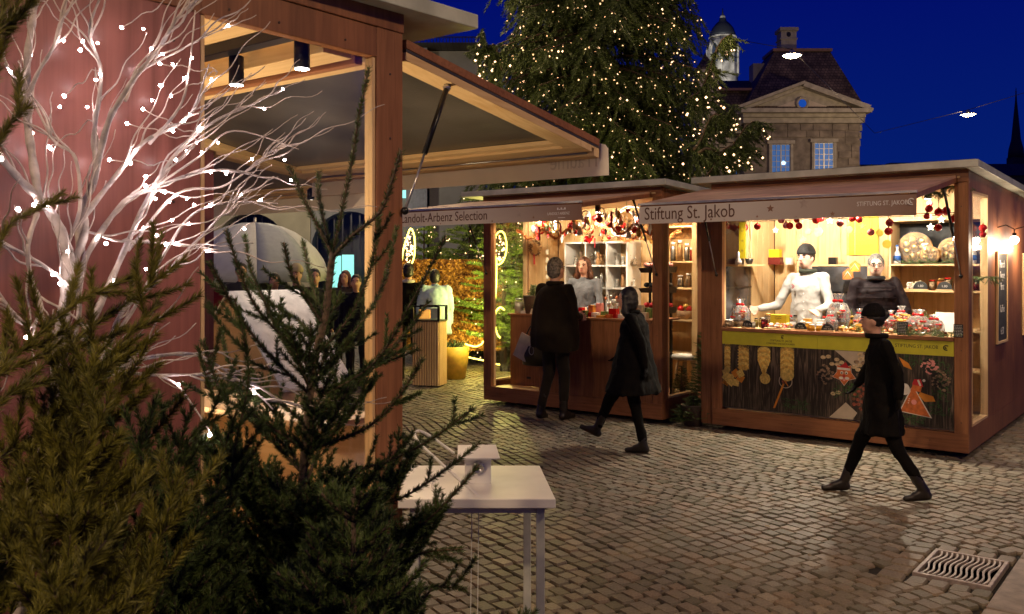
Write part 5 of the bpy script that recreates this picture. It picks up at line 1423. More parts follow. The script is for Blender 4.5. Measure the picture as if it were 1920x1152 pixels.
# low hedge of firs behind the middle stall, lit by the rope light figures
def small_fir(name, lab, loc, H, R, seed, mat=NEEDLE, pot=True, cat='tree', grp=None, nl=.03, nw=.007, lights=None):
    t = T(name, lab, cat, loc, group=grp); rg = np.random.default_rng(seed); P, Tq, E = [], [], []
    z = .18 * H
    MB().mat(BARKD).cyl((0, 0, .0), .02 + H * .01, H * .96, 8, .005).build('trunk', t)
    st = H / 22
    while z < H * .98:
        rr_2 = R * (1 - z / H) ** .85 + .02
        for b in range(12):
            a = rg.uniform(0, 2 * pi); L = rr_2 * rg.uniform(.7, 1.15); d = np.array([cos(a), sin(a), rg.uniform(-.1, .35)]); m = max(3, int(L / (nl * .45)))
            tq = np.linspace(0.1, 1, m)[:, None]; pp = np.array([0, 0, z]) + tq * L * d; P.append(pp); Tq.append(np.repeat(d[None] / np.linalg.norm(d), m, 0))
            for k in range(max(1, int(L / .09))):
                q = pp[int(rg.random() * m)]; d3 = d + np.array([-d[1], d[0], 0]) * rg.choice([-1, 1]) * .9; d3 /= np.linalg.norm(d3); l3 = L * .35; m3 = max(2, int(l3 / (nl * .45)))
                P.append(q + np.linspace(0, 1, m3)[:, None] * l3 * d3); Tq.append(np.repeat(d3[None], m3, 0))
            if rg.random() < .3: E.append(pp[-1])
        z += st
    v = needles_np(np.vstack(P), np.vstack(Tq), nl, nw, .7, rg, 4)
    put(fast_mesh('crown', v, np.arange(len(v)).reshape(-1, 3), mat), 'crown', t)
    if pot: MB().mat(M_('plant_pot', (.10, .07, .05), .8)).lathe([(.09, 0), (.12, .2), (.125, .21), (.10, .21), (.09, .17)], 16).build('pot', t)
    if lights: bulbs(np.array(E)[:lights], .011, FAIRYB, 'light_string', t)
    return t
NY = needle_mat('hedge_needles', (.09, .17, .03), (.26, .38, .08))
for i, (px, Y, H, R, lab) in enumerate(((795, 15.6, 2.6, 1.0, 'bushy lit fir behind the left edge of the golden wall'), (880, 15.8, 2.9, 1.1, 'bushy lit fir behind the right edge of the golden wall'), (945, 13.9, 2.7, .9, 'yellow lit fir behind the rope light figure in the stall'), (985, 14.0, 2.5, .8, 'yellow lit fir behind the hanging wreath'))):
    q = at(px, 700, Y); q.z = 0; small_fir('fir_tree', lab, q, H, R, 40 + i, NY, False, grp='bushy firs behind the middle stall', nl=.05, nw=.012, lights=70)
for (px, Y, H, R, lab) in ((1318, 9.45, .95, .20, 'dark potted fir standing in the gap between the two stalls'), (1278, 9.75, .55, .14, 'small dark potted fir below the stool beside the stall'), (1300, 9.15, .30, .26, 'low heap of fir branches at the foot of the gap')):
    q = at(px, 780, Y); q.z = 0; small_fir('potted_fir', lab, q, H, R, int(px), NEEDLE, True, grp='potted firs between the stalls', nl=.016, nw=.004)
def cr_smooth(pts, k=5):
    out = []
    for i in range(len(pts) - 1):
        p0 = pts[max(i-1, 0)]; p1 = pts[i]; p2 = pts[i+1]; p3 = pts[min(i+2, len(pts)-1)]
        for j in range(k):
            u = j / k; out.append(.5 * ((2 * p1) + (-p0 + p2) * u + (2*p0 - 5*p1 + 4*p2 - p3) * u*u + (-p0 + 3*p1 - 3*p2 + p3) * u**3))
    out.append(pts[-1]); return out
# ------------------------------------------------------------------ rope lights, golden wall, slatted table, umbrella, gabled box
ROPE = emis('rope_light', (1.0, .80, .12), 5.0)
def rope(label, pix, Y, r=.012, closed=False, extra=None):
    base = at(pix[0][0], pix[0][1], Y); t = T('rope_light_figure', label, 'rope light', Vector((base.x, base.y, 0)))
    pts = [at(a, b, Y) - Vector((base.x, base.y, 0)) for a, b in pix]
    # smooth
    sm_ = []
    for i in range(len(pts) - 1):
        p0 = pts[max(i-1, 0)]; p1 = pts[i]; p2 = pts[i+1]; p3 = pts[min(i+2, len(pts)-1)]
        for k in range(5):
            u = k / 5; sm_.append(.5 * ((2 * p1) + (-p0 + p2) * u + (2*p0 - 5*p1 + 4*p2 - p3) * u*u + (-p0 + 3*p1 - 3*p2 + p3) * u**3))
    sm_.append(pts[-1])
    MB().mat(ROPE).tube(sm_, r, 6).build('glowing_tube', t)
    if extra:
        rg = np.random.default_rng(5); e = np.array([tuple(at(a + rg.uniform(-1.5, 1.5), b, Y) - Vector((base.x, base.y, 0))) for a, b in extra]); bulbs(e, .012, FAIRYB, 'light_string', t)
    return t
def inside(pts_, cx, cy, rx, ry, n, seed):
    rg = random.Random(seed); return [(cx + rx * sqrt(rg.random()) * cos(q), cy + ry * sqrt(rg.random()) * sin(q)) for q in [rg.uniform(0, 6.28) for _ in range(n)]]
rope('tall glowing flamingo-like neck of rope light seen through the stall window', [(928, 492), (936, 496), (946, 484), (950, 462), (946, 440), (938, 434), (928, 444), (922, 456), (930, 484), (931, 500), (930, 540), (927, 580), (923, 610), (922, 640)], 12.9, extra=inside(None, 936, 465, 10, 26, 40, 1))
rope('short hooked glowing rope light beside the brown counter', [(946, 582), (938, 577), (930, 585), (928, 600), (929, 615), (933, 628), (938, 634)], 12.7)
rope('glowing leaf-shaped rope light beside the dark haired person', [(752, 498), (756, 470), (764, 442), (770, 429), (776, 440), (778, 462), (776, 484), (770, 498)], 13.2, extra=inside(None, 767, 468, 8, 26, 45, 2))
rope('glowing rope light curl hanging on the lower edge of the golden wall', [(872, 645), (880, 648), (892, 650), (902, 646), (906, 640)], 12.9)
rg_ = rope('glowing rope light lying on the ground behind the bin', [(862, 664), (872, 668), (886, 672), (906, 676), (925, 682), (938, 684)], 14.5)
lamp('POINT', 'rope_glow', at(935, 540, 12.6), 95, (1, .86, .22), None, .02).parent = None
lamp('POINT', 'rope_glow_low', at(890, 640, 13.6), 14, (1, .80, .16), None, .02)
lamp('POINT', 'rope_glow_leaf', at(775, 455, 13.4), 9, (1, .75, .18), None, .02)
# golden wall of sequins
def sequin_mat():
    m, nt, bs = newmat('gold_sequins'); n, l = nt.nodes, nt.links
    tcn = n.new('ShaderNodeTexCoord'); vo = n.new('ShaderNodeTexVoronoi'); vo.inputs['Scale'].default_value = 34
    l.new(tcn.outputs['Object'], vo.inputs['Vector']); cr = n.new('ShaderNodeValToRGB'); cr.color_ramp.elements[0].color = (.10, .03, .008, 1); cr.color_ramp.elements[1].color = (.42, .20, .04, 1); cr.color_ramp.elements[1].position = .9
    sp = n.new('ShaderNodeSeparateColor'); l.new(vo.outputs['Color'], sp.inputs[0]); l.new(sp.outputs[0], cr.inputs[0]); l.new(cr.outputs[0], bs.inputs['Base Color'])
    bs.inputs['Metallic'].default_value = .5; bs.inputs['Roughness'].default_value = .5
    nm = n.new('ShaderNodeBump'); nm.inputs['Strength'].default_value = 1; nm.inputs['Distance'].default_value = .05; l.new(sp.outputs[1], nm.inputs['Height']); l.new(nm.outputs[0], bs.inputs['Normal'])
    return m
SEQ = sequin_mat()
gw = T('sequin_wall', 'glittering golden sequin wall standing behind the slatted table', 'partition', (at(845, 600, 14.0).x, 14.0, 0), radians(-4))
B(BLACKM, -.85, .85, .03, .07, .30, 1.70).build('frame', gw)
for x_ in (-.8, .8): B(BLACKM, x_ - .03, x_ + .03, -.1, .3, 0, .32).build('foot', gw)
vs = []; fs = []; tn = []
rg = np.random.default_rng(9); k = 0
for zz in np.arange(.32, 1.70, .026):
    for xx in np.arange(-.85, .85, .026):
        c = np.array([xx + rg.uniform(-.006, .006), 0, zz + rg.uniform(-.006, .006)]); u = np.array([1, rg.uniform(-.5, .5), rg.uniform(-.3, .3)]) * .014; w = np.array([rg.uniform(-.3, .3), rg.uniform(-.6, .6), 1]) * .014
        vs += [c - u - w, c + u - w, c + u + w, c - u + w]; fs.append((4*k, 4*k+1, 4*k+2, 4*k+3)); k += 1
sq = put(fast_mesh('sequins', np.array(vs), np.array(fs), SEQ), 'sequins', gw); tag(sq, kind='stuff')
pl_ = T('flower_trough', 'yellow lit flower trough on the paving beside the rope light', 'planter', (at(850, 690, 13.0).x, 13.0, 0))
MB().mat(M_('yellow_tub', (.70, .45, .08), .5)).lathe([(.17, 0), (.22, .3), (.23, .46), (.20, .46), (.19, .40)], 20).build('tub', pl_)
fo = MB().mat(LEAFG)
for i in range(60):
    q = random.uniform(0, 6.28); r_ = random.uniform(0, .19); c = Vector((r_ * cos(q), r_ * sin(q), .42)); e_ = c + Vector((random.uniform(-.1, .1), random.uniform(-.1, .1), random.uniform(.03, .14))); fo.capsule(c, e_, .012, .004, 5)
fo.build('plant', pl_)
# slatted table
bt = T('slatted_table', 'pale slatted wooden table block with a black frame on top', 'table', (at(806, 720, 12.2).x, 12.2, 0), radians(-16))
B(BROWN_Z, -.165, .165, -.13, .13, .03, .86).build('core', bt)
for k in range(11): B(PINE_Z, -.185 + k * .0345, -.185 + k * .0345 + .022, -.162, -.141, .02, .87).build('slat', bt, bevel=.002)
for k in range(8):
    B(PINE_Z, -.192, -.171, -.135 + k * .036, -.135 + k * .036 + .022, .02, .87).build('slat', bt, bevel=.002)
    B(PINE_Z, .171, .192, -.135 + k * .036, -.135 + k * .036 + .022, .02, .87).build('slat', bt, bevel=.002)
B(BLACK, -.2, .2, -.17, .15, .871, .89).build('tabletop', bt)
fb = T('fire_bowl', 'black open frame with glowing amber panes on the slatted table', 'lantern', bt.location + Vector((0, 0, .89)), radians(-16))
for (a, b) in ((-.2, -.17), (.17, .2)):
    for (c, d_) in ((-.17, -.14), (.12, .15)): B(BLACKM, a, b, c, d_, 0, .17).build('post', fb)
B(BLACKM, -.2, .2, -.17, -.15, .171, .19).build('rim', fb); B(BLACKM, -.2, .2, .13, .15, .171, .19).build('rim', fb)
B(emis('amber_glow', (1, .45, .08), .6), -.15, .0, -.02, .02, .01, .13).build('amber_pane', fb); B(M_('pale_paper', (.5, .55, .45), .6), .02, .16, -.03, .02, .01, .15).build('pale_pane', fb)
# umbrella
um = T('umbrella', 'large pale grey domed umbrella opened above the waiting people', 'umbrella', (X(478, 14.5), 14.5, 0))
UF = [M_('umbrella_cloth', (.50, .55, .58), .7, 0, .05), M_('umbrella_cloth_darker', (.30, .36, .42), .7, 0, .05)]  # second cloth colour is darker, used on one panel
RU = 1.18; ZT = Z(418, 14.5)
NR = 8
for k in range(NR):
    a0, a1 = 2 * pi * k / NR + .3, 2 * pi * (k + 1) / NR + .3
    vs = []; fs = []
    for i in range(9):
        q = i / 8; r_ = RU * sin(q * pi / 2 * .97); z_ = ZT - .95 * (1 - cos(q * pi / 2))
        for j in range(5):
            u = j / 4; a = a0 + (a1 - a0) * u; sag = 1 - .05 * sin(pi * u) * q
            vs.append((r_ * sag * cos(a), r_ * sag * sin(a), z_ + .02 * sin(pi * u) * q))
    for i in range(8):
        for j in range(4): fs.append((i*5+j, i*5+j+1, (i+1)*5+j+1, (i+1)*5+j))
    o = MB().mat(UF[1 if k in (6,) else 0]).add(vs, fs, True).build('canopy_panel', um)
    so = o.modifiers.new('s', 'SOLIDIFY'); so.thickness = .006
    MB().mat(GREYM).tube([(RU * sin(q * pi / 2 * .97) * cos(a0), RU * sin(q * pi / 2 * .97) * sin(a0), ZT - .95 * (1 - cos(q * pi / 2)) - .012) for q in [i / 8 for i in range(9)]], .008, 5).build('rib', um)
MB().mat(GREYM).cyl((0, 0, 0), .025, ZT + .08, 10).build('pole', um)
MB().mat(GREYM).cyl((0, 0, 0), .25, .06, 20).build('base', um)
# gabled box with a white lid
gb = T('gabled_box', 'pale wooden gabled box with a white sloping lid in the side window', 'display box', (at(430, 500, 6.75).x, 6.75, 0), AR)
z0, z1 = Z(552, 6.75), .74
hw = .62
MB().mat(TAN).add([(-hw, 0, .05), (hw, 0, .05), (hw, 0, z1), (0, 0, z0), (-hw, 0, z1)], [(0, 1, 2, 3, 4)]).add([(-hw, .62, .05), (hw, .62, .05), (hw, .62, z1), (0, .62, z0), (-hw, .62, z1)], [(4, 3, 2, 1, 0)]).add([(hw, 0, .05), (hw, .62, .05), (hw, .62, z1), (hw, 0, z1)], [(0, 1, 2, 3)]).add([(-hw, 0, .05), (-hw, .62, .05), (-hw, .62, z1), (-hw, 0, z1)], [(3, 2, 1, 0)]).build('box_body', gb)
LIDM = M_('white_lid', (.86, .82, .78), .5)
for sg in (-1, 1):
    MB().mat(LIDM).hexa([(0, -.02, z0 + .004), (sg * (hw + .03), -.02, z1 - .02), (sg * (hw + .03), .64, z1 - .02), (0, .64, z0 + .004), (0, -.02, z0 + .024), (sg * (hw + .03), -.02, z1 + .0), (sg * (hw + .03), .64, z1 + .0), (0, .64, z0 + .024)]).build('lid', gb)
lamp('SPOT', 'lid_fill_light', FN.w(-.4, 1.2, 2.15), 42, (1, .86, .70), N, .05, 100, at(520, 600, 6.6))  # unseen spot added to brighten the white lid
MB().mat(BLACKM).lathe([(.03, -.0), (.03, .08), (.01, .1)], 12, (-.4, 1.2, 2.16)).build('fill_light_housing', N)  # housing for the added lid light

# ------------------------------------------------------------------ white table, its white box and cables
def tpt(px, py, z):
    Y = (CAMZ - z) * F / (py - 500); return Vector(((px - 960) / F * Y, Y, z))
TZ = .745
A = tpt(1042, 936, TZ); Bb = tpt(1012, 873, TZ)
dl = Vector((-1, .0, 0)).normalized()
tb = T('white_table', 'small white table with slim legs on the cobblestones by the spruce', 'table', (A.x - .42, (A.y + Bb.y) / 2, 0))
og = Vector(tb.location)
c0 = A - og; c1 = Bb - og; c0.z = c1.z = 0
Wt = .58
q4 = [c0 + dl * Wt, c0, c1, c1 + dl * Wt]
MB().mat(WHITE).hexa([(p.x, p.y, TZ - .035) for p in q4] + [(p.x, p.y, TZ) for p in q4]).build('tabletop', tb, bevel=.003)
for p, sx_, sy_ in ((c0, -1, 1), (c0 + dl * Wt, 1, 1), (c1, -1, -1), (c1 + dl * Wt, 1, -1)):
    c = Vector((p.x + sx_ * .055, p.y + sy_ * .05, 0)); B(M_('grey_white_leg', (.50, .52, .50), .45), c.x - .016, c.x + .016, c.y - .016, c.y + .016, 0, TZ - .036).build('leg', tb, bevel=.002)
B(WHITEM, c0.x - .50, c0.x - .07, c0.y + .05, c0.y + .07, TZ - .065, TZ - .036).build('apron', tb); B(WHITEM, c1.x - .50, c1.x - .07, c1.y - .07, c1.y - .05, TZ - .065, TZ - .036).build('apron', tb)
bx = T('socket_box', 'white box with an overhanging flat lid and round metal socket on the table', 'box', Vector((tpt(894, 915, TZ).x, tpt(894, 908, TZ).y + .04, TZ)), radians(3))
B(WHITE, -.052, .052, -.04, .06, 0, .105).build('case', bx, bevel=.002)
MB().mat(WHITE).hexa([(-.08, -.085, .106), (.085, -.085, .106), (.075, .08, .125), (-.08, .08, .125), (-.08, -.085, .112), (.085, -.085, .112), (.075, .08, .131), (-.08, .08, .131)]).build('lid', bx, bevel=.001)
MB().mat(STEEL).lathe([(.024, 0), (.024, .012), (.017, .016), (.015, .006), (.001, .006)], 20, (.002, -.041, .066), M=Matrix.Rotation(pi / 2, 4, 'X')).build('socket', bx)
cbl = T('white_cable', 'white cable looping up from the table behind the socket box', 'cable', (tpt(860, 900, TZ).x, tpt(860, 900, TZ).y, TZ))
yc = tpt(860, 900, TZ).y
def cp(px, py, Y): return at(px, py, Y) - Vector(cbl.location)
MB().mat(WHITE).tube(cr_smooth([cp(900, 934, 3.4), cp(878, 915, 3.42), cp(850, 890, 3.44), cp(815, 858, 3.44), cp(790, 835, 3.44), cp(778, 818, 3.46), cp(780, 809, 3.5), cp(792, 810, 3.55), cp(810, 820, 3.6), cp(835, 838, 3.65), cp(852, 850, 3.66)]), .0055, 8).build('cord', cbl)
MB().mat(WHITE).tube(cr_smooth([cp(838, 886, 3.5), cp(820, 893, 3.5), cp(811, 908, 3.5), cp(813, 922, 3.48), cp(822, 932, 3.45)]), .004, 8).build('cord', cbl)
for k, px in enumerate((885, 898)):
    w = T('thin_wire', 'thin pale wire hanging from the table, %s of the pair' % ('farther from the leg' if k == 0 else 'nearer the leg'), 'wire', (at(px, 940, 3.6).x, 3.6, 0), group='thin wires hanging below the table')
    MB().mat(WHITEM).tube([(0, 0, TZ - .04), (-.002, 0, .5), (-.006, 0, .2), (-.01, 0, .01)], .002, 6).build('wire_strand', w)

# ------------------------------------------------------------------ white birch with string lights
BIRCH = M_('white_birch_bark', (.50, .44, .40), .75, 0, .25, 26, .5, 60)
TWIGM = M_('white_twig', (.58, .50, .44), .7, 0, .15, 30)
bi = T('white_birch', 'white painted birch tree with twisting twigs and small white lights', 'tree', (at(20, 700, 2.10).x, 2.10, 0))
MB().mat(M_('birch_tub', (.10, .07, .05), .8)).lathe([(.14, 0), (.19, .28), (.20, .30), (.17, .30), (.15, .24)], 20).build('tub', bi)
og = Vector(bi.location)
rbt = random.Random(21)
limbs = [  # (pixels with distance), start radius, end radius
    ([(20, 1800, 2.1), (25, 1400, 2.1), (60, 960, 2.1), (95, 800, 2.12), (125, 660, 2.15), (135, 540, 2.15), (128, 475, 2.15)], 17, 15),
    ([(128, 475, 2.15), (100, 420, 2.12), (65, 375, 2.1), (30, 330, 2.05), (0, 295, 2.0)], 14, 8),
    ([(75, 385, 2.11), (60, 300, 2.15), (52, 210, 2.2), (60, 120, 2.22), (68, 40, 2.25), (66, -20, 2.25)], 11, 8),
    ([(52, 210, 2.2), (30, 160, 2.15), (10, 120, 2.1)], 6, 4),
    ([(52, 180, 2.2), (85, 135, 2.2), (110, 80, 2.22), (125, 0, 2.25)], 6, 3),
    ([(135, 500, 2.15), (150, 430, 2.2), (160, 385, 2.25), (175, 340, 2.25), (178, 250, 2.3), (190, 140, 2.3), (180, 60, 2.3), (186, 0, 2.3)], 11, 3),
    ([(175, 345, 2.25), (205, 240, 2.25), (235, 190, 2.25), (262, 140, 2.28), (290, 90, 2.3), (325, 60, 2.3), (340, 20, 2.3), (378, -5, 2.3)], 9, 3),
    ([(150, 470, 2.2), (165, 420, 2.25), (220, 330, 2.3), (280, 270, 2.35), (330, 230, 2.38), (360, 200, 2.4), (392, 120, 2.4)], 9, 2),
    ([(140, 560, 2.15), (170, 480, 2.2), (240, 380, 2.3), (290, 350, 2.35), (360, 325, 2.45), (430, 322, 2.5), (500, 335, 2.55)], 9, 2.5),
    ([(155, 640, 2.15), (195, 560, 2.2), (240, 470, 2.3), (280, 370, 2.35), (340, 280, 2.4), (410, 235, 2.5), (470, 200, 2.55), (540, 162, 2.6)], 10, 2),
    ([(180, 690, 2.15), (210, 630, 2.2), (245, 570, 2.25), (300, 520, 2.3), (350, 480, 2.4), (400, 420, 2.45), (440, 372, 2.5)], 9, 2),
    ([(200, 650, 2.2), (255, 570, 2.25), (310, 480, 2.35), (370, 400, 2.4), (440, 380, 2.5), (520, 382, 2.55)], 6, 2),
    ([(120, 800, 2.15), (155, 735, 2.15), (215, 700, 2.2), (270, 668, 2.2), (340, 662, 2.3), (400, 680, 2.35), (480, 735, 2.4), (512, 768, 2.4)], 8, 2),
    ([(110, 860, 2.15), (160, 760, 2.15), (200, 705, 2.2), (300, 700, 2.2), (380, 704, 2.3), (440, 715, 2.35)], 7, 2),
    ([(300, 705, 2.2), (330, 730, 2.2), (360, 770, 2.2), (395, 812, 2.2)], 3, 1.5),
    ([(140, 640, 2.15), (150, 560, 2.1), (130, 520, 2.1), (60, 480, 2.0), (20, 470, 1.95), (-10, 450, 1.9)], 5, 2.5),
    ([(70, 400, 2.0), (60, 460, 1.95), (50, 520, 1.95), (70, 570, 1.95), (60, 620, 1.95), (0, 560, 1.9)], 5, 3),
    ([(145, 600, 2.15), (160, 500, 2.2), (170, 440, 2.25), (230, 455, 2.3), (330, 452, 2.35), (410, 470, 2.4)], 4, 2),
    ([(120, 470, 2.15), (150, 400, 2.2), (135, 300, 2.2), (105, 260, 2.2), (65, 195, 2.2)], 5, 2.5),
    ([(240, 470, 2.3), (330, 370, 2.4), (420, 350, 2.5), (480, 300, 2.55), (530, 270, 2.6)], 4, 1.5),
    ([(290, 350, 2.35), (370, 290, 2.4), (440, 250, 2.5), (560, 280, 2.6)], 3, 1.5),
    ([(280, 270, 2.35), (340, 200, 2.35), (360, 130, 2.35), (366, 20, 2.4)], 4, 1.5),
    ([(235, 190, 2.25), (270, 140, 2.3), (330, 95, 2.35), (375, 75, 2.4), (430, 50, 2.45)], 3.5, 1.2),
]
twv = MB().mat(TWIGM); allp = []
for pts, r0, r1 in limbs:
    P = [at(a, b, c) - og for a, b, c in pts]
    for i in range(1, len(P) - 1): P[i] += Vector((rbt.uniform(-.008, .008), rbt.uniform(-.03, .03), rbt.uniform(-.008, .008)))
    S_ = cr_smooth(P, 6); n = len(S_)
    rr3 = [(r0 + (r1 - r0) * i / (n - 1)) * (.72 if r0 > 5 else .85) / F * 2.2 * (1 + .12 * sin(i * 1.7)) for i in range(n)]
    MB().mat(BIRCH if r0 > 5 else TWIGM).tube(S_, rr3, 9).build('limb', bi)
    allp += [tuple(p) for p in S_]
    if r0 <= 4.5 and len(pts) < 5: continue
    # wavy side twigs leaving the outer half of each limb
    for k in range(int(n * .26)):
        i = rbt.randint(int(n * .25), n - 2); p = S_[i].copy(); d = (S_[i+1] - S_[i]).normalized()
        d = (d + Vector((rbt.uniform(-.25, .65), rbt.uniform(-.35, .35), rbt.uniform(-.35, .65)))).normalized(); L_ = rbt.uniform(.10, .40); m = 16; q = [p]
        ph = rbt.uniform(0, 6); am = rbt.uniform(.16, .38); sd = d.cross(Vector((0, 1, 0))).normalized()
        for j in range(m):
            dd = (d + sd * am * sin(ph + j * .85) + Vector((.02 * j * .6, 0, .012 * j))).normalized(); p = p + dd * L_ / m; q.append(p.copy())
        twv.tube(q, [max(.0011, .0029 * (1 - j / (m + 3))) for j in range(m + 1)], 5)
        allp += [tuple(x) for x in q]
tw_o = twv.build('twigs', bi); tag(tw_o, kind='stuff')
allp = np.array(allp); W3 = allp + np.array(og); pr = np.c_[960 + W3[:, 0] / W3[:, 1] * F, 500 - (W3[:, 2] - CAMZ) / W3[:, 1] * F]
lpx = [(266, 51), (197, 80), (145, 103), (25, 136), (63, 103), (124, 84), (287, 90), (307, 104), (345, 148), (300, 163), (320, 121), (366, 108), (352, 146), (397, 149), (190, 143), (306, 162), (280, 190), (133, 200), (158, 205), (95, 278), (5, 298), (36, 392), (58, 385), (90, 383),
       (257, 285), (253, 312), (275, 330), (273, 347), (300, 375), (313, 362), (331, 370), (327, 255), (377, 239), (349, 283), (357, 215), (348, 228), (370, 268), (418, 273), (394, 328), (424, 330), (475, 300), (452, 365), (396, 385), (354, 420), (325, 415), (323, 380), (197, 466), (187, 448), (130, 472), (268, 428),
       (346, 490), (311, 462), (333, 458), (298, 438), (110, 536), (98, 517), (108, 515), (225, 530), (265, 495), (390, 472), (463, 434), (395, 818), (342, 718), (475, 735), (50, 630), (73, 640), (429, 50), (530, 168), (497, 207), (536, 312), (549, 330), (490, 378), (363, 383), (304, 360), (352, 375), (376, 288)]
LEDM = emis('cool_white_led', (1.0, .80, .82), 105)
lb = MB().mat(LEDM).ell((0, 0, 0), .0034, 8, 6).mesh('bulb')
lb2 = MB().mat(LEDM).ell((0, 0, 0), .0046, 8, 6).mesh('bulb_bright')
brt = {(36, 392), (58, 385), (90, 383), (253, 312), (275, 330), (273, 347), (313, 362), (5, 298), (396, 385), (197, 466), (110, 536), (395, 818), (475, 735), (145, 103), (50, 630)}
for q in lpx:
    i = int(np.argmin((pr[:, 0] - q[0]) ** 2 + (pr[:, 1] - q[1]) ** 2)); p = W3[i]; Y = p[1] - .008; P = at(*q, Y) - og
    # keep the bulb on its twig
    P = Vector(allp[i]).lerp(P, .5) + Vector((0, -.006, 0))
    put(lb2 if q in brt else lb, 'bulb', bi, P)

added_wall_bulbs = [(155, 78), (228, 52), (268, 205), (92, 276), (238, 232), (180, 150), (120, 180), (300, 120), (60, 250), (205, 300), (330, 300), (150, 360), (320, 180)]  # bulbs added close to the wall to light hot spots on it
tw2 = MB().mat(TWIGM)
for q in added_wall_bulbs:
    k = (q[0] - 960) / F; t_ = (-.433 - 3.6 * k) / (.616 - .788 * k); Yw = 3.6 - .788 * t_ - .085
    P = at(*q, Yw) - og; i = int(np.argmin(((allp - np.array(P)) ** 2).sum(1))); A_ = Vector(allp[i]); n_ = 10
    tw2.tube([A_.lerp(P, j / n_) + Vector((0, 0, .012 * sin(j * 1.3))) * (1 - j / n_) for j in range(n_ + 1)], [.0016] * (n_ + 1), 5)
    put(lb2, 'bulb', bi, P)
tag(tw2.build('added_bulb_twigs', bi), kind='stuff')  # twigs added to carry the bulbs near the wall
# ------------------------------------------------------------------ spruces beside the camera
ROOT = (at(575, 1000, 2.4).x, 2.40, 0)
sa = T('spruce_tree', 'young spruce with long bare upright top shoots beside the white table', 'tree', ROOT)
cf = Conifer(5, .0145, .0021, 3200, .72)
def pl(pts, Y0, dy=0.0, r=(4, 2), dens=1.0, conifer=None, sub=0, wig=1.0):
    c = conifer or cf; n = len(pts)
    P = [at(a, b, Y0 + dy * i / (n - 1)) for i, (a, b) in enumerate(pts)]
    for i in range(1, n - 1): P[i] += Vector((c.rnd.uniform(-.004, .004), 0, c.rnd.uniform(-.004, .004))) * wig
    S_ = cr_smooth(P, 4); k_ = 1.0 if r[0] > 8 else .55; c.twig(S_, r[0] / F * Y0 * k_, r[1] / F * Y0 * k_, dens, n=7)
    if sub:
        for k in range(sub):
            i = c.rnd.randint(1, len(S_) - 3); ax_ = (S_[i+1] - S_[i]).normalized(); sd = ax_.cross(Vector((0, 1, 0))).normalized(); sg = c.rnd.choice([-1, 1])
            c.branch(S_[i], ax_ * .75 + sd * sg * .65 + Vector((0, c.rnd.uniform(-.5, .5), .15)), c.rnd.uniform(.06, .14), .0018, 1, .5, 1, dens)
    return S_
pl([(556, 1240), (560, 1050), (566, 900), (575, 800), (590, 690), (606, 600), (614, 540), (624, 472)], 2.4, 0, (9, 6.5), .5)
pl([(624, 472), (640, 400), (660, 300), (676, 215), (692, 128)], 2.4, -.05, (5, 3.5), .8)
pl([(624, 478), (604, 440), (578, 392), (558, 350), (541, 312)], 2.4, -.03, (5.5, 4), .75)
pl([(618, 460), (606, 410), (600, 365), (598, 322)], 2.4, .08, (5, 4), .75)
pl([(626, 480), (665, 438), (710, 400), (735, 345), (752, 284)], 2.4, -.1, (7, 4.5), .6)
for pts, dy, sub in (([(600, 690), (540, 640), (490, 590), (455, 530), (424, 432)], -.1, 3), ([(585, 720), (530, 640), (495, 560), (470, 500), (459, 440)], .05, 3), ([(610, 600), (590, 545), (578, 500), (568, 452)], .1, 2),
                     ([(580, 740), (500, 660), (440, 580), (393, 492)], -.15, 5), ([(606, 610), (575, 560), (545, 510), (532, 455)], -.05, 2), ([(600, 660), (655, 590), (695, 500), (712, 402)], .0, 3),
                     ([(600, 700), (670, 620), (715, 540), (744, 425)], .1, 4), ([(610, 740), (700, 680), (775, 560), (836, 443)], -.12, 3), ([(600, 780), (690, 700), (750, 640), (803, 566)], 0, 6),
                     ([(590, 840), (690, 800), (750, 740), (792, 672)], -.1, 5), ([(600, 900), (720, 870), (800, 830), (887, 766)], -.1, 6), ([(620, 960), (740, 940), (820, 890), (900, 830)], .0, 5), ([(620, 1010), (740, 1010), (820, 960), (898, 872)], -.1, 4),
                     ([(600, 1080), (720, 1070), (790, 1040), (866, 1030)], -.1, 7), ([(600, 1140), (730, 1120), (810, 1100), (874, 1105)], -.05, 6), ([(580, 850), (480, 780), (420, 740), (380, 640)], -.1, 7), ([(580, 800), (500, 740), (440, 700), (415, 620)], .1, 7),
                     ([(590, 640), (560, 600), (500, 560), (440, 490)], .1, 3)):
    pl(pts, 2.4, dy * 2, (5, 3), .9, sub=max(1, sub - 1))
z = .42
k = 0
while z < 1.42:
    rr_3 = .52 * (1 - max(0, z - .5) / 1.35)
    for b in range(9 if z < .92 else 3):
        a = cf.rnd.uniform(0, 2 * pi) ; L_ = rr_3 * cf.rnd.uniform(.7, 1.15)
        cf.branch((ROOT[0] + .01 * (z - 1), ROOT[1], z + cf.rnd.uniform(-.03, .03)), (cos(a), sin(a), .75), L_, .0045, 0, .8, 2 if z < .92 else 1, .9, .65)
    z += .085
cf.finish(sa, BARK, NEEDLE, ROOT)
outline = [(15, 640), (60, 610), (110, 590), (160, 560), (215, 545), (262, 660), (300, 690), (340, 700), (375, 680), (410, 690), (450, 660)]
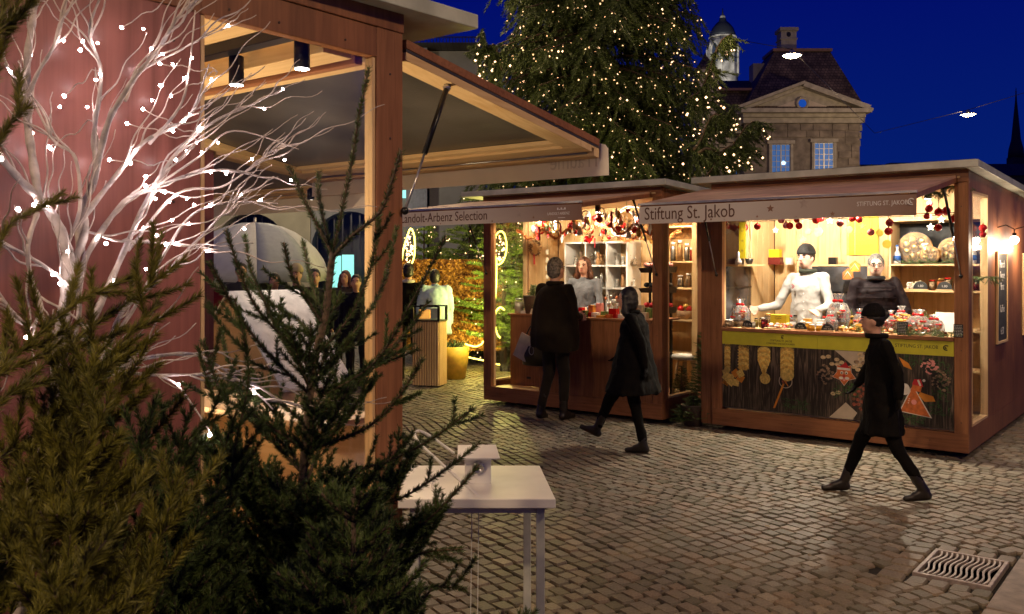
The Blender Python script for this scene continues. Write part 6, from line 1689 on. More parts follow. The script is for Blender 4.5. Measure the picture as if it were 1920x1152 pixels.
def fans(seed, xr, n, Yr):
    r_ = random.Random(seed); out = []
    for k in range(n):
        x1 = r_.uniform(*xr); i = max(0, min(len(outline) - 2, [j for j, o in enumerate(outline) if o[0] <= x1][-1] if x1 >= 15 else 0)); a, b = outline[i], outline[i + 1]
        yt = a[1] + (b[1] - a[1]) * (x1 - a[0]) / (b[0] - a[0]) + 95 + (40 if x1 < 120 else 0) + r_.uniform(0, 1) ** 1.3 * 330; dx = r_.uniform(60, 150); dyy = r_.uniform(190, 330); Y0 = r_.uniform(*Yr)
        out.append(([(x1 - dx, yt + dyy), (x1 - dx * .6, yt + dyy * .62), (x1 - dx * .25, yt + dyy * .27), (x1, yt)], Y0, .1, (4, 2.5), 6))
    return out
def big_spruce(loc, lab, seed, H, R, z0, extra=(), nl=.016, nw=.0019, per=2800, nbr=9, dz=.07, mat=None, up=.8, lean=(0, 0), grp=None, dens=.8):
    t = T('spruce_tree', lab, 'tree', loc, group=grp); c = Conifer(seed, nl, nw, per, .62)
    zs = [0, z0, (z0 + H) / 2, H]; c.twig([(loc[0] + lean[0] * q / H, loc[1] + lean[1] * q / H, q) for q in zs], .013, .004, .5, n=8)
    z = z0
    while z < H:
        rr_4 = R * (1 - (z - z0) / (H - z0) * .85)
        for b in range(nbr):
            a = c.rnd.uniform(0, 2 * pi); c.branch((loc[0] + lean[0] * z / H, loc[1] + lean[1] * z / H, z), (cos(a), sin(a), .6), rr_4 * c.rnd.uniform(.65, 1.15), .006, 0, up, 2, dens)
        z += dz
    for pts, Y0, dy, r, sub in extra: pl(pts, Y0, dy, r, 1.0, c, sub)
    c.finish(t, BARKD, mat or NEEDLE, loc); return t
big_spruce((-.30, 1.72, 0), 'dense dark spruce filling the space in front of the bare-topped spruce', 61, 1.18, .46, .35, nl=.016, extra=[([(430, 960), (440, 840), (470, 700), (440, 560)], 1.9, 0, (4, 3), 6), ([(330, 1152), (300, 960), (230, 760)], 1.6, 0, (4, 3), 6)], grp='spruces massed beside the stall wall')
big_spruce((-.68, 1.42, 0), 'spruce in painted warm light with long boughs reaching over the birch trunk', 80, 1.20, .42, .40, nl=.022, nw=.0019, mat=NEEDLE_WARMLIT, up=1.0, grp='spruces massed beside the stall wall', per=3400,
    extra=fans(1, (15, 300), 24, (1.45, 1.75)) + [([(-40, 790), (90, 680), (200, 590), (345, 488)], 1.55, .35, (5, 3), 9), ([(-30, 720), (60, 640), (150, 560), (250, 520)], 1.5, .3, (5, 3), 9), ([(0, 860), (130, 760), (230, 640), (300, 565)], 1.6, .2, (5, 3), 9),
           ([(20, 1152), (80, 980), (160, 860), (280, 640)], 1.5, .2, (4, 3), 9), ([(60, 1180), (90, 1090), (160, 1030)], 1.25, .1, (4, 3), 5), ([(250, 1152), (300, 1000), (340, 880)], 1.35, .1, (4, 3), 6)])
big_spruce((-.95, 1.30, 0), 'tall dark spruce at the picture edge whose upper shoots cross the birch', 63, 1.10, .34, .45, nl=.021, nw=.0019, mat=NEEDLE_WARMLIT, grp='spruces massed beside the stall wall', per=3400,
    extra=[([(-80, 330), (-35, 200), (5, 90), (40, -20)], 1.25, .1, (6, 4), 2), ([(-60, 440), (-20, 330), (15, 240), (52, 200)], 1.3, .1, (5, 3), 1), ([(-40, 120), (-5, 60), (14, -20)], 1.25, .1, (6, 4), 1), ([(-30, 540), (10, 430), (60, 396), (118, 362)], 1.7, .2, (3, 2), 2)])
big_spruce((-.74, 2.0, 0), 'spruce half hidden between the birch trunk and the bare-topped spruce', 67, 1.10, .34, .35, nl=.017, grp='spruces massed beside the stall wall', extra=fans(2, (200, 420), 18, (1.8, 2.05)) + [([(330, 960), (340, 840), (362, 760)], 1.95, 0, (4, 3), 5), ([(400, 960), (420, 840), (445, 770)], 2.0, 0, (4, 3), 5), ([(250, 960), (260, 840), (300, 740)], 1.9, 0, (4, 3), 5), ([(300, 900), (380, 800), (415, 730)], 2.05, 0, (4, 3), 5)])
big_spruce((-.02, 1.95, 0), 'low dark spruce under the white table edge', 64, .86, .40, .25, nl=.014, dz=.09, grp='spruces massed beside the stall wall')
big_spruce((-.50, .98, 0), 'blurred low spruce closest to the camera', 65, .98, .34, .40, nl=.021, mat=NEEDLE_WARMLIT, dz=.08, grp='spruces massed beside the stall wall', per=3400, extra=[([(60, 1300), (150, 1120), (160, 1040)], .95, .05, (3, 2), 4)])


CZ = 1.0085
def on(fr, x, y, z=CZ): return fr.w(x, y, z)
def rx(px, y, fr=FR_):   # local x of a picture column at local depth y
    k = (px - 960) / F; s, c = sin(AR), cos(AR)
    return (k * (fr.o.y + y * c) - (fr.o.x - y * s)) / (c - k * s)
def rz_(py, x, y, fr=FR_): return CAMZ - (py - 500) / F * fr.w(x, y).y
def bow(parent, c, s, m=RED):
    b = MB().mat(m)
    for sg in (-1, 1): b.ell((c[0] + sg * s * .7, c[1], c[2]), (s * .7, s * .35, s * .45), 8, 6)
    b.ell(c, s * .3, 8, 6); return b.build('bow', parent)
def gift(fr, x, y, r, h, lab, seed, cols=None, z=CZ, bows=3, grp='cellophane gift bags with red bows'):
    r *= 1.15; h *= 1.18
    t = T('gift_bag', lab, 'gift bag', on(fr, x, y, z), AR, grp); rg = random.Random(seed)
    MB().mat(WICKER).lathe([(r * .75, 0), (r * .9, h * .22), (r * .85, h * .22), (r * .7, .01)], 16).build('basket', t)
    cols = cols or [RED, ORNG, PINK, GOLDC, CREAM, C_BR, PAPER]
    for k in range(16):
        q = rg.uniform(0, 6.28); r_ = r * .62 * sqrt(rg.random()); c = (r_ * cos(q), r_ * sin(q), h * (.25 + rg.random() * .38))
        mb = MB().mat(rg.choice(cols))
        if k % 3 == 0: mb.ell(c, (r * .2, r * .2, r * .17), 8, 6)
        elif k % 3 == 1: mb.box(-r * .2, r * .2, -r * .08, r * .08, -r * .22, r * .22, Matrix.Translation(c) @ Matrix.Rotation(q, 4, 'Z') @ Matrix.Rotation(rg.uniform(-.6, .6), 4, 'Y'))
        else: star(mb, (c[0], c[2]), r * .25, c[1] - r * .06, c[1] + r * .06, rg.uniform(0, 1))
        mb.build('sweet', t)
    prof = [(r * .8, h * .02), (r, h * .25), (r * 1.02, h * .5), (r * .7, h * .72), (r * .18, h * .80), (r * .45, h * .97), (r * .55, h)]
    vs = []; fs = []; n = 18
    for i, (a, b) in enumerate(prof):
        for j in range(n): k_ = a * (1 + .09 * sin(j * 2.3 + seed + i)); q = 2 * pi * j / n; vs.append((k_ * cos(q), k_ * sin(q), b))
    for i in range(len(prof) - 1):
        for j in range(n): fs.append((i*n+j, i*n+(j+1) % n, (i+1)*n+(j+1) % n, (i+1)*n+j))
    MB().mat(CELLO).add(vs, fs, False).build('wrap', t)
    bow(t, (0, -r * .2, h * .80), r * .38)
    for k in range(bows - 1): bow(t, (r * (-.6 + 1.2 * k), -r * .8, h * (.35 + .2 * k)), r * .24)
    return t
for px, y, r, h, lab, sd in ((1389, .22, .075, .23, 'round cellophane gift bag with red bows at the counter end beside dark glass', 1), (1352 + 12, .42, .05, .20, 'small dark wrapped gift bag against the post lining', 2),
                             (1572, .20, .085, .29, 'tall cellophane gift basket with red bows in front of the chef', 3), (1558, .08, .05, .15, 'small arched gift basket with a pink heart below the tall one', 4),
                             (1640, .30, .07, .21, 'gift bag with red bows in front of the dark quilted jacket', 5), (1668, .20, .065, .17, 'gift bag tied with a wide red ribbon just above the slatted menu board', 6),
                             (1722, .18, .085, .18, 'wide low gift basket of pink and red sweets among fir sprigs', 7), (1752, .12, .07, .15, 'gift basket of dark biscuits beside the white paper sheet', 8), (1690, .36, .06, .20, 'silvery gift bag far back behind the slatted menu board', 9), (1612, .36, .05, .17, 'gift bag half hidden behind the orange gingerbread', 10)):
    gift(FR_, rx(px, y), y, r, h, lab, sd)
def sign_arch(fr, x, y, w, h, lab, lines, z=CZ, lit=True):
    t = T('price_sign', lab, 'price sign', on(fr, x, y, z), AR, 'black arched price signs')
    pts = [(-w, .012)] + [(-w * cos(pi * i / 12), .012 + h * sin(pi * i / 12)) for i in range(13)] + [(w, .012)]
    MB().mat(CHALK).prism([(a, b) for a, b in pts][::-1], -.004, .004).build('board', t); B(PINE_X, -w * 1.05, w * 1.05, -.018, .018, 0, .0115).build('foot', t)
    for k, s_ in enumerate(lines): text('chalk_text', s_, h * (.42 if len(lines) == 1 else .28), CHALKW, t, (0, -.0052, .012 + h * (.25 if len(lines) == 1 else .46 - .32 * k)), RX, ext=.0003, align='CENTER')
for px, w, lab, ln in ((1402, .055, 'black arched price sign in front of the round gift bag', ['5.30 Fr']), (1501, .058, 'black arched price sign left of the honey jars', ['Honig', '12   2.50']), (1552, .058, 'black arched price sign right of the honey jars', ['Konfi', '8.50  4.50'])):
    sign_arch(FR_, rx(px, .01), .01, w, .062, lab, ln)
for px, lab, s_ in ((1726, 'black price sign beside the white packets on the middle shelf', '1.80'), (1771, 'black price sign in front of the tallest biscuit jar', '1.00'), (1809, 'black price sign beside the corner post on the middle shelf', '4.50')):
    sign_arch(FR_, rx(px, 1.12), 1.12, .068, .075, lab, [s_], 1.3705)
def jar(fr, x, y, z, r, h, col, lid, lab, grp, name='jar', cat='jar'):
    t = T(name, lab, cat, on(fr, x, y, z), AR, grp)
    MB().mat(col).lathe([(r * .92, .002), (r * .95, h * .72), (r * .6, h * .8)], 14).build('contents', t)
    MB().mat(CLEAR).lathe([(r * .96, 0), (r, h * .05), (r, h * .75), (r * .75, h * .86), (r * .75, h * .9)], 14).build('glass', t)
    MB().mat(lid).cyl((0, 0, h * .88), r * .82, h * .12, 14).build('lid', t); return t
HON = M_('honey', (.85, .38, .03), .15, 0, .1, 5); JAM = M_('dark_jam', (.16, .02, .02), .2); MUS = M_('mustard', (.55, .40, .05), .4); NUTS = M_('nuts_in_jar', (.50, .33, .18), .6, 0, .4, 90, .4)
jj = [(1522, .02, .028, .062, HON, PAPER, 'honey jar at the counter edge between two black price signs'), (1536, .02, .028, .062, HON, PAPER, 'honey jar touching the second black price sign'), (1516, .10, .032, .075, HON, CREAM, 'larger honey jar behind, directly under the wooden tray'), (1537, .11, .032, .075, CREAM, PAPER, 'pale creamy jar behind the honey jars'),
      (1418, .18, .02, .09, MUS, BLACK, 'slim mustard jar nearest the round gift bag'), (1427, .18, .02, .095, MUS, BLACK, 'slim olive jar in the middle of the dark row'), (1436, .18, .02, .10, JAM, BLACK, 'slim dark jar at the end of the dark row'), (1432, .04, .022, .055, JAM, RED, 'small square looking dark red jam jar on the counter edge'), (1431, .10, .022, .10, JAM, PAPER, 'dark red jam jar stacked behind the small one'),
      (1367, .03, .045, .075, NUTS, PAPER, 'wide clear jar of pale sweets at the very end of the counter'), (1413, .02, .018, .06, CREAM, STEEL, 'little pale jar right of the arched price sign'), (1487, .12, .032, .10, PAPER, STEEL, 'clear jar of white sweets left of the honey jars'), (1491, .26, .022, .13, CREAM, BLACKM, 'small bottle with dark cap before the white jacket'), (1505, .14, .028, .08, NUTS, PAPER, 'nut jar behind the arched honey sign')]
for px, y, r, h, c, l_, lab in jj: jar(FR_, rx(px, y), y, CZ, r, h, c, l_, lab, 'jars on the food stall counter')
for k, (px, c, lab) in enumerate(((1748, NUTS, 'tall nut jar between the 1.80 and 1.00 price signs'), (1764, C_BR, 'red and brown biscuit jar behind the 1.00 price sign'), (1778, NUTS, 'pale nut jar right of the 1.00 price sign'), (1795, CREAM, 'low cream coloured jar near the corner post'), (1832, JAM, 'dark red jar seen through the side window'), (1842, NUTS, 'brown jar at the end of the shelf seen through the side window'))):
    jar(FR_, rx(px, 1.22), 1.22, 1.3705, .033, .10 + .012 * (k % 3), c, GOLDM if k % 2 else RED, lab, 'jars on the middle shelf')
def card(fr, x, y, z, w, h, m, lab, cat='card', name='card', lean=0.0, txt=None, d=.006, grp=None, tm=None, ts=.012):
    t = T(name, lab, cat, on(fr, x, y, z), AR, grp)
    B(m, -w / 2, w / 2, 0, d, 0, h).build('sheet', t, rot=(lean, 0, 0))
    if txt:
        for k, s_ in enumerate(txt): text('print', s_, ts, tm or BLACK, t, (0, -.0008, h * .8 - k * ts * 1.35), (pi / 2 + lean, 0, 0), ext=.0003, align='CENTER')
    return t
card(FR_, rx(1459, .16), .16, CZ + .03, .155, .10, YEL, 'bright yellow box on the counter below the reaching hand', 'box', 'yellow_box', d=.09, txt=['STIFTUNG', 'ST. JAKOB'], ts=.014)
card(FR_, rx(1451, BK - .16), BK - .16, 1.70, .115, .085, YEL, 'bright yellow box on top of the dark box on the wall shelf', 'box', 'yellow_box', d=.08)
card(FR_, rx(1451, BK - .18), BK - .18, 1.621, .13, .077, JAM, 'dark maroon box on the wall shelf below the yellow box', 'box', 'dark_box', d=.1)
card(FR_, rx(1775, .20), .20, CZ + .03, .20, .17, PAPER, 'large white paper sheet leaning among the fir sprigs', 'paper', 'paper_sheet', lean=-.25)
for px, w, h, lab in ((1692, .085, .115, 'black slatted menu board standing in the middle of the counter'), (1797, .075, .11, 'black menu board beside the corner post'), (1627, .07, .10, 'black menu board beside the round orange gingerbread')):
    t = card(FR_, rx(px, -.005), -.005, CZ, w, h, CHALK, lab, 'menu board', 'menu_board', grp='small black menu boards on the counter', d=.012)
    rg = random.Random(px); mb = MB().mat(CHALKW)
    for k in range(8): 
        xx = -w / 2 + .006
        while xx < w / 2 - .012: ww = rg.uniform(.005, .014); mb.box(xx, xx + ww, -.0012, -.0002, h * .92 - k * h * .115 - .004, h * .92 - k * h * .115); xx += ww + .004
    mb.build('chalk_lines', t)
def heap(fr, x, y, w, d, h, n, cols, lab, name, cat, seed, z=CZ, s=.018, grp=None):
    t = T(name, lab, cat, on(fr, x, y, z), AR, grp); rg = random.Random(seed)
    B(PINE_X, -w / 2, w / 2, -d / 2, d / 2, 0, .012).build('tray', t)
    for k in range(n):
        c = Vector((rg.uniform(-w / 2, w / 2) * .9, rg.uniform(-d / 2, d / 2) * .85, .012 + s * .5 + h * rg.random() ** 1.5)); M = Matrix.Translation(c) @ Matrix.Rotation(rg.uniform(0, 6), 4, 'Z') @ Matrix.Rotation(rg.uniform(-.9, .9), 4, 'X')
        mb = MB().mat(rg.choice(cols)); q = rg.random()
        if q < .4: mb.ell((0, 0, 0), (s, s * .8, s * .6), 8, 6, M); mb.v = [tuple(Vector(p) + 0 * c) for p in mb.v]
        elif q < .7: mb.box(-s, s, -s * .7, s * .7, -s * .4, s * .4, M)
        else: mb.prism([(s * (1 if i % 2 else .55) * cos(-i * pi / 5), s * (1 if i % 2 else .55) * sin(-i * pi / 5)) for i in range(10)], -s * .25, s * .25, M)
        o = mb.build('biscuit', t)
    return t
_old_ell = None
def fixell(mb): return mb
heap(FR_, rx(1462, .07), .07, .26, .14, .03, 40, [PINK, CREAM, RED, GOLDC, PAPER, C_BR, CREAM], 'long tray of mixed wrapped biscuits under the yellow box', 'biscuit_tray', 'tray', 1, s=.015)
heap(FR_, rx(1588, .05), .05, .13, .10, .03, 22, [GOLDC, ORNG, GOLDC, CREAM], 'tray of golden pastries beside the second arched price sign', 'biscuit_tray', 'tray', 2, s=.016)
heap(FR_, rx(1735, .06), .06, .22, .12, .04, 34, [PINK, CREAM, RED, C_BR, PAPER], 'tray of pink and white sweets at the counter edge', 'biscuit_tray', 'tray', 3, s=.016)
heap(FR_, rx(1655, .10), .10, .16, .12, .04, 22, [PINK, ORNG, GOLDC, PAPER, RED], 'tray of orange and pink biscuits behind the walking person', 'biscuit_tray', 'tray', 4, s=.018)
heap(FR_, rx(1693, .22), .22, .15, .10, .06, 26, [GOLDC, ORNG, GOLDC], 'raised heap of golden pretzels above the slatted menu board', 'biscuit_tray', 'tray', 6, z=CZ + .09, s=.016)
card(FR_, rx(1525, .20), .20, CZ, .17, .012, PINE_X, 'flat wooden tray board holding small cards', 'tray', 'wood_tray', d=.10)
for i, (px, lab) in enumerate(((1513, 'orange topped box on the wooden tray'), (1540, 'white spotted card standing on the wooden tray'))):
    card(FR_, rx(px, .22), .22, CZ + .0125, .07, .085, GOLDC if i == 0 else PAPER, lab, 'box', 'small_box', d=.05)
for i, (px, py, r, lab) in enumerate(((1611, 597, .048, 'big round orange gingerbread leaning by the small menu board'), (1619, 578, .04, 'orange gingerbread with red icing above the big round one'))):
    y = .10 + .08 * i; x = rx(px, y); z = rz_(py, x, y)
    t = T('gingerbread', lab, 'gingerbread', FR_.w(x, y, CZ if i == 0 else CZ + .03), AR)
    MB().mat(GOLDC).prism(circ(0, r + .002, r * 1.1, 20, r), -.008, .008, Matrix.Rotation(-.25, 4, 'X')).build('cake', t)
    MB().mat(RED if i else PAPER).tube([(r * .9 * cos(q), -.010 - .2 * 0, r + r * .75 * sin(q)) for q in [j * .45 for j in range(8)]], .004, 5).build('icing', t)
def sprig(fr, x, y, z, w, lab, seed, n=26, L_=.09, grp='fir sprigs laid among the goods', up=.5, mat=LEAFL):
    t = T('fir_sprig', lab, 'fir sprig', on(fr, x, y, z), AR, grp); rg = np.random.default_rng(seed); P, Tq = [], []; wd = MB().mat(BARK)
    for k in range(n):
        a = np.array([rg.uniform(-w / 2, w / 2), rg.uniform(-.04, .04), .005]); d = np.array([rg.uniform(-1, 1), rg.uniform(-.8, .5), rg.uniform(min(0, up * 2), max(0, up * 2))]); d /= np.linalg.norm(d); l_ = L_ * rg.uniform(.5, 1.1)
        m = 12; P.append(a + np.linspace(0, 1, m)[:, None] * l_ * d); Tq.append(np.repeat(d[None], m, 0)); wd.tube([a, a + l_ * d], .0015, 4)
    v = needles_np(np.vstack(P), np.vstack(Tq), .020, .0036, .7, rg, 5); put(fast_mesh('needles', v, np.arange(len(v)).reshape(-1, 3), SPRIG), 'needles', t); wd.build('twig', t)
SPRIG = needle_mat('sprig_needles', (.06, .11, .03), (.20, .27, .11))
for px, y, z, w, lab, sd, up in ((1600, .12, CZ, .12, 'fir sprig beside the tall gift basket', 1, .5), (1665, .38, CZ + .08, .22, 'fir sprig before the quilted jacket', 2, .5), (1720, .34, CZ + .08, .24, 'fir sprig above the pink sweets', 3, .6), (1757, .36, CZ + .10, .20, 'fir sprig rising highest beside the white paper sheet', 4, .9), (1700, .02, CZ, .12, 'fir sprig just right of the slatted menu board', 5, .3), (1750, .0, CZ, .30, 'long fir garland on the counter edge by the corner post', 6, .3), (1640, .02, CZ, .12, 'fir sprig behind the walking person', 7, .4),
                                 (1718, 1.13, 1.628, .30, 'fir garland on the upper shelf under the golden cakes', 8, .2), (1785, 1.13, 1.628, .30, 'fir garland on the upper shelf beside the post', 9, .2), (1590, .55, 1.10, .10, 'hanging leafy sprig between the two sellers', 10, .5)):
    sprig(FR_, rx(px, y), y, z, w, lab, sd, up=up)
# garlands in the window frames
for px, py, y, lab, sd in ((1745, 362, .10, 'fir garland under the roof above the red baubles', 21), (1790, 350, .08, 'fir garland hanging in the upper corner of the opening', 22), (1843, 520, .60, 'fir garland trailing down inside the side window', 23), (1640, 410, .9, 'short fir garland hidden behind the banner', 24)):
    if sd == 24: continue
    x = rx(px, y); sprig(FR_, x, y, rz_(py, x, y), .22, lab, sd, 30, .09, up=-.5)
# golden cakes in cellophane
for px, r, lab in ((1716, .155, 'large round golden cake plate shining in cellophane'), (1744, .085, 'smaller golden cake shining in front of the large one'), (1786, .125, 'round golden cake half hidden by the corner post')):
    y = 1.27 if r > .1 else 1.17; x = rx(px, y)
    t = T('golden_cake', lab, 'golden cake', FR_.w(x, y, 1.627), AR, 'round golden cakes wrapped in cellophane')
    MB().mat(GOLDC).prism(circ(0, r, r * 1.05, 28, r), -.012, .012).build('cake', t)
    mb = MB().mat(GOLDM)
    for k in range(7): q = 2 * pi * k / 7; mb.ell((r * .55 * cos(q), -.014, r + r * .55 * sin(q)), (r * .26, .010, r * .26), 10, 6)
    mb.ell((0, -.016, r), (r * .28, .012, r * .28), 10, 6).build('relief', t)
    vs = []; rg = np.random.default_rng(int(px)); 
    mbw = MB().mat(CELLO); n = 22
    ring0 = [(r * 1.05 * cos(2*pi*j/n), -.02 - .012 * rg.random(), r + r * 1.05 * sin(2*pi*j/n)) for j in range(n)]; ring1 = [(r * .5 * cos(2*pi*j/n), -.04 - .02 * rg.random(), r + r * .5 * sin(2*pi*j/n)) for j in range(n)]
    mbw.add(ring0 + ring1 + [(0, -.05, r)], [(j, (j+1) % n, n + (j+1) % n, n + j) for j in range(n)] + [(n + j, n + (j+1) % n, 2 * n) for j in range(n)]).build('wrap', t)
for px, lab in ((1682, 'white bottle with a blue label at the end of the upper shelf'), (1824, 'white bottle with a blue label seen through the side window')):
    y = 1.2; x = rx(px, y); t = T('bottle', lab, 'bottle', FR_.w(x, y, 1.627), AR, 'white bottles with blue labels')
    MB().mat(PAPER).lathe([(.032, 0), (.034, .01), (.034, .10), (.014, .135), (.013, .17)], 14).build('glass_body', t); MB().mat(M_('blue_label', (.02, .12, .5), .5)).lathe([(.0346, .03), (.0346, .08)], 14).build('label_band', t); MB().mat(BLUEGL).cyl((0, 0, .17), .014, .015, 10).build('cap', t)
# baubles and other hangings
GL_R = [RED, M_('dark_red_gloss', (.30, .01, .012), .2), M_('pink_gloss', (.70, .16, .18), .25)]
rod = T('hanging_rod', 'thin dark rod under the roof carrying baubles and stars', 'rod', FR_.w(0, 0, 0), AR)
for y in (.18, .55): MB().mat(BLACKM).tube([(.1, y, 2.06), (2.2, y, 2.06)], .004, 6).build('bar', rod)
bdef = [(1362, 413, .55, 0, 'dark red bauble highest beside the yellow scarf banner'), (1364, 425, .5, 1, 'dark bauble below another, near the post lining'), (1388, 426, .5, 1, 'small dark bauble left of the single bright one'), (1397, 427, .6, 0, 'small red bauble touching the small dark one'), (1420, 425, .3, 0, 'single bright red bauble hanging before pine boards'),
        (1465, 413, .3, 2, 'pink bauble partly under the banner edge'), (1474, 423, .32, 2, 'pink and white bauble in a tight pair'), (1481, 424, .3, 0, 'red bauble in a tight pair'), (1494, 413, .35, 1, 'dark red bauble tucked under the banner'), (1498, 424, .3, 0, 'red bauble below the dark one over the chef'),
        (1530, 413, .35, 0, 'large red bauble above the black beanie'), (1540, 411, .45, 1, 'dark bauble half hidden behind the banner above the beanie'), (1575, 419, .3, 2, 'pink bauble right above the round cookies'), (1633, 436, .35, 2, 'pink ring-like bauble before the yellow text banner'), (1598, 410, .4, 0, 'red bauble just under the banner above the seller'), (1611, 412, .42, 0, 'red bauble beside another under the banner'),
        (1668, 418, .3, 1, 'dark red bauble directly above a bigger one'), (1666, 434, .3, 0, 'bigger red bauble at the end of the yellow banner'), (1742, 392, .2, 0, 'red ribboned bauble below a white ornament'), (1738, 406, .2, 1, 'small dark red bauble lowest in its group near the banner end'), (1760, 398, .25, 0, 'orange red bauble beside a larger bright one'), (1774, 396, .2, 0, 'larger bright red bauble on a pale ribbon'),
        (1759, 427, .2, 0, 'red bauble hanging low before the golden cake'), (1788, 411, .2, 0, 'red bauble beside the gas strut'), (1743, 382, .4, 1, 'dark bauble high up by the fir garland'), (1843, 428, .5, 0, 'red bauble seen through the side window'), (1843, 440, .5, 1, 'dark red bauble below another in the side window')]
for px, py, y, k, lab in bdef:
    x = rx(px, y); z = rz_(py, x, y); r = .033 if (k != 1) else .028
    if 'larger' in lab or 'large' in lab or 'bigger' in lab: r = .036
    t = T('bauble', lab, 'bauble', FR_.w(x, y, z), AR, 'red glass baubles hanging in the food stall')
    MB().mat(GL_R[k]).ell((0, 0, 0), r, 18, 12).build('ball', t); MB().mat(GOLDM).cyl((0, 0, r - .002), .007, .010, 8).build('cap', t)
    MB().mat(REDM if k == 0 else PAPER).tube([(0, 0, r), (0, 0, min(2.28 - z, 2.06 - z if z < 2.04 else .1))], .0015, 4).build('thread', t)
WD = M_('cookie_disc', (.55, .30, .13), .6, 0, .25, 30, .3)
for px, py, y, r, lab in ((1515, 434, .6, .034, 'brown cookie disc left of the paired ones above the beanie'), (1535, 435, .6, .045, 'large brown cookie disc above the beanie'), (1505, 450, .62, .034, 'brown cookie disc hanging lowest beside the chef'), (1592, 431, .5, .034, 'yellowish cookie disc left of the text banner'), (1649, 437, .5, .034, 'yellowish cookie disc right of the text banner'), (1663, 458, .5, .04, 'pale disc hanging low beside the shelf')):
    x = rx(px, y); z = rz_(py, x, y); t = T('cookie_ornament', lab, 'ornament', FR_.w(x, y, z), AR, 'flat cookie discs hanging on threads')
    MB().mat(WD if px < 1560 else MUS).prism(circ(0, 0, r, 22), -.006, .006).build('disc', t); MB().mat(PAPER).tube([(0, 0, r), (0, 0, 2.06 - z)], .001, 4).build('thread', t)
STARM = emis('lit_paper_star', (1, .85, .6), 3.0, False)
for px, py, y, m, lab in ((1454, 432, .9, PAPER, 'white star hanging between the bauble groups'), (1556, 414, .3, STARM, 'glowing white star just under the banner'), (1391, 440, .6, WD, 'brown star below the small dark baubles'), (1617, 424, .4, WD, 'brown star before the yellow text banner'), (1765, 412, .22, STARM, 'glowing white star among the red baubles'), (1745, 426, .35, STARM, 'glowing white star hanging before the blackboard')):
    x = rx(px, y); z = rz_(py, x, y); t = T('star_ornament', lab, 'star ornament', FR_.w(x, y, z), AR, 'stars hanging in the food stall')
    star(MB().mat(m), (0, 0), .036, -.005, .005).build('star', t); MB().mat(PAPER).tube([(0, 0, .03), (0, 0, max(.05, 2.06 - z))], .001, 4).build('thread', t)
YB_ = T('yellow_banner', 'narrow yellow cloth banner hanging at the left of the chef', 'banner', FR_.w(.13, .42, 0), AR)
B(YEL, -.035, .035, 0, .004, 1.68, 2.05).build('cloth', YB_)
for k in range(3): star(MB().mat(MUS), (0, 1.76 + k * .1), .018, -.0015, -.0002).build('star_print', YB_)
x = rx(1617, BK - .02); yt_ = T('yellow_banner', 'wide yellow banner with printed words behind the grey haired seller', 'banner', FR_.w(x, BK - .02, 0), AR)
B(YEL, -.16, .16, 0, .004, 1.72, 2.2).build('cloth', yt_)
for k, s_ in enumerate(('WEIHNACHTEN', 'MIT HERZ UND', 'LEIDENSCHAFT')): text('print', s_, .038, BLACK, yt_, (0, -.0008, 1.93 - k * .062), RX, ext=.0003, align='CENTER', sx=.9)
for px, w, h, m, lab in ((1478, .06, .075, PAPER, 'crumpled white paper bag on the wall shelf'), (1497, .055, .05, WD, 'brown bowl-like box on the wall shelf'), (1560, .08, .075, BLACKM, 'black metal box behind the beanie on the wall shelf')):
    card(FR_, rx(px, BK - .15), BK - .15, 1.6205, w, h, m, lab, 'box', 'small_box', d=.06, grp='small boxes on the wall shelf')
for px, lab, m in ((1375, 'white statuette bottle on the side shelf', PAPER), (1394, 'dark bowl on the side shelf', BLACKM)):
    t = T('small_vessel', lab, 'vessel', FR_.w(.12, .35 if px == 1375 else .62, 1.6205), AR); MB().mat(m).lathe([(.03, 0), (.034, .03), (.012, .07), (.016, .11), (.003, .13)] if px == 1375 else [(.025, 0), (.045, .06), (.042, .06), (.02, .01)], 14).build('vessel_body', t)
heap(FR_, rx(1712, 1.2), 1.2, .14, .10, .05, 8, [PAPER, CREAM, PAPER], 'pile of white paper packets left of the 1.80 price sign', 'packet_pile', 'packets', 8, z=1.3705, s=.035)
# gingerbread figure toys behind the sellers
for px, py, lab in ((1590, 515, 'orange gingerbread house hanging between the sellers'), (1603, 500, 'white iced gingerbread heart near the grey hair')):
    y = 1.0; x = rx(px, y); z = rz_(py, x, y); t = T('gingerbread', lab, 'gingerbread', FR_.w(x, y, z), AR)
    MB().mat(ORNG if px == 1590 else GOLDC).prism([(-.05, -.05), (.05, -.05), (.05, .02), (0, .06), (-.05, .02)][::-1], -.01, .01).build('cake', t); MB().mat(PAPER).tube([(-.04, -.012, -.03), (0, -.012, .03), (.04, -.012, -.03)], .004, 5).build('icing', t); MB().mat(PAPER).tube([(0, 0, .05), (0, 0, 2.1 - z)], .001, 4).build('thread', t)
# side wall: chalkboards and globe lamps
for y0, y1, lab, tx in ((1.12, 1.73, 'narrow framed chalkboard on the stall side nearer the window', ['Punsch', 'Suppe', 'Brot', '', 'Kaffee', '', '6.50']), (2.55, 3.15, 'framed chalkboard at the picture edge on the stall side', ['Tee', 'Brot', '', 'Wurst'])):
    t = T('chalkboard', lab, 'chalkboard', FR_.w(2.303, y0, .88), AR + pi / 2, 'framed chalkboards on the stall side')
    w = y1 - y0; h = .86
    w = .50 if y0 < 2 else .5
    B(CHALK, .02, w - .02, -.012, -.002, .02, h - .02).build('slate', t)
    for (a, b, c, d_) in ((0, .022, 0, h), (w - .022, w, 0, h), (.0225, w - .0225, 0, .022), (.0225, w - .0225, h - .022, h)): B(PINE_Z, a, b, -.02, 0, c, d_).build('frame', t)
    for k, s_ in enumerate(tx):
        if s_: text('chalk_text', s_, .10, CHALKW, t, (w / 2, -.013, h - .15 - k * .105), RX, ext=.0004, align='CENTER', sx=.9)
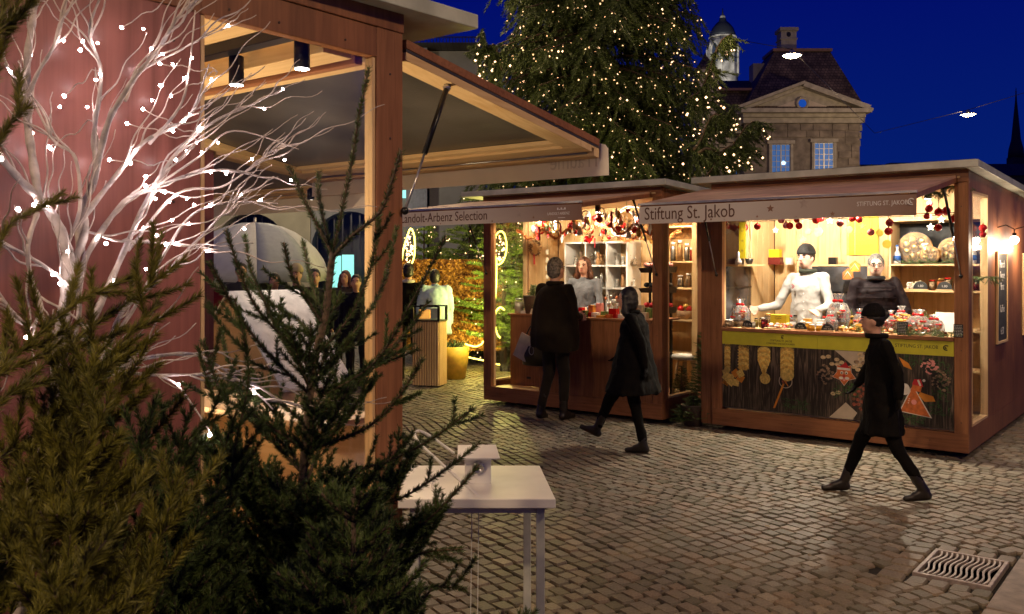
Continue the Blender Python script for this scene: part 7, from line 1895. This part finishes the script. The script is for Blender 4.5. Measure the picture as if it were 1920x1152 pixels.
GLOBE = emis('globe_lamp_glow', (1, .86, .68), 26)
for y, z, xo, lab in ((1.22, 1.845, .14, 'glowing globe lamp on the side wall above the narrow chalkboard'), (2.15, 1.86, .16, 'glowing globe lamp farther along the side wall'), ):
    t = T('globe_lamp', lab, 'globe lamp', FR_.w(2.30 + xo, y, z), AR, 'globe lamps on the stall side'); MB().mat(GLOBE).ell((0, 0, 0), .038, 16, 10).build('bulb', t)
    MB().mat(BLACKM).tube([(-xo, 0, .12), (-xo * .5, 0, .14), (0, 0, .10), (0, 0, .035)], .006, 6).cyl((0, 0, .03), .018, .035, 10).build('bracket', t)
    lamp('POINT', 'globe_light', (0, -.0, -.065), 14, (1, .74, .5), None, .02).parent = t
t = T('globe_lamp', 'glowing globe added inside the side window for a reflection in its pane', 'globe lamp', FR_.w(2.12, .42, 1.84), AR, 'globe lamps on the stall side'); MB().mat(GLOBE).ell((0, 0, 0), .032, 16, 10).build('bulb', t); MB().mat(BLACKM).tube([(0, 0, .03), (0, 0, .44)], .003, 5).build('cord', t)  # globe added in place of a lamp reflected in the glass
t = T('tongs', 'dark serving tongs hanging inside the lower side window', 'tongs', FR_.w(2.19, .66, .86), AR)
for s_ in (-1, 1): MB().mat(BLACKM).tube([(0, s_ * .01, .15), (0, s_ * .03, .05), (0, s_ * .035, -.10)], .006, 6).build('arm', t)
fg = jar(FR_, 2.12, .62, 1.0, .05, .16, C_BR, PAPER, 'gnome-like red and white jar seen through the side window', None, 'jar')
card(FR_, 2.0, .75, .62, .25, .30, PAPER, 'white paper bags stacked low behind the side window', 'paper bags', 'paper_bag', d=.1)
g2 = 'spotlights inside the food stall'
WARM = (1, .86, .66)
spot(FR_, (.45, .35, 2.20), 'small spotlight above the yellow scarf banner inside the food stall', 80, (.55, 1.3, 1.3), g2, WARM, .03, .09, .06, 140, .05)
spot(FR_, (1.15, .35, 2.20), 'small spotlight above the chef inside the food stall', 80, (1.1, 1.25, 1.2), g2, WARM, .03, .09, .06, 140, .05)
spot(FR_, (1.9, .35, 2.20), 'small spotlight near the corner post inside the food stall', 80, (1.85, 1.3, 1.4), g2, WARM, .03, .09, .06, 140, .05)
spot(FR_, (.65, .10, 2.22), 'small spotlight over the counter aimed out at the paving past the jars', 170, (.65, -.75, .0), g2, WARM, .025, .07, .03, 90, .03)  # this spot and the next aim outward to brighten a paving strip
spot(FR_, (1.7, .10, 2.22), 'small spotlight over the counter aimed out at the paving past the sweets', 170, (1.7, -.75, .0), g2, WARM, .025, .07, .03, 90, .03)

# ------------------------------------------------------------------ goods in the ornament stall
MZ = 1.0525
def mx_(px, y): return rx(px, y, FM)
def mz_(py, x, y): return rz_(py, x, y, FM)
g3 = 'spotlights inside the ornament stall'
spot(FM, (.55, .35, 2.20), 'small spotlight over the wreath in the ornament stall', 68, (.5, 1.3, 1.3), g3, (1, .80, .54), .03, .09, .06, 140, .05)
spot(FM, (1.35, .35, 2.20), 'small spotlight over the saleswoman in the ornament stall', 75, (1.2, 1.2, 1.3), g3, (1, .82, .58), .03, .09, .06, 140, .05)
spot(FM, (2.05, .6, 2.20), 'bright spotlight near the corner post of the ornament stall', 60, (1.9, 1.3, 1.3), g3, (1, .78, .50), .035, .09, .06, 140, .05)
spot(FM, (.35, .12, 2.24), 'small spotlight close to the outer post of the ornament stall', 8, (.4, .3, .2), g3, (1, .68, .36), .025, .07, .03, 130, .03)
spot(FM, (2.12, .92, 2.20), 'added spotlight brightening the jars of the ornament stall', 34, (1.95, 1.4, 1.0), g3, (1, .76, .46), .03, .09, .06, 140, .05)  # extra spot added to brighten the shelves by the side window
# dense hanging ornaments under the roof
STRAW = M_('straw', (.50, .33, .13), .7, 0, .3, 30); SILV = M_('silver_ornament', (.7, .68, .62), .25, .7)
og_ = 'little ornaments hanging under the roof of the ornament stall'
kinds = ['red heart', 'straw star', 'silver bell', 'red bauble', 'twig ring', 'golden cone', 'white feather', 'red ribbon']
rg = random.Random(33); used = {}
cols_ = ['beside the gas strut', 'above the white shelf', 'over the dark poncho', 'near the wreath', 'under the flap edge', 'beside the bright spotlight', 'in front of the woven wall', 'close to the corner post', 'at the back of the roof', 'over the glass ornaments']
def ornament(kind, loc, r, lab):
    t = T('ornament', lab, 'ornament', loc, AR, og_)
    if kind == 'red heart':
        pts = [(r * .062 * 16 * sin(q) ** 3, r * .062 * (13 * cos(q) - 5 * cos(2*q) - 2 * cos(3*q) - cos(4*q))) for q in [2 * pi * i / 22 for i in range(22)]]; MB().mat(RED).prism(pts, -.008, .008).build('heart', t)
    elif kind == 'straw star': star(MB().mat(STRAW), (0, 0), r * 1.2, -.004, .004, 0, 8, .3).build('star', t)
    elif kind == 'silver bell': MB().mat(SILV).lathe([(r * .9, -r), (r * .75, -r * .6), (r * .55, r * .3), (r * .2, r * .8), (.002, r * .9)], 14).build('bell', t)
    elif kind == 'red bauble': MB().mat(GL_R[rg.choice((0, 1))]).ell((0, 0, 0), r, 14, 10).build('ball', t)
    elif kind == 'twig ring': MB().mat(WICKER).tube([(r * 1.4 * cos(q), .0, r * 1.4 * sin(q)) for q in [2 * pi * i / 20 for i in range(21)]], r * .22, 6).build('ring', t)
    elif kind == 'golden cone': MB().mat(GOLDM).lathe([(.002, -r * 1.4), (r * .6, -r * .8), (r * .8, 0), (r * .5, r * .8), (.004, r)], 12).build('cone', t)
    elif kind == 'white feather': MB().mat(PAPER).prism([(0, -r * 2), (r * .5, -r * .4), (r * .35, r), (0, r * 1.4), (-r * .35, r), (-r * .5, -r * .4)][::-1], -.003, .003).build('feather', t)
    else: MB().mat(REDM).box(-r * .35, r * .35, -.003, .003, -r * 3, r).build('ribbon', t)
    MB().mat(BLACKM if rg.random() < .5 else PAPER).tube([(0, 0, r * .8), (0, 0, max(.04, 2.22 - loc.z))], .001, 4).build('thread', t)
n_ = 0
for i in range(190):
    kind = kinds[i % 8]
    if i < 165: px = rg.uniform(1072, 1240); py = rg.uniform(372, 452) if px > 1090 else rg.uniform(405, 440)
    else: px = rg.uniform(1000, 1075); py = rg.uniform(415, 445)
    y = rg.uniform(.15, 1.0); x = mx_(px, y); z = mz_(py, x, y)
    if z > 2.2 or not (.1 < x < 2.25): continue
    size = rg.choice(('small', 'mid-sized')); r = .028 if size == 'small' else .040
    where = cols_[int((px - 1000) / 24) % 10]; tier = ('high up', 'halfway down', 'hanging low')[min(2, int((py - 372) / 27))]; dep = 'at the front' if y < .4 else ('in the middle row' if y < .7 else 'in the rear row')
    lb_ = '%s %s %s %s, %s' % (size, kind, where, tier, dep)
    if lb_ in used: continue
    used[lb_] = 1; ornament(kind, FM.w(x, y, z), r, lb_)
# woven brown wall behind them
B(M_('woven_straw_panel', (.34, .17, .05), .8, 0, .45, 22, .8), .95, 2.2, BK - .012, BK - .002, 1.92, 2.26).build('woven_panel', stallM)
# ring of wire light
t = T('wire_wreath', 'large glowing wire ring light hanging by the corner post', 'light ring', FM.w(mx_(1175, .5), .5, mz_(415, mx_(1175, .5), .5)), AR)
for rr5, a5 in ((.17, .3), (.19, 1.0), (.12, -.4)): MB().mat(emis('warm_wire_light', (1, .8, .6), 3.5, False)).tube([(rr5 * cos(q) * .9, rr5 * sin(q) * sin(a5), rr5 * sin(q) * cos(a5 * .5)) for q in [2 * pi * i / 28 for i in range(29)]], .003, 5).build('light_hoop', t)
MB().mat(BLACKM).tube([(0, 0, .17), (0, 0, .3)], .002, 4).build('cord', t)
# wreath and heart garland at the left
def wreath(px, py, y, R_, m, lab, n=90):
    x = mx_(px, y); t = T('wreath', lab, 'wreath', FM.w(x, y, mz_(py, x, y)), AR); rg2 = random.Random(px); mb = MB().mat(m)
    for k in range(n):
        q = rg2.uniform(0, 6.28); a = Vector((R_ * cos(q), rg2.uniform(-.02, .02), R_ * 1.15 * sin(q))); d = Vector((rg2.uniform(-1, 1), rg2.uniform(-1, .3), rg2.uniform(-1, 1))).normalized() * R_ * .38; mb.capsule(a, a + d, .006, .002, 5)
    mb.build('foliage_ring', t); MB().mat(REDM).box(-.008, .008, -.03, -.024, -R_ * 2.6, -R_).build('ribbon', t); MB().mat(PAPER).tube([(0, 0, R_), (0, 0, R_ + .25)], .0015, 4).build('thread', t)
wreath(1004, 466, .75, .075, M_('dry_brown_leaves', (.22, .10, .035), .7, 0, .4, 30), 'brown leaf wreath with a red ribbon hanging on the pine lining')
wreath(1030, 430, .6, .04, LEAFG, 'little green wreath hanging above the poncho')
t = T('heart_garland', 'string of small pale cards hanging beside the brown wreath', 'garland', FM.w(mx_(1026, .9), .9, 1.75), AR)
for k in range(5): B(CREAM, -.02, .02, -.003, .003, -.40 + k * .10, -.34 + k * .10).build('pendant', t)
MB().mat(BLACKM).tube([(0, 0, -.42), (0, 0, .3)], .0015, 4).build('thread', t)
t = T('crystal_ornament', 'big clear faceted ornament hanging near the window edge', 'ornament', FM.w(mx_(1000, .5), .5, mz_(430, mx_(1000, .5), .5)), AR); MB().mat(SILV).ell((0, 0, 0), (.035, .035, .05), 8, 5).build('crystal', t); MB().mat(PAPER).tube([(0, 0, .05), (0, 0, .2)], .001, 4).build('thread', t)
# goods on the counter and on the shelves
small_fir('table_fir', 'little frosted fir on the counter below the brown wreath', FM.w(mx_(1000, .35), .35, MZ), .34, .10, 71, SPRIG, True, 'plant', nl=.016, nw=.004)
lt = jar(FM, mx_(974, .35), .35, MZ, .06, .17, CREAM, STEEL, 'glass lantern jar with grey lid at the open end of the counter', None, 'lantern_jar', 'lantern')
for px, y, h, w, m, lab in ((985, .30, .03, .14, PAPER, 'stack of white cards beside the lantern jar'), (1000, .26, .06, .10, CREAM, 'cream box with silver paper near the poncho'), (1018, .45, .20, .09, WHITE, 'white wooden frame box behind the poncho shoulder'), (1100, .12, .05, .10, RED, 'red box at the counter edge right of the poncho'), (1148, .10, .10, .09, RED, 'red mug-like box with white pattern'), (1132, .2, .06, .08, LEAFL, 'green bowl-like box between red boxes'), (1168, .14, .04, .14, PAPER, 'folded silver white cloth near the walking person'), (1125, .06, .025, .10, GOLDC, 'flat golden tin at the counter edge')):
    card(FM, mx_(px, y), y, MZ, w, h, m, lab, 'box', 'small_box', d=.07, grp='small boxes on the ornament stall counter')
rg = random.Random(9)
for i, (px, h) in enumerate(((1136, .24), (1146, .27), (1157, .25), (1166, .21), (1151, .19), (1142, .16), (1162, .15))):
    y = .30 + .05 * (i % 3); t = T('glass_candlestick', ['slim glass candlestick at the end of the cluster before the saleswoman', 'tallest glass candlestick before the grey cardigan', 'glass candlestick under the face of the saleswoman', 'glass candlestick near the grey sleeve', 'brown tinted glass cup in the cluster middle', 'low glass cup with red dots', 'lowest glass cup beside the sleeve'][i], 'candlestick', FM.w(mx_(px, y), y, MZ), AR, 'glass candlesticks on the ornament stall counter')
    MB().mat(CLEAR if i < 4 else SILV).lathe([(.03, 0), (.008, .02), (.006, h * .6), (.022, h * .7), (.026, h), (.022, h)], 12).build('stem', t); MB().mat(SILV if i % 2 else C_BR).ell((0, 0, h * .82), .018, 10, 6).build('candle', t)
gi = [(1096, 1.62, 'silver_figure', 'silver bell-shaped glass in the first top cube'), (1110, 1.62, '', 'second silver glass in the first top cube'), (1122, 1.62, '', 'tall silver glass in the second top cube'), (1140, 1.62, '', 'brown bottle-like glass in the second top cube'), (1180, 1.62, '', 'framed silver glass in the last top cube'), (1190, 1.62, '', 'short silver glass in the last top cube'), (1100, 1.35, '', 'dark low dish in the first middle cube'), (1128, 1.35, '', 'white glass handle bowl in the second middle cube'), (1189, 1.35, '', 'silver bowl behind the saleswoman shoulder'), (1098, .99, '', 'silver cup in the first lower cube')]
for i, (px, z, _n, lab) in enumerate(gi):
    y = 1.18; x = mx_(px, y); h = .07 + .10 * ((i * 37) % 5) / 5; t = T('glass_ornament', lab, 'glassware', FM.w(x, y, z + .0005), AR, 'glassware on the white cube shelf')
    MB().mat([SILV, CLEAR, WD, SILV][i % 4]).lathe([(.03, 0), (.034, h * .3), (.014, h * .6), (.022, h * .85), (.018, h)], 12).build('vase', t); MB().mat(SILV).cyl((0, 0, h), .008, .02, 8).build('top_knob', t)
# black tiered rack
rk = T('tiered_rack', 'black tiered rack of scarves between the corner post and the saleswoman', 'rack', FM.w(mx_(1243, .75), .75, .19), AR)
for x_ in (-.16, .10): B(BLACKM, x_ - .012, x_ + .012, -.012, .012, 0, 1.46).build('post', rk)
for k, z in enumerate((.9, 1.12, 1.34)):
    MB().mat(BLACKM).hexa([(-.22, -.10, z), (.12, -.10, z), (.12, .08, z), (-.22, .08, z), (-.24, -.12, z + .05), (.13, -.12, z + .07), (.13, .09, z + .07), (-.24, .09, z + .05)]).build('tray', rk)
    it = MB().mat([REDM, C_BLK, PINK][k % 3])
    for j in range(5): it.ell((-.18 + j * .07, -.03, z + .085), (.035, .05, .03), 8, 6)
    it.build('scarf_roll', rk)
# items on the pale shelves seen past the corner post
for i, (px, z, m, r, h, lab) in enumerate(((1262, 1.66, SILV, .03, .22, 'string of silver beads in a tall jar, upper shelf'), (1275, 1.66, WD, .03, .24, 'tall brown beaded jar on the upper shelf'), (1288, 1.66, SILV, .03, .20, 'pale beaded jar on the upper shelf'), (1298, 1.66, RED, .028, .15, 'red candle jar at the end of the upper shelf'), (1276, 1.36, SILV, .035, .14, 'clear silver topped jar on the second shelf'), (1291, 1.36, NUTS, .035, .16, 'golden jar with white lid on the second shelf'), (1302, 1.0, RED, .02, .20, 'red and white striped jar beside the bauble basket'))):
    jar(FM, mx_(px, 1.2), 1.2, z + .0005, r, h, m, PAPER, lab, 'jars on the pale shelf unit')
bk = T('basket', 'wicker basket full of red baubles on the pale shelf', 'basket', FM.w(mx_(1284, 1.2), 1.2, 1.0005), AR); MB().mat(WICKER).lathe([(.07, 0), (.095, .10), (.088, .10), (.065, .01)], 18, sx=1.2).build('basket_body', bk)
for i, (a, b, c, lab) in enumerate(((-.05, .0, .12, 'red bauble resting at the near end of the wicker basket'), (.02, .0, .145, 'golden bauble on top of the wicker basket'), (.055, .0, .115, 'dark red bauble at the far end of the wicker basket'))):
    t = T('bauble', lab, 'bauble', bk.location + Matrix.Rotation(AR, 3, 'Z') @ Vector((a, b, c)), AR, 'baubles in the wicker basket'); MB().mat([RED, GOLDM, GL_R[1]][i]).ell((0, 0, 0), .038, 16, 10).build('ball', t); MB().mat(GOLDM).cyl((0, 0, .036), .007, .01, 8).build('cap', t)
st_ = T('stool', 'small wooden stool with a pale cushion seen through the side window', 'stool', FM.w(mx_(1284, .80), .80, .19), AR)
MB().mat(PAPER).lathe([(.13, .40), (.145, .42), (.14, .45), (.05, .465)], 20).build('seat', st_)
for q in range(4): a = q * pi / 2 + .6; MB().mat(PINE_Z).tube([(.07 * cos(a), .07 * sin(a), .40), (.13 * cos(a), .13 * sin(a), 0)], .014, 8).build('leg', st_)
wb = T('white_box', 'small white box standing on the threshold below the rope light', 'box', FM.w(.15, .45, .19), AR); B(PAPER, -.06, .06, -.05, .05, 0, .20).build('carton', wb); B(PAPER, -.062, .062, -.052, .052, .2005, .212).build('lid', wb)
# draught cord of small lights along the middle stall roof

TINS = needle_mat('gold_red_tinsel', (.55, .05, .03), (.95, .60, .20))
for i, (xa, xb, y, z, lab) in enumerate(((.25, 1.0, .30, 2.02, 'drooping tinsel garland over the dark poncho'), (.95, 1.6, .45, 2.08, 'tinsel garland drooping above the white cube shelf'), (1.5, 2.2, .30, 2.05, 'thick tinsel garland under the roof by the corner post'), (1.2, 2.1, .85, 1.99, 'tinsel garland farthest back above the saleswoman'))):
    t = T('tinsel_garland', lab, 'garland', FM.w(xa, y, z), AR, 'tinsel garlands in the ornament stall'); rg = np.random.default_rng(i)
    tt_ = np.linspace(0, 1, 160); P = np.c_[tt_ * (xb - xa), .01 * np.sin(tt_ * 20), -.10 * np.sin(tt_ * pi * 2.0) ** 2]; Tq = np.repeat(np.array([[1., 0, 0]]), 160, 0)
    v = needles_np(P, Tq, .035, .005, 1.2, rg, 14); put(fast_mesh('tinsel', v, np.arange(len(v)).reshape(-1, 3), TINS), 'tinsel', t)
    MB().mat(GOLDM).tube([tuple(p) for p in P[::8]], .003, 5).build('wire', t)
    MB().mat(BLACKM).tube([(0, 0, 0), (0, 0, 2.24 - z)], .0012, 4).tube([(xb - xa, 0, 0), (xb - xa, 0, 2.24 - z)], .0012, 4).build('thread', t)
more = [(1088, .30, .09, .05, RED, 'red striped tin behind the customer sleeve'), (1094, .08, .07, .06, LEAFL, 'green box at the edge next to the poncho'), (1107, .25, .12, .06, GOLDC, 'tall golden box behind the red one'), (1114, .12, .05, .07, PAPER, 'white saucer box next to the golden tin'), (1122, .38, .14, .07, PINK, 'tall pink box far back on the counter'), (1140, .05, .04, .06, C_BR, 'brown gingerbread box at the very edge'), (1176, .32, .16, .07, PAPER, 'tall white box beside the grey sleeve'), (1184, .14, .09, .07, GOLDC, 'golden box touching the walking person outline'), (1190, .36, .12, .06, RED, 'red box before the tiered rack'), (1199, .2, .14, .06, SILV, 'silver box before the tiered rack'), (1206, .1, .07, .07, CREAM, 'cream box under the tiered rack'), (1215, .3, .10, .06, LEAFL, 'green box beside the corner post')]
for px, y, h, w, m, lab in more: card(FM, mx_(px, y), y, MZ, w, h, m, lab, 'box', 'small_box', d=.06, grp='small boxes on the ornament stall counter')
mr = [(1440, .36, .13, NUTS, 'tall nut jar standing behind the dark row'), (1449, .38, .10, CREAM, 'cream jar behind the yellow box'), (1480, .32, .12, JAM, 'dark jam jar in front of the reaching arm'), (1548, .34, .12, PAPER, 'white sweets jar in front of the chef jacket'), (1598, .40, .13, HON, 'amber jar between the two sellers'), (1606, .22, .10, NUTS, 'nut jar next to the tall gift basket'), (1702, .42, .15, HON, 'amber jar in front of the quilted sleeve'), (1735, .44, .16, NUTS, 'tall nut jar among the fir sprigs'), (1768, .36, .14, JAM, 'dark jar behind the white sheet'), (1799, .30, .15, PAPER, 'white jar beside the corner post')]
for px, y, h, m, lab in mr: jar(FR_, rx(px, y), y, CZ, .034, h, m, GOLDM if h > .12 else RED, lab, 'jars on the food stall counter')
for i, (px, py, y, lab) in enumerate(((1408, 445, .9, 'whisk hanging on pine boards left of the chef'), (1421, 462, 1.1, 'wooden spoon hanging beside the whisk'), (1500, 395 + 80, 1.2, 'wooden rolling pin hanging by the beanie'))):
    x = rx(px, y); t = T('kitchen_tool', lab, 'kitchen tool', FR_.w(x, y, rz_(py, x, y)), AR); MB().mat(WD if i else SILV).capsule((0, 0, -.08), (0, 0, .05), .012, .007).ell((0, 0, -.09), (.022, .01, .03), 10, 8).build('tool_body', t); MB().mat(PAPER).tube([(0, 0, .05), (0, 0, .2)], .001, 4).build('loop', t)

kl = ['silver goblet', 'smoky glass vase', 'clear glass bottle', 'brown glass cup', 'white porcelain cup']
cubes = [(1.62, 'top'), (1.35, 'middle'), (.99, 'lower')]
for r_, (z, nm) in enumerate(cubes):
    for c in range(3):
        for k in range(3):
            x = .68 + (c - 1) * .30 + .07 + k * .075 - .0; x = .38 + c * .30 + .065 + k * .08
            h = (.10, .17, .13)[(k + c + r_) % 3]; kd = kl[(r_ * 3 + c * 2 + k) % 5]
            t = T('glass_ornament', '%s in the %s %s cube of the white shelf, %s' % (kd, ('first', 'second', 'third')[c], nm, ('nearest the open end', 'in the middle', 'nearest the corner post')[k]), 'glassware', FM.w(x, 1.26, z + .0005), AR, 'glassware on the white cube shelf')
            MB().mat({'si': SILV, 'sm': C_CONE, 'cl': SILV, 'br': WD, 'wh': PAPER}[kd[:2]]).lathe([(.024, 0), (.03, h * .25), (.012, h * .55), (.024, h * .8), (.018, h)], 12).build('vase', t)

# scattered bits on the paving
LFM = M_('fallen_leaf', (.22, .15, .07), .8, 0, .5, 40)
rg = np.random.default_rng(77); vs = []; fs = []
for k in range(70):
    Y = rg.uniform(4.4, 12); x = rg.uniform(-.05, .52) * Y; s_ = rg.uniform(.010, .028); a = rg.uniform(0, 6.28); z = .006 + rg.uniform(0, .006)
    for j in range(6): q = a + j * pi / 3; r_ = s_ * (1.3 if j in (0, 3) else .6); vs.append((x + r_ * cos(q), Y + r_ * sin(q), z + rg.uniform(0, .006)))
    b = 6 * k; fs += [(b, b + 1, b + 2, b + 3), (b, b + 3, b + 4, b + 5)]
o = put(fast_mesh('fallen_leaves', np.array(vs), np.array(fs), LFM), 'fallen_leaves'); tag(o, 'small dry leaves and bits scattered over the cobblestones', 'leaves', kind='stuff')
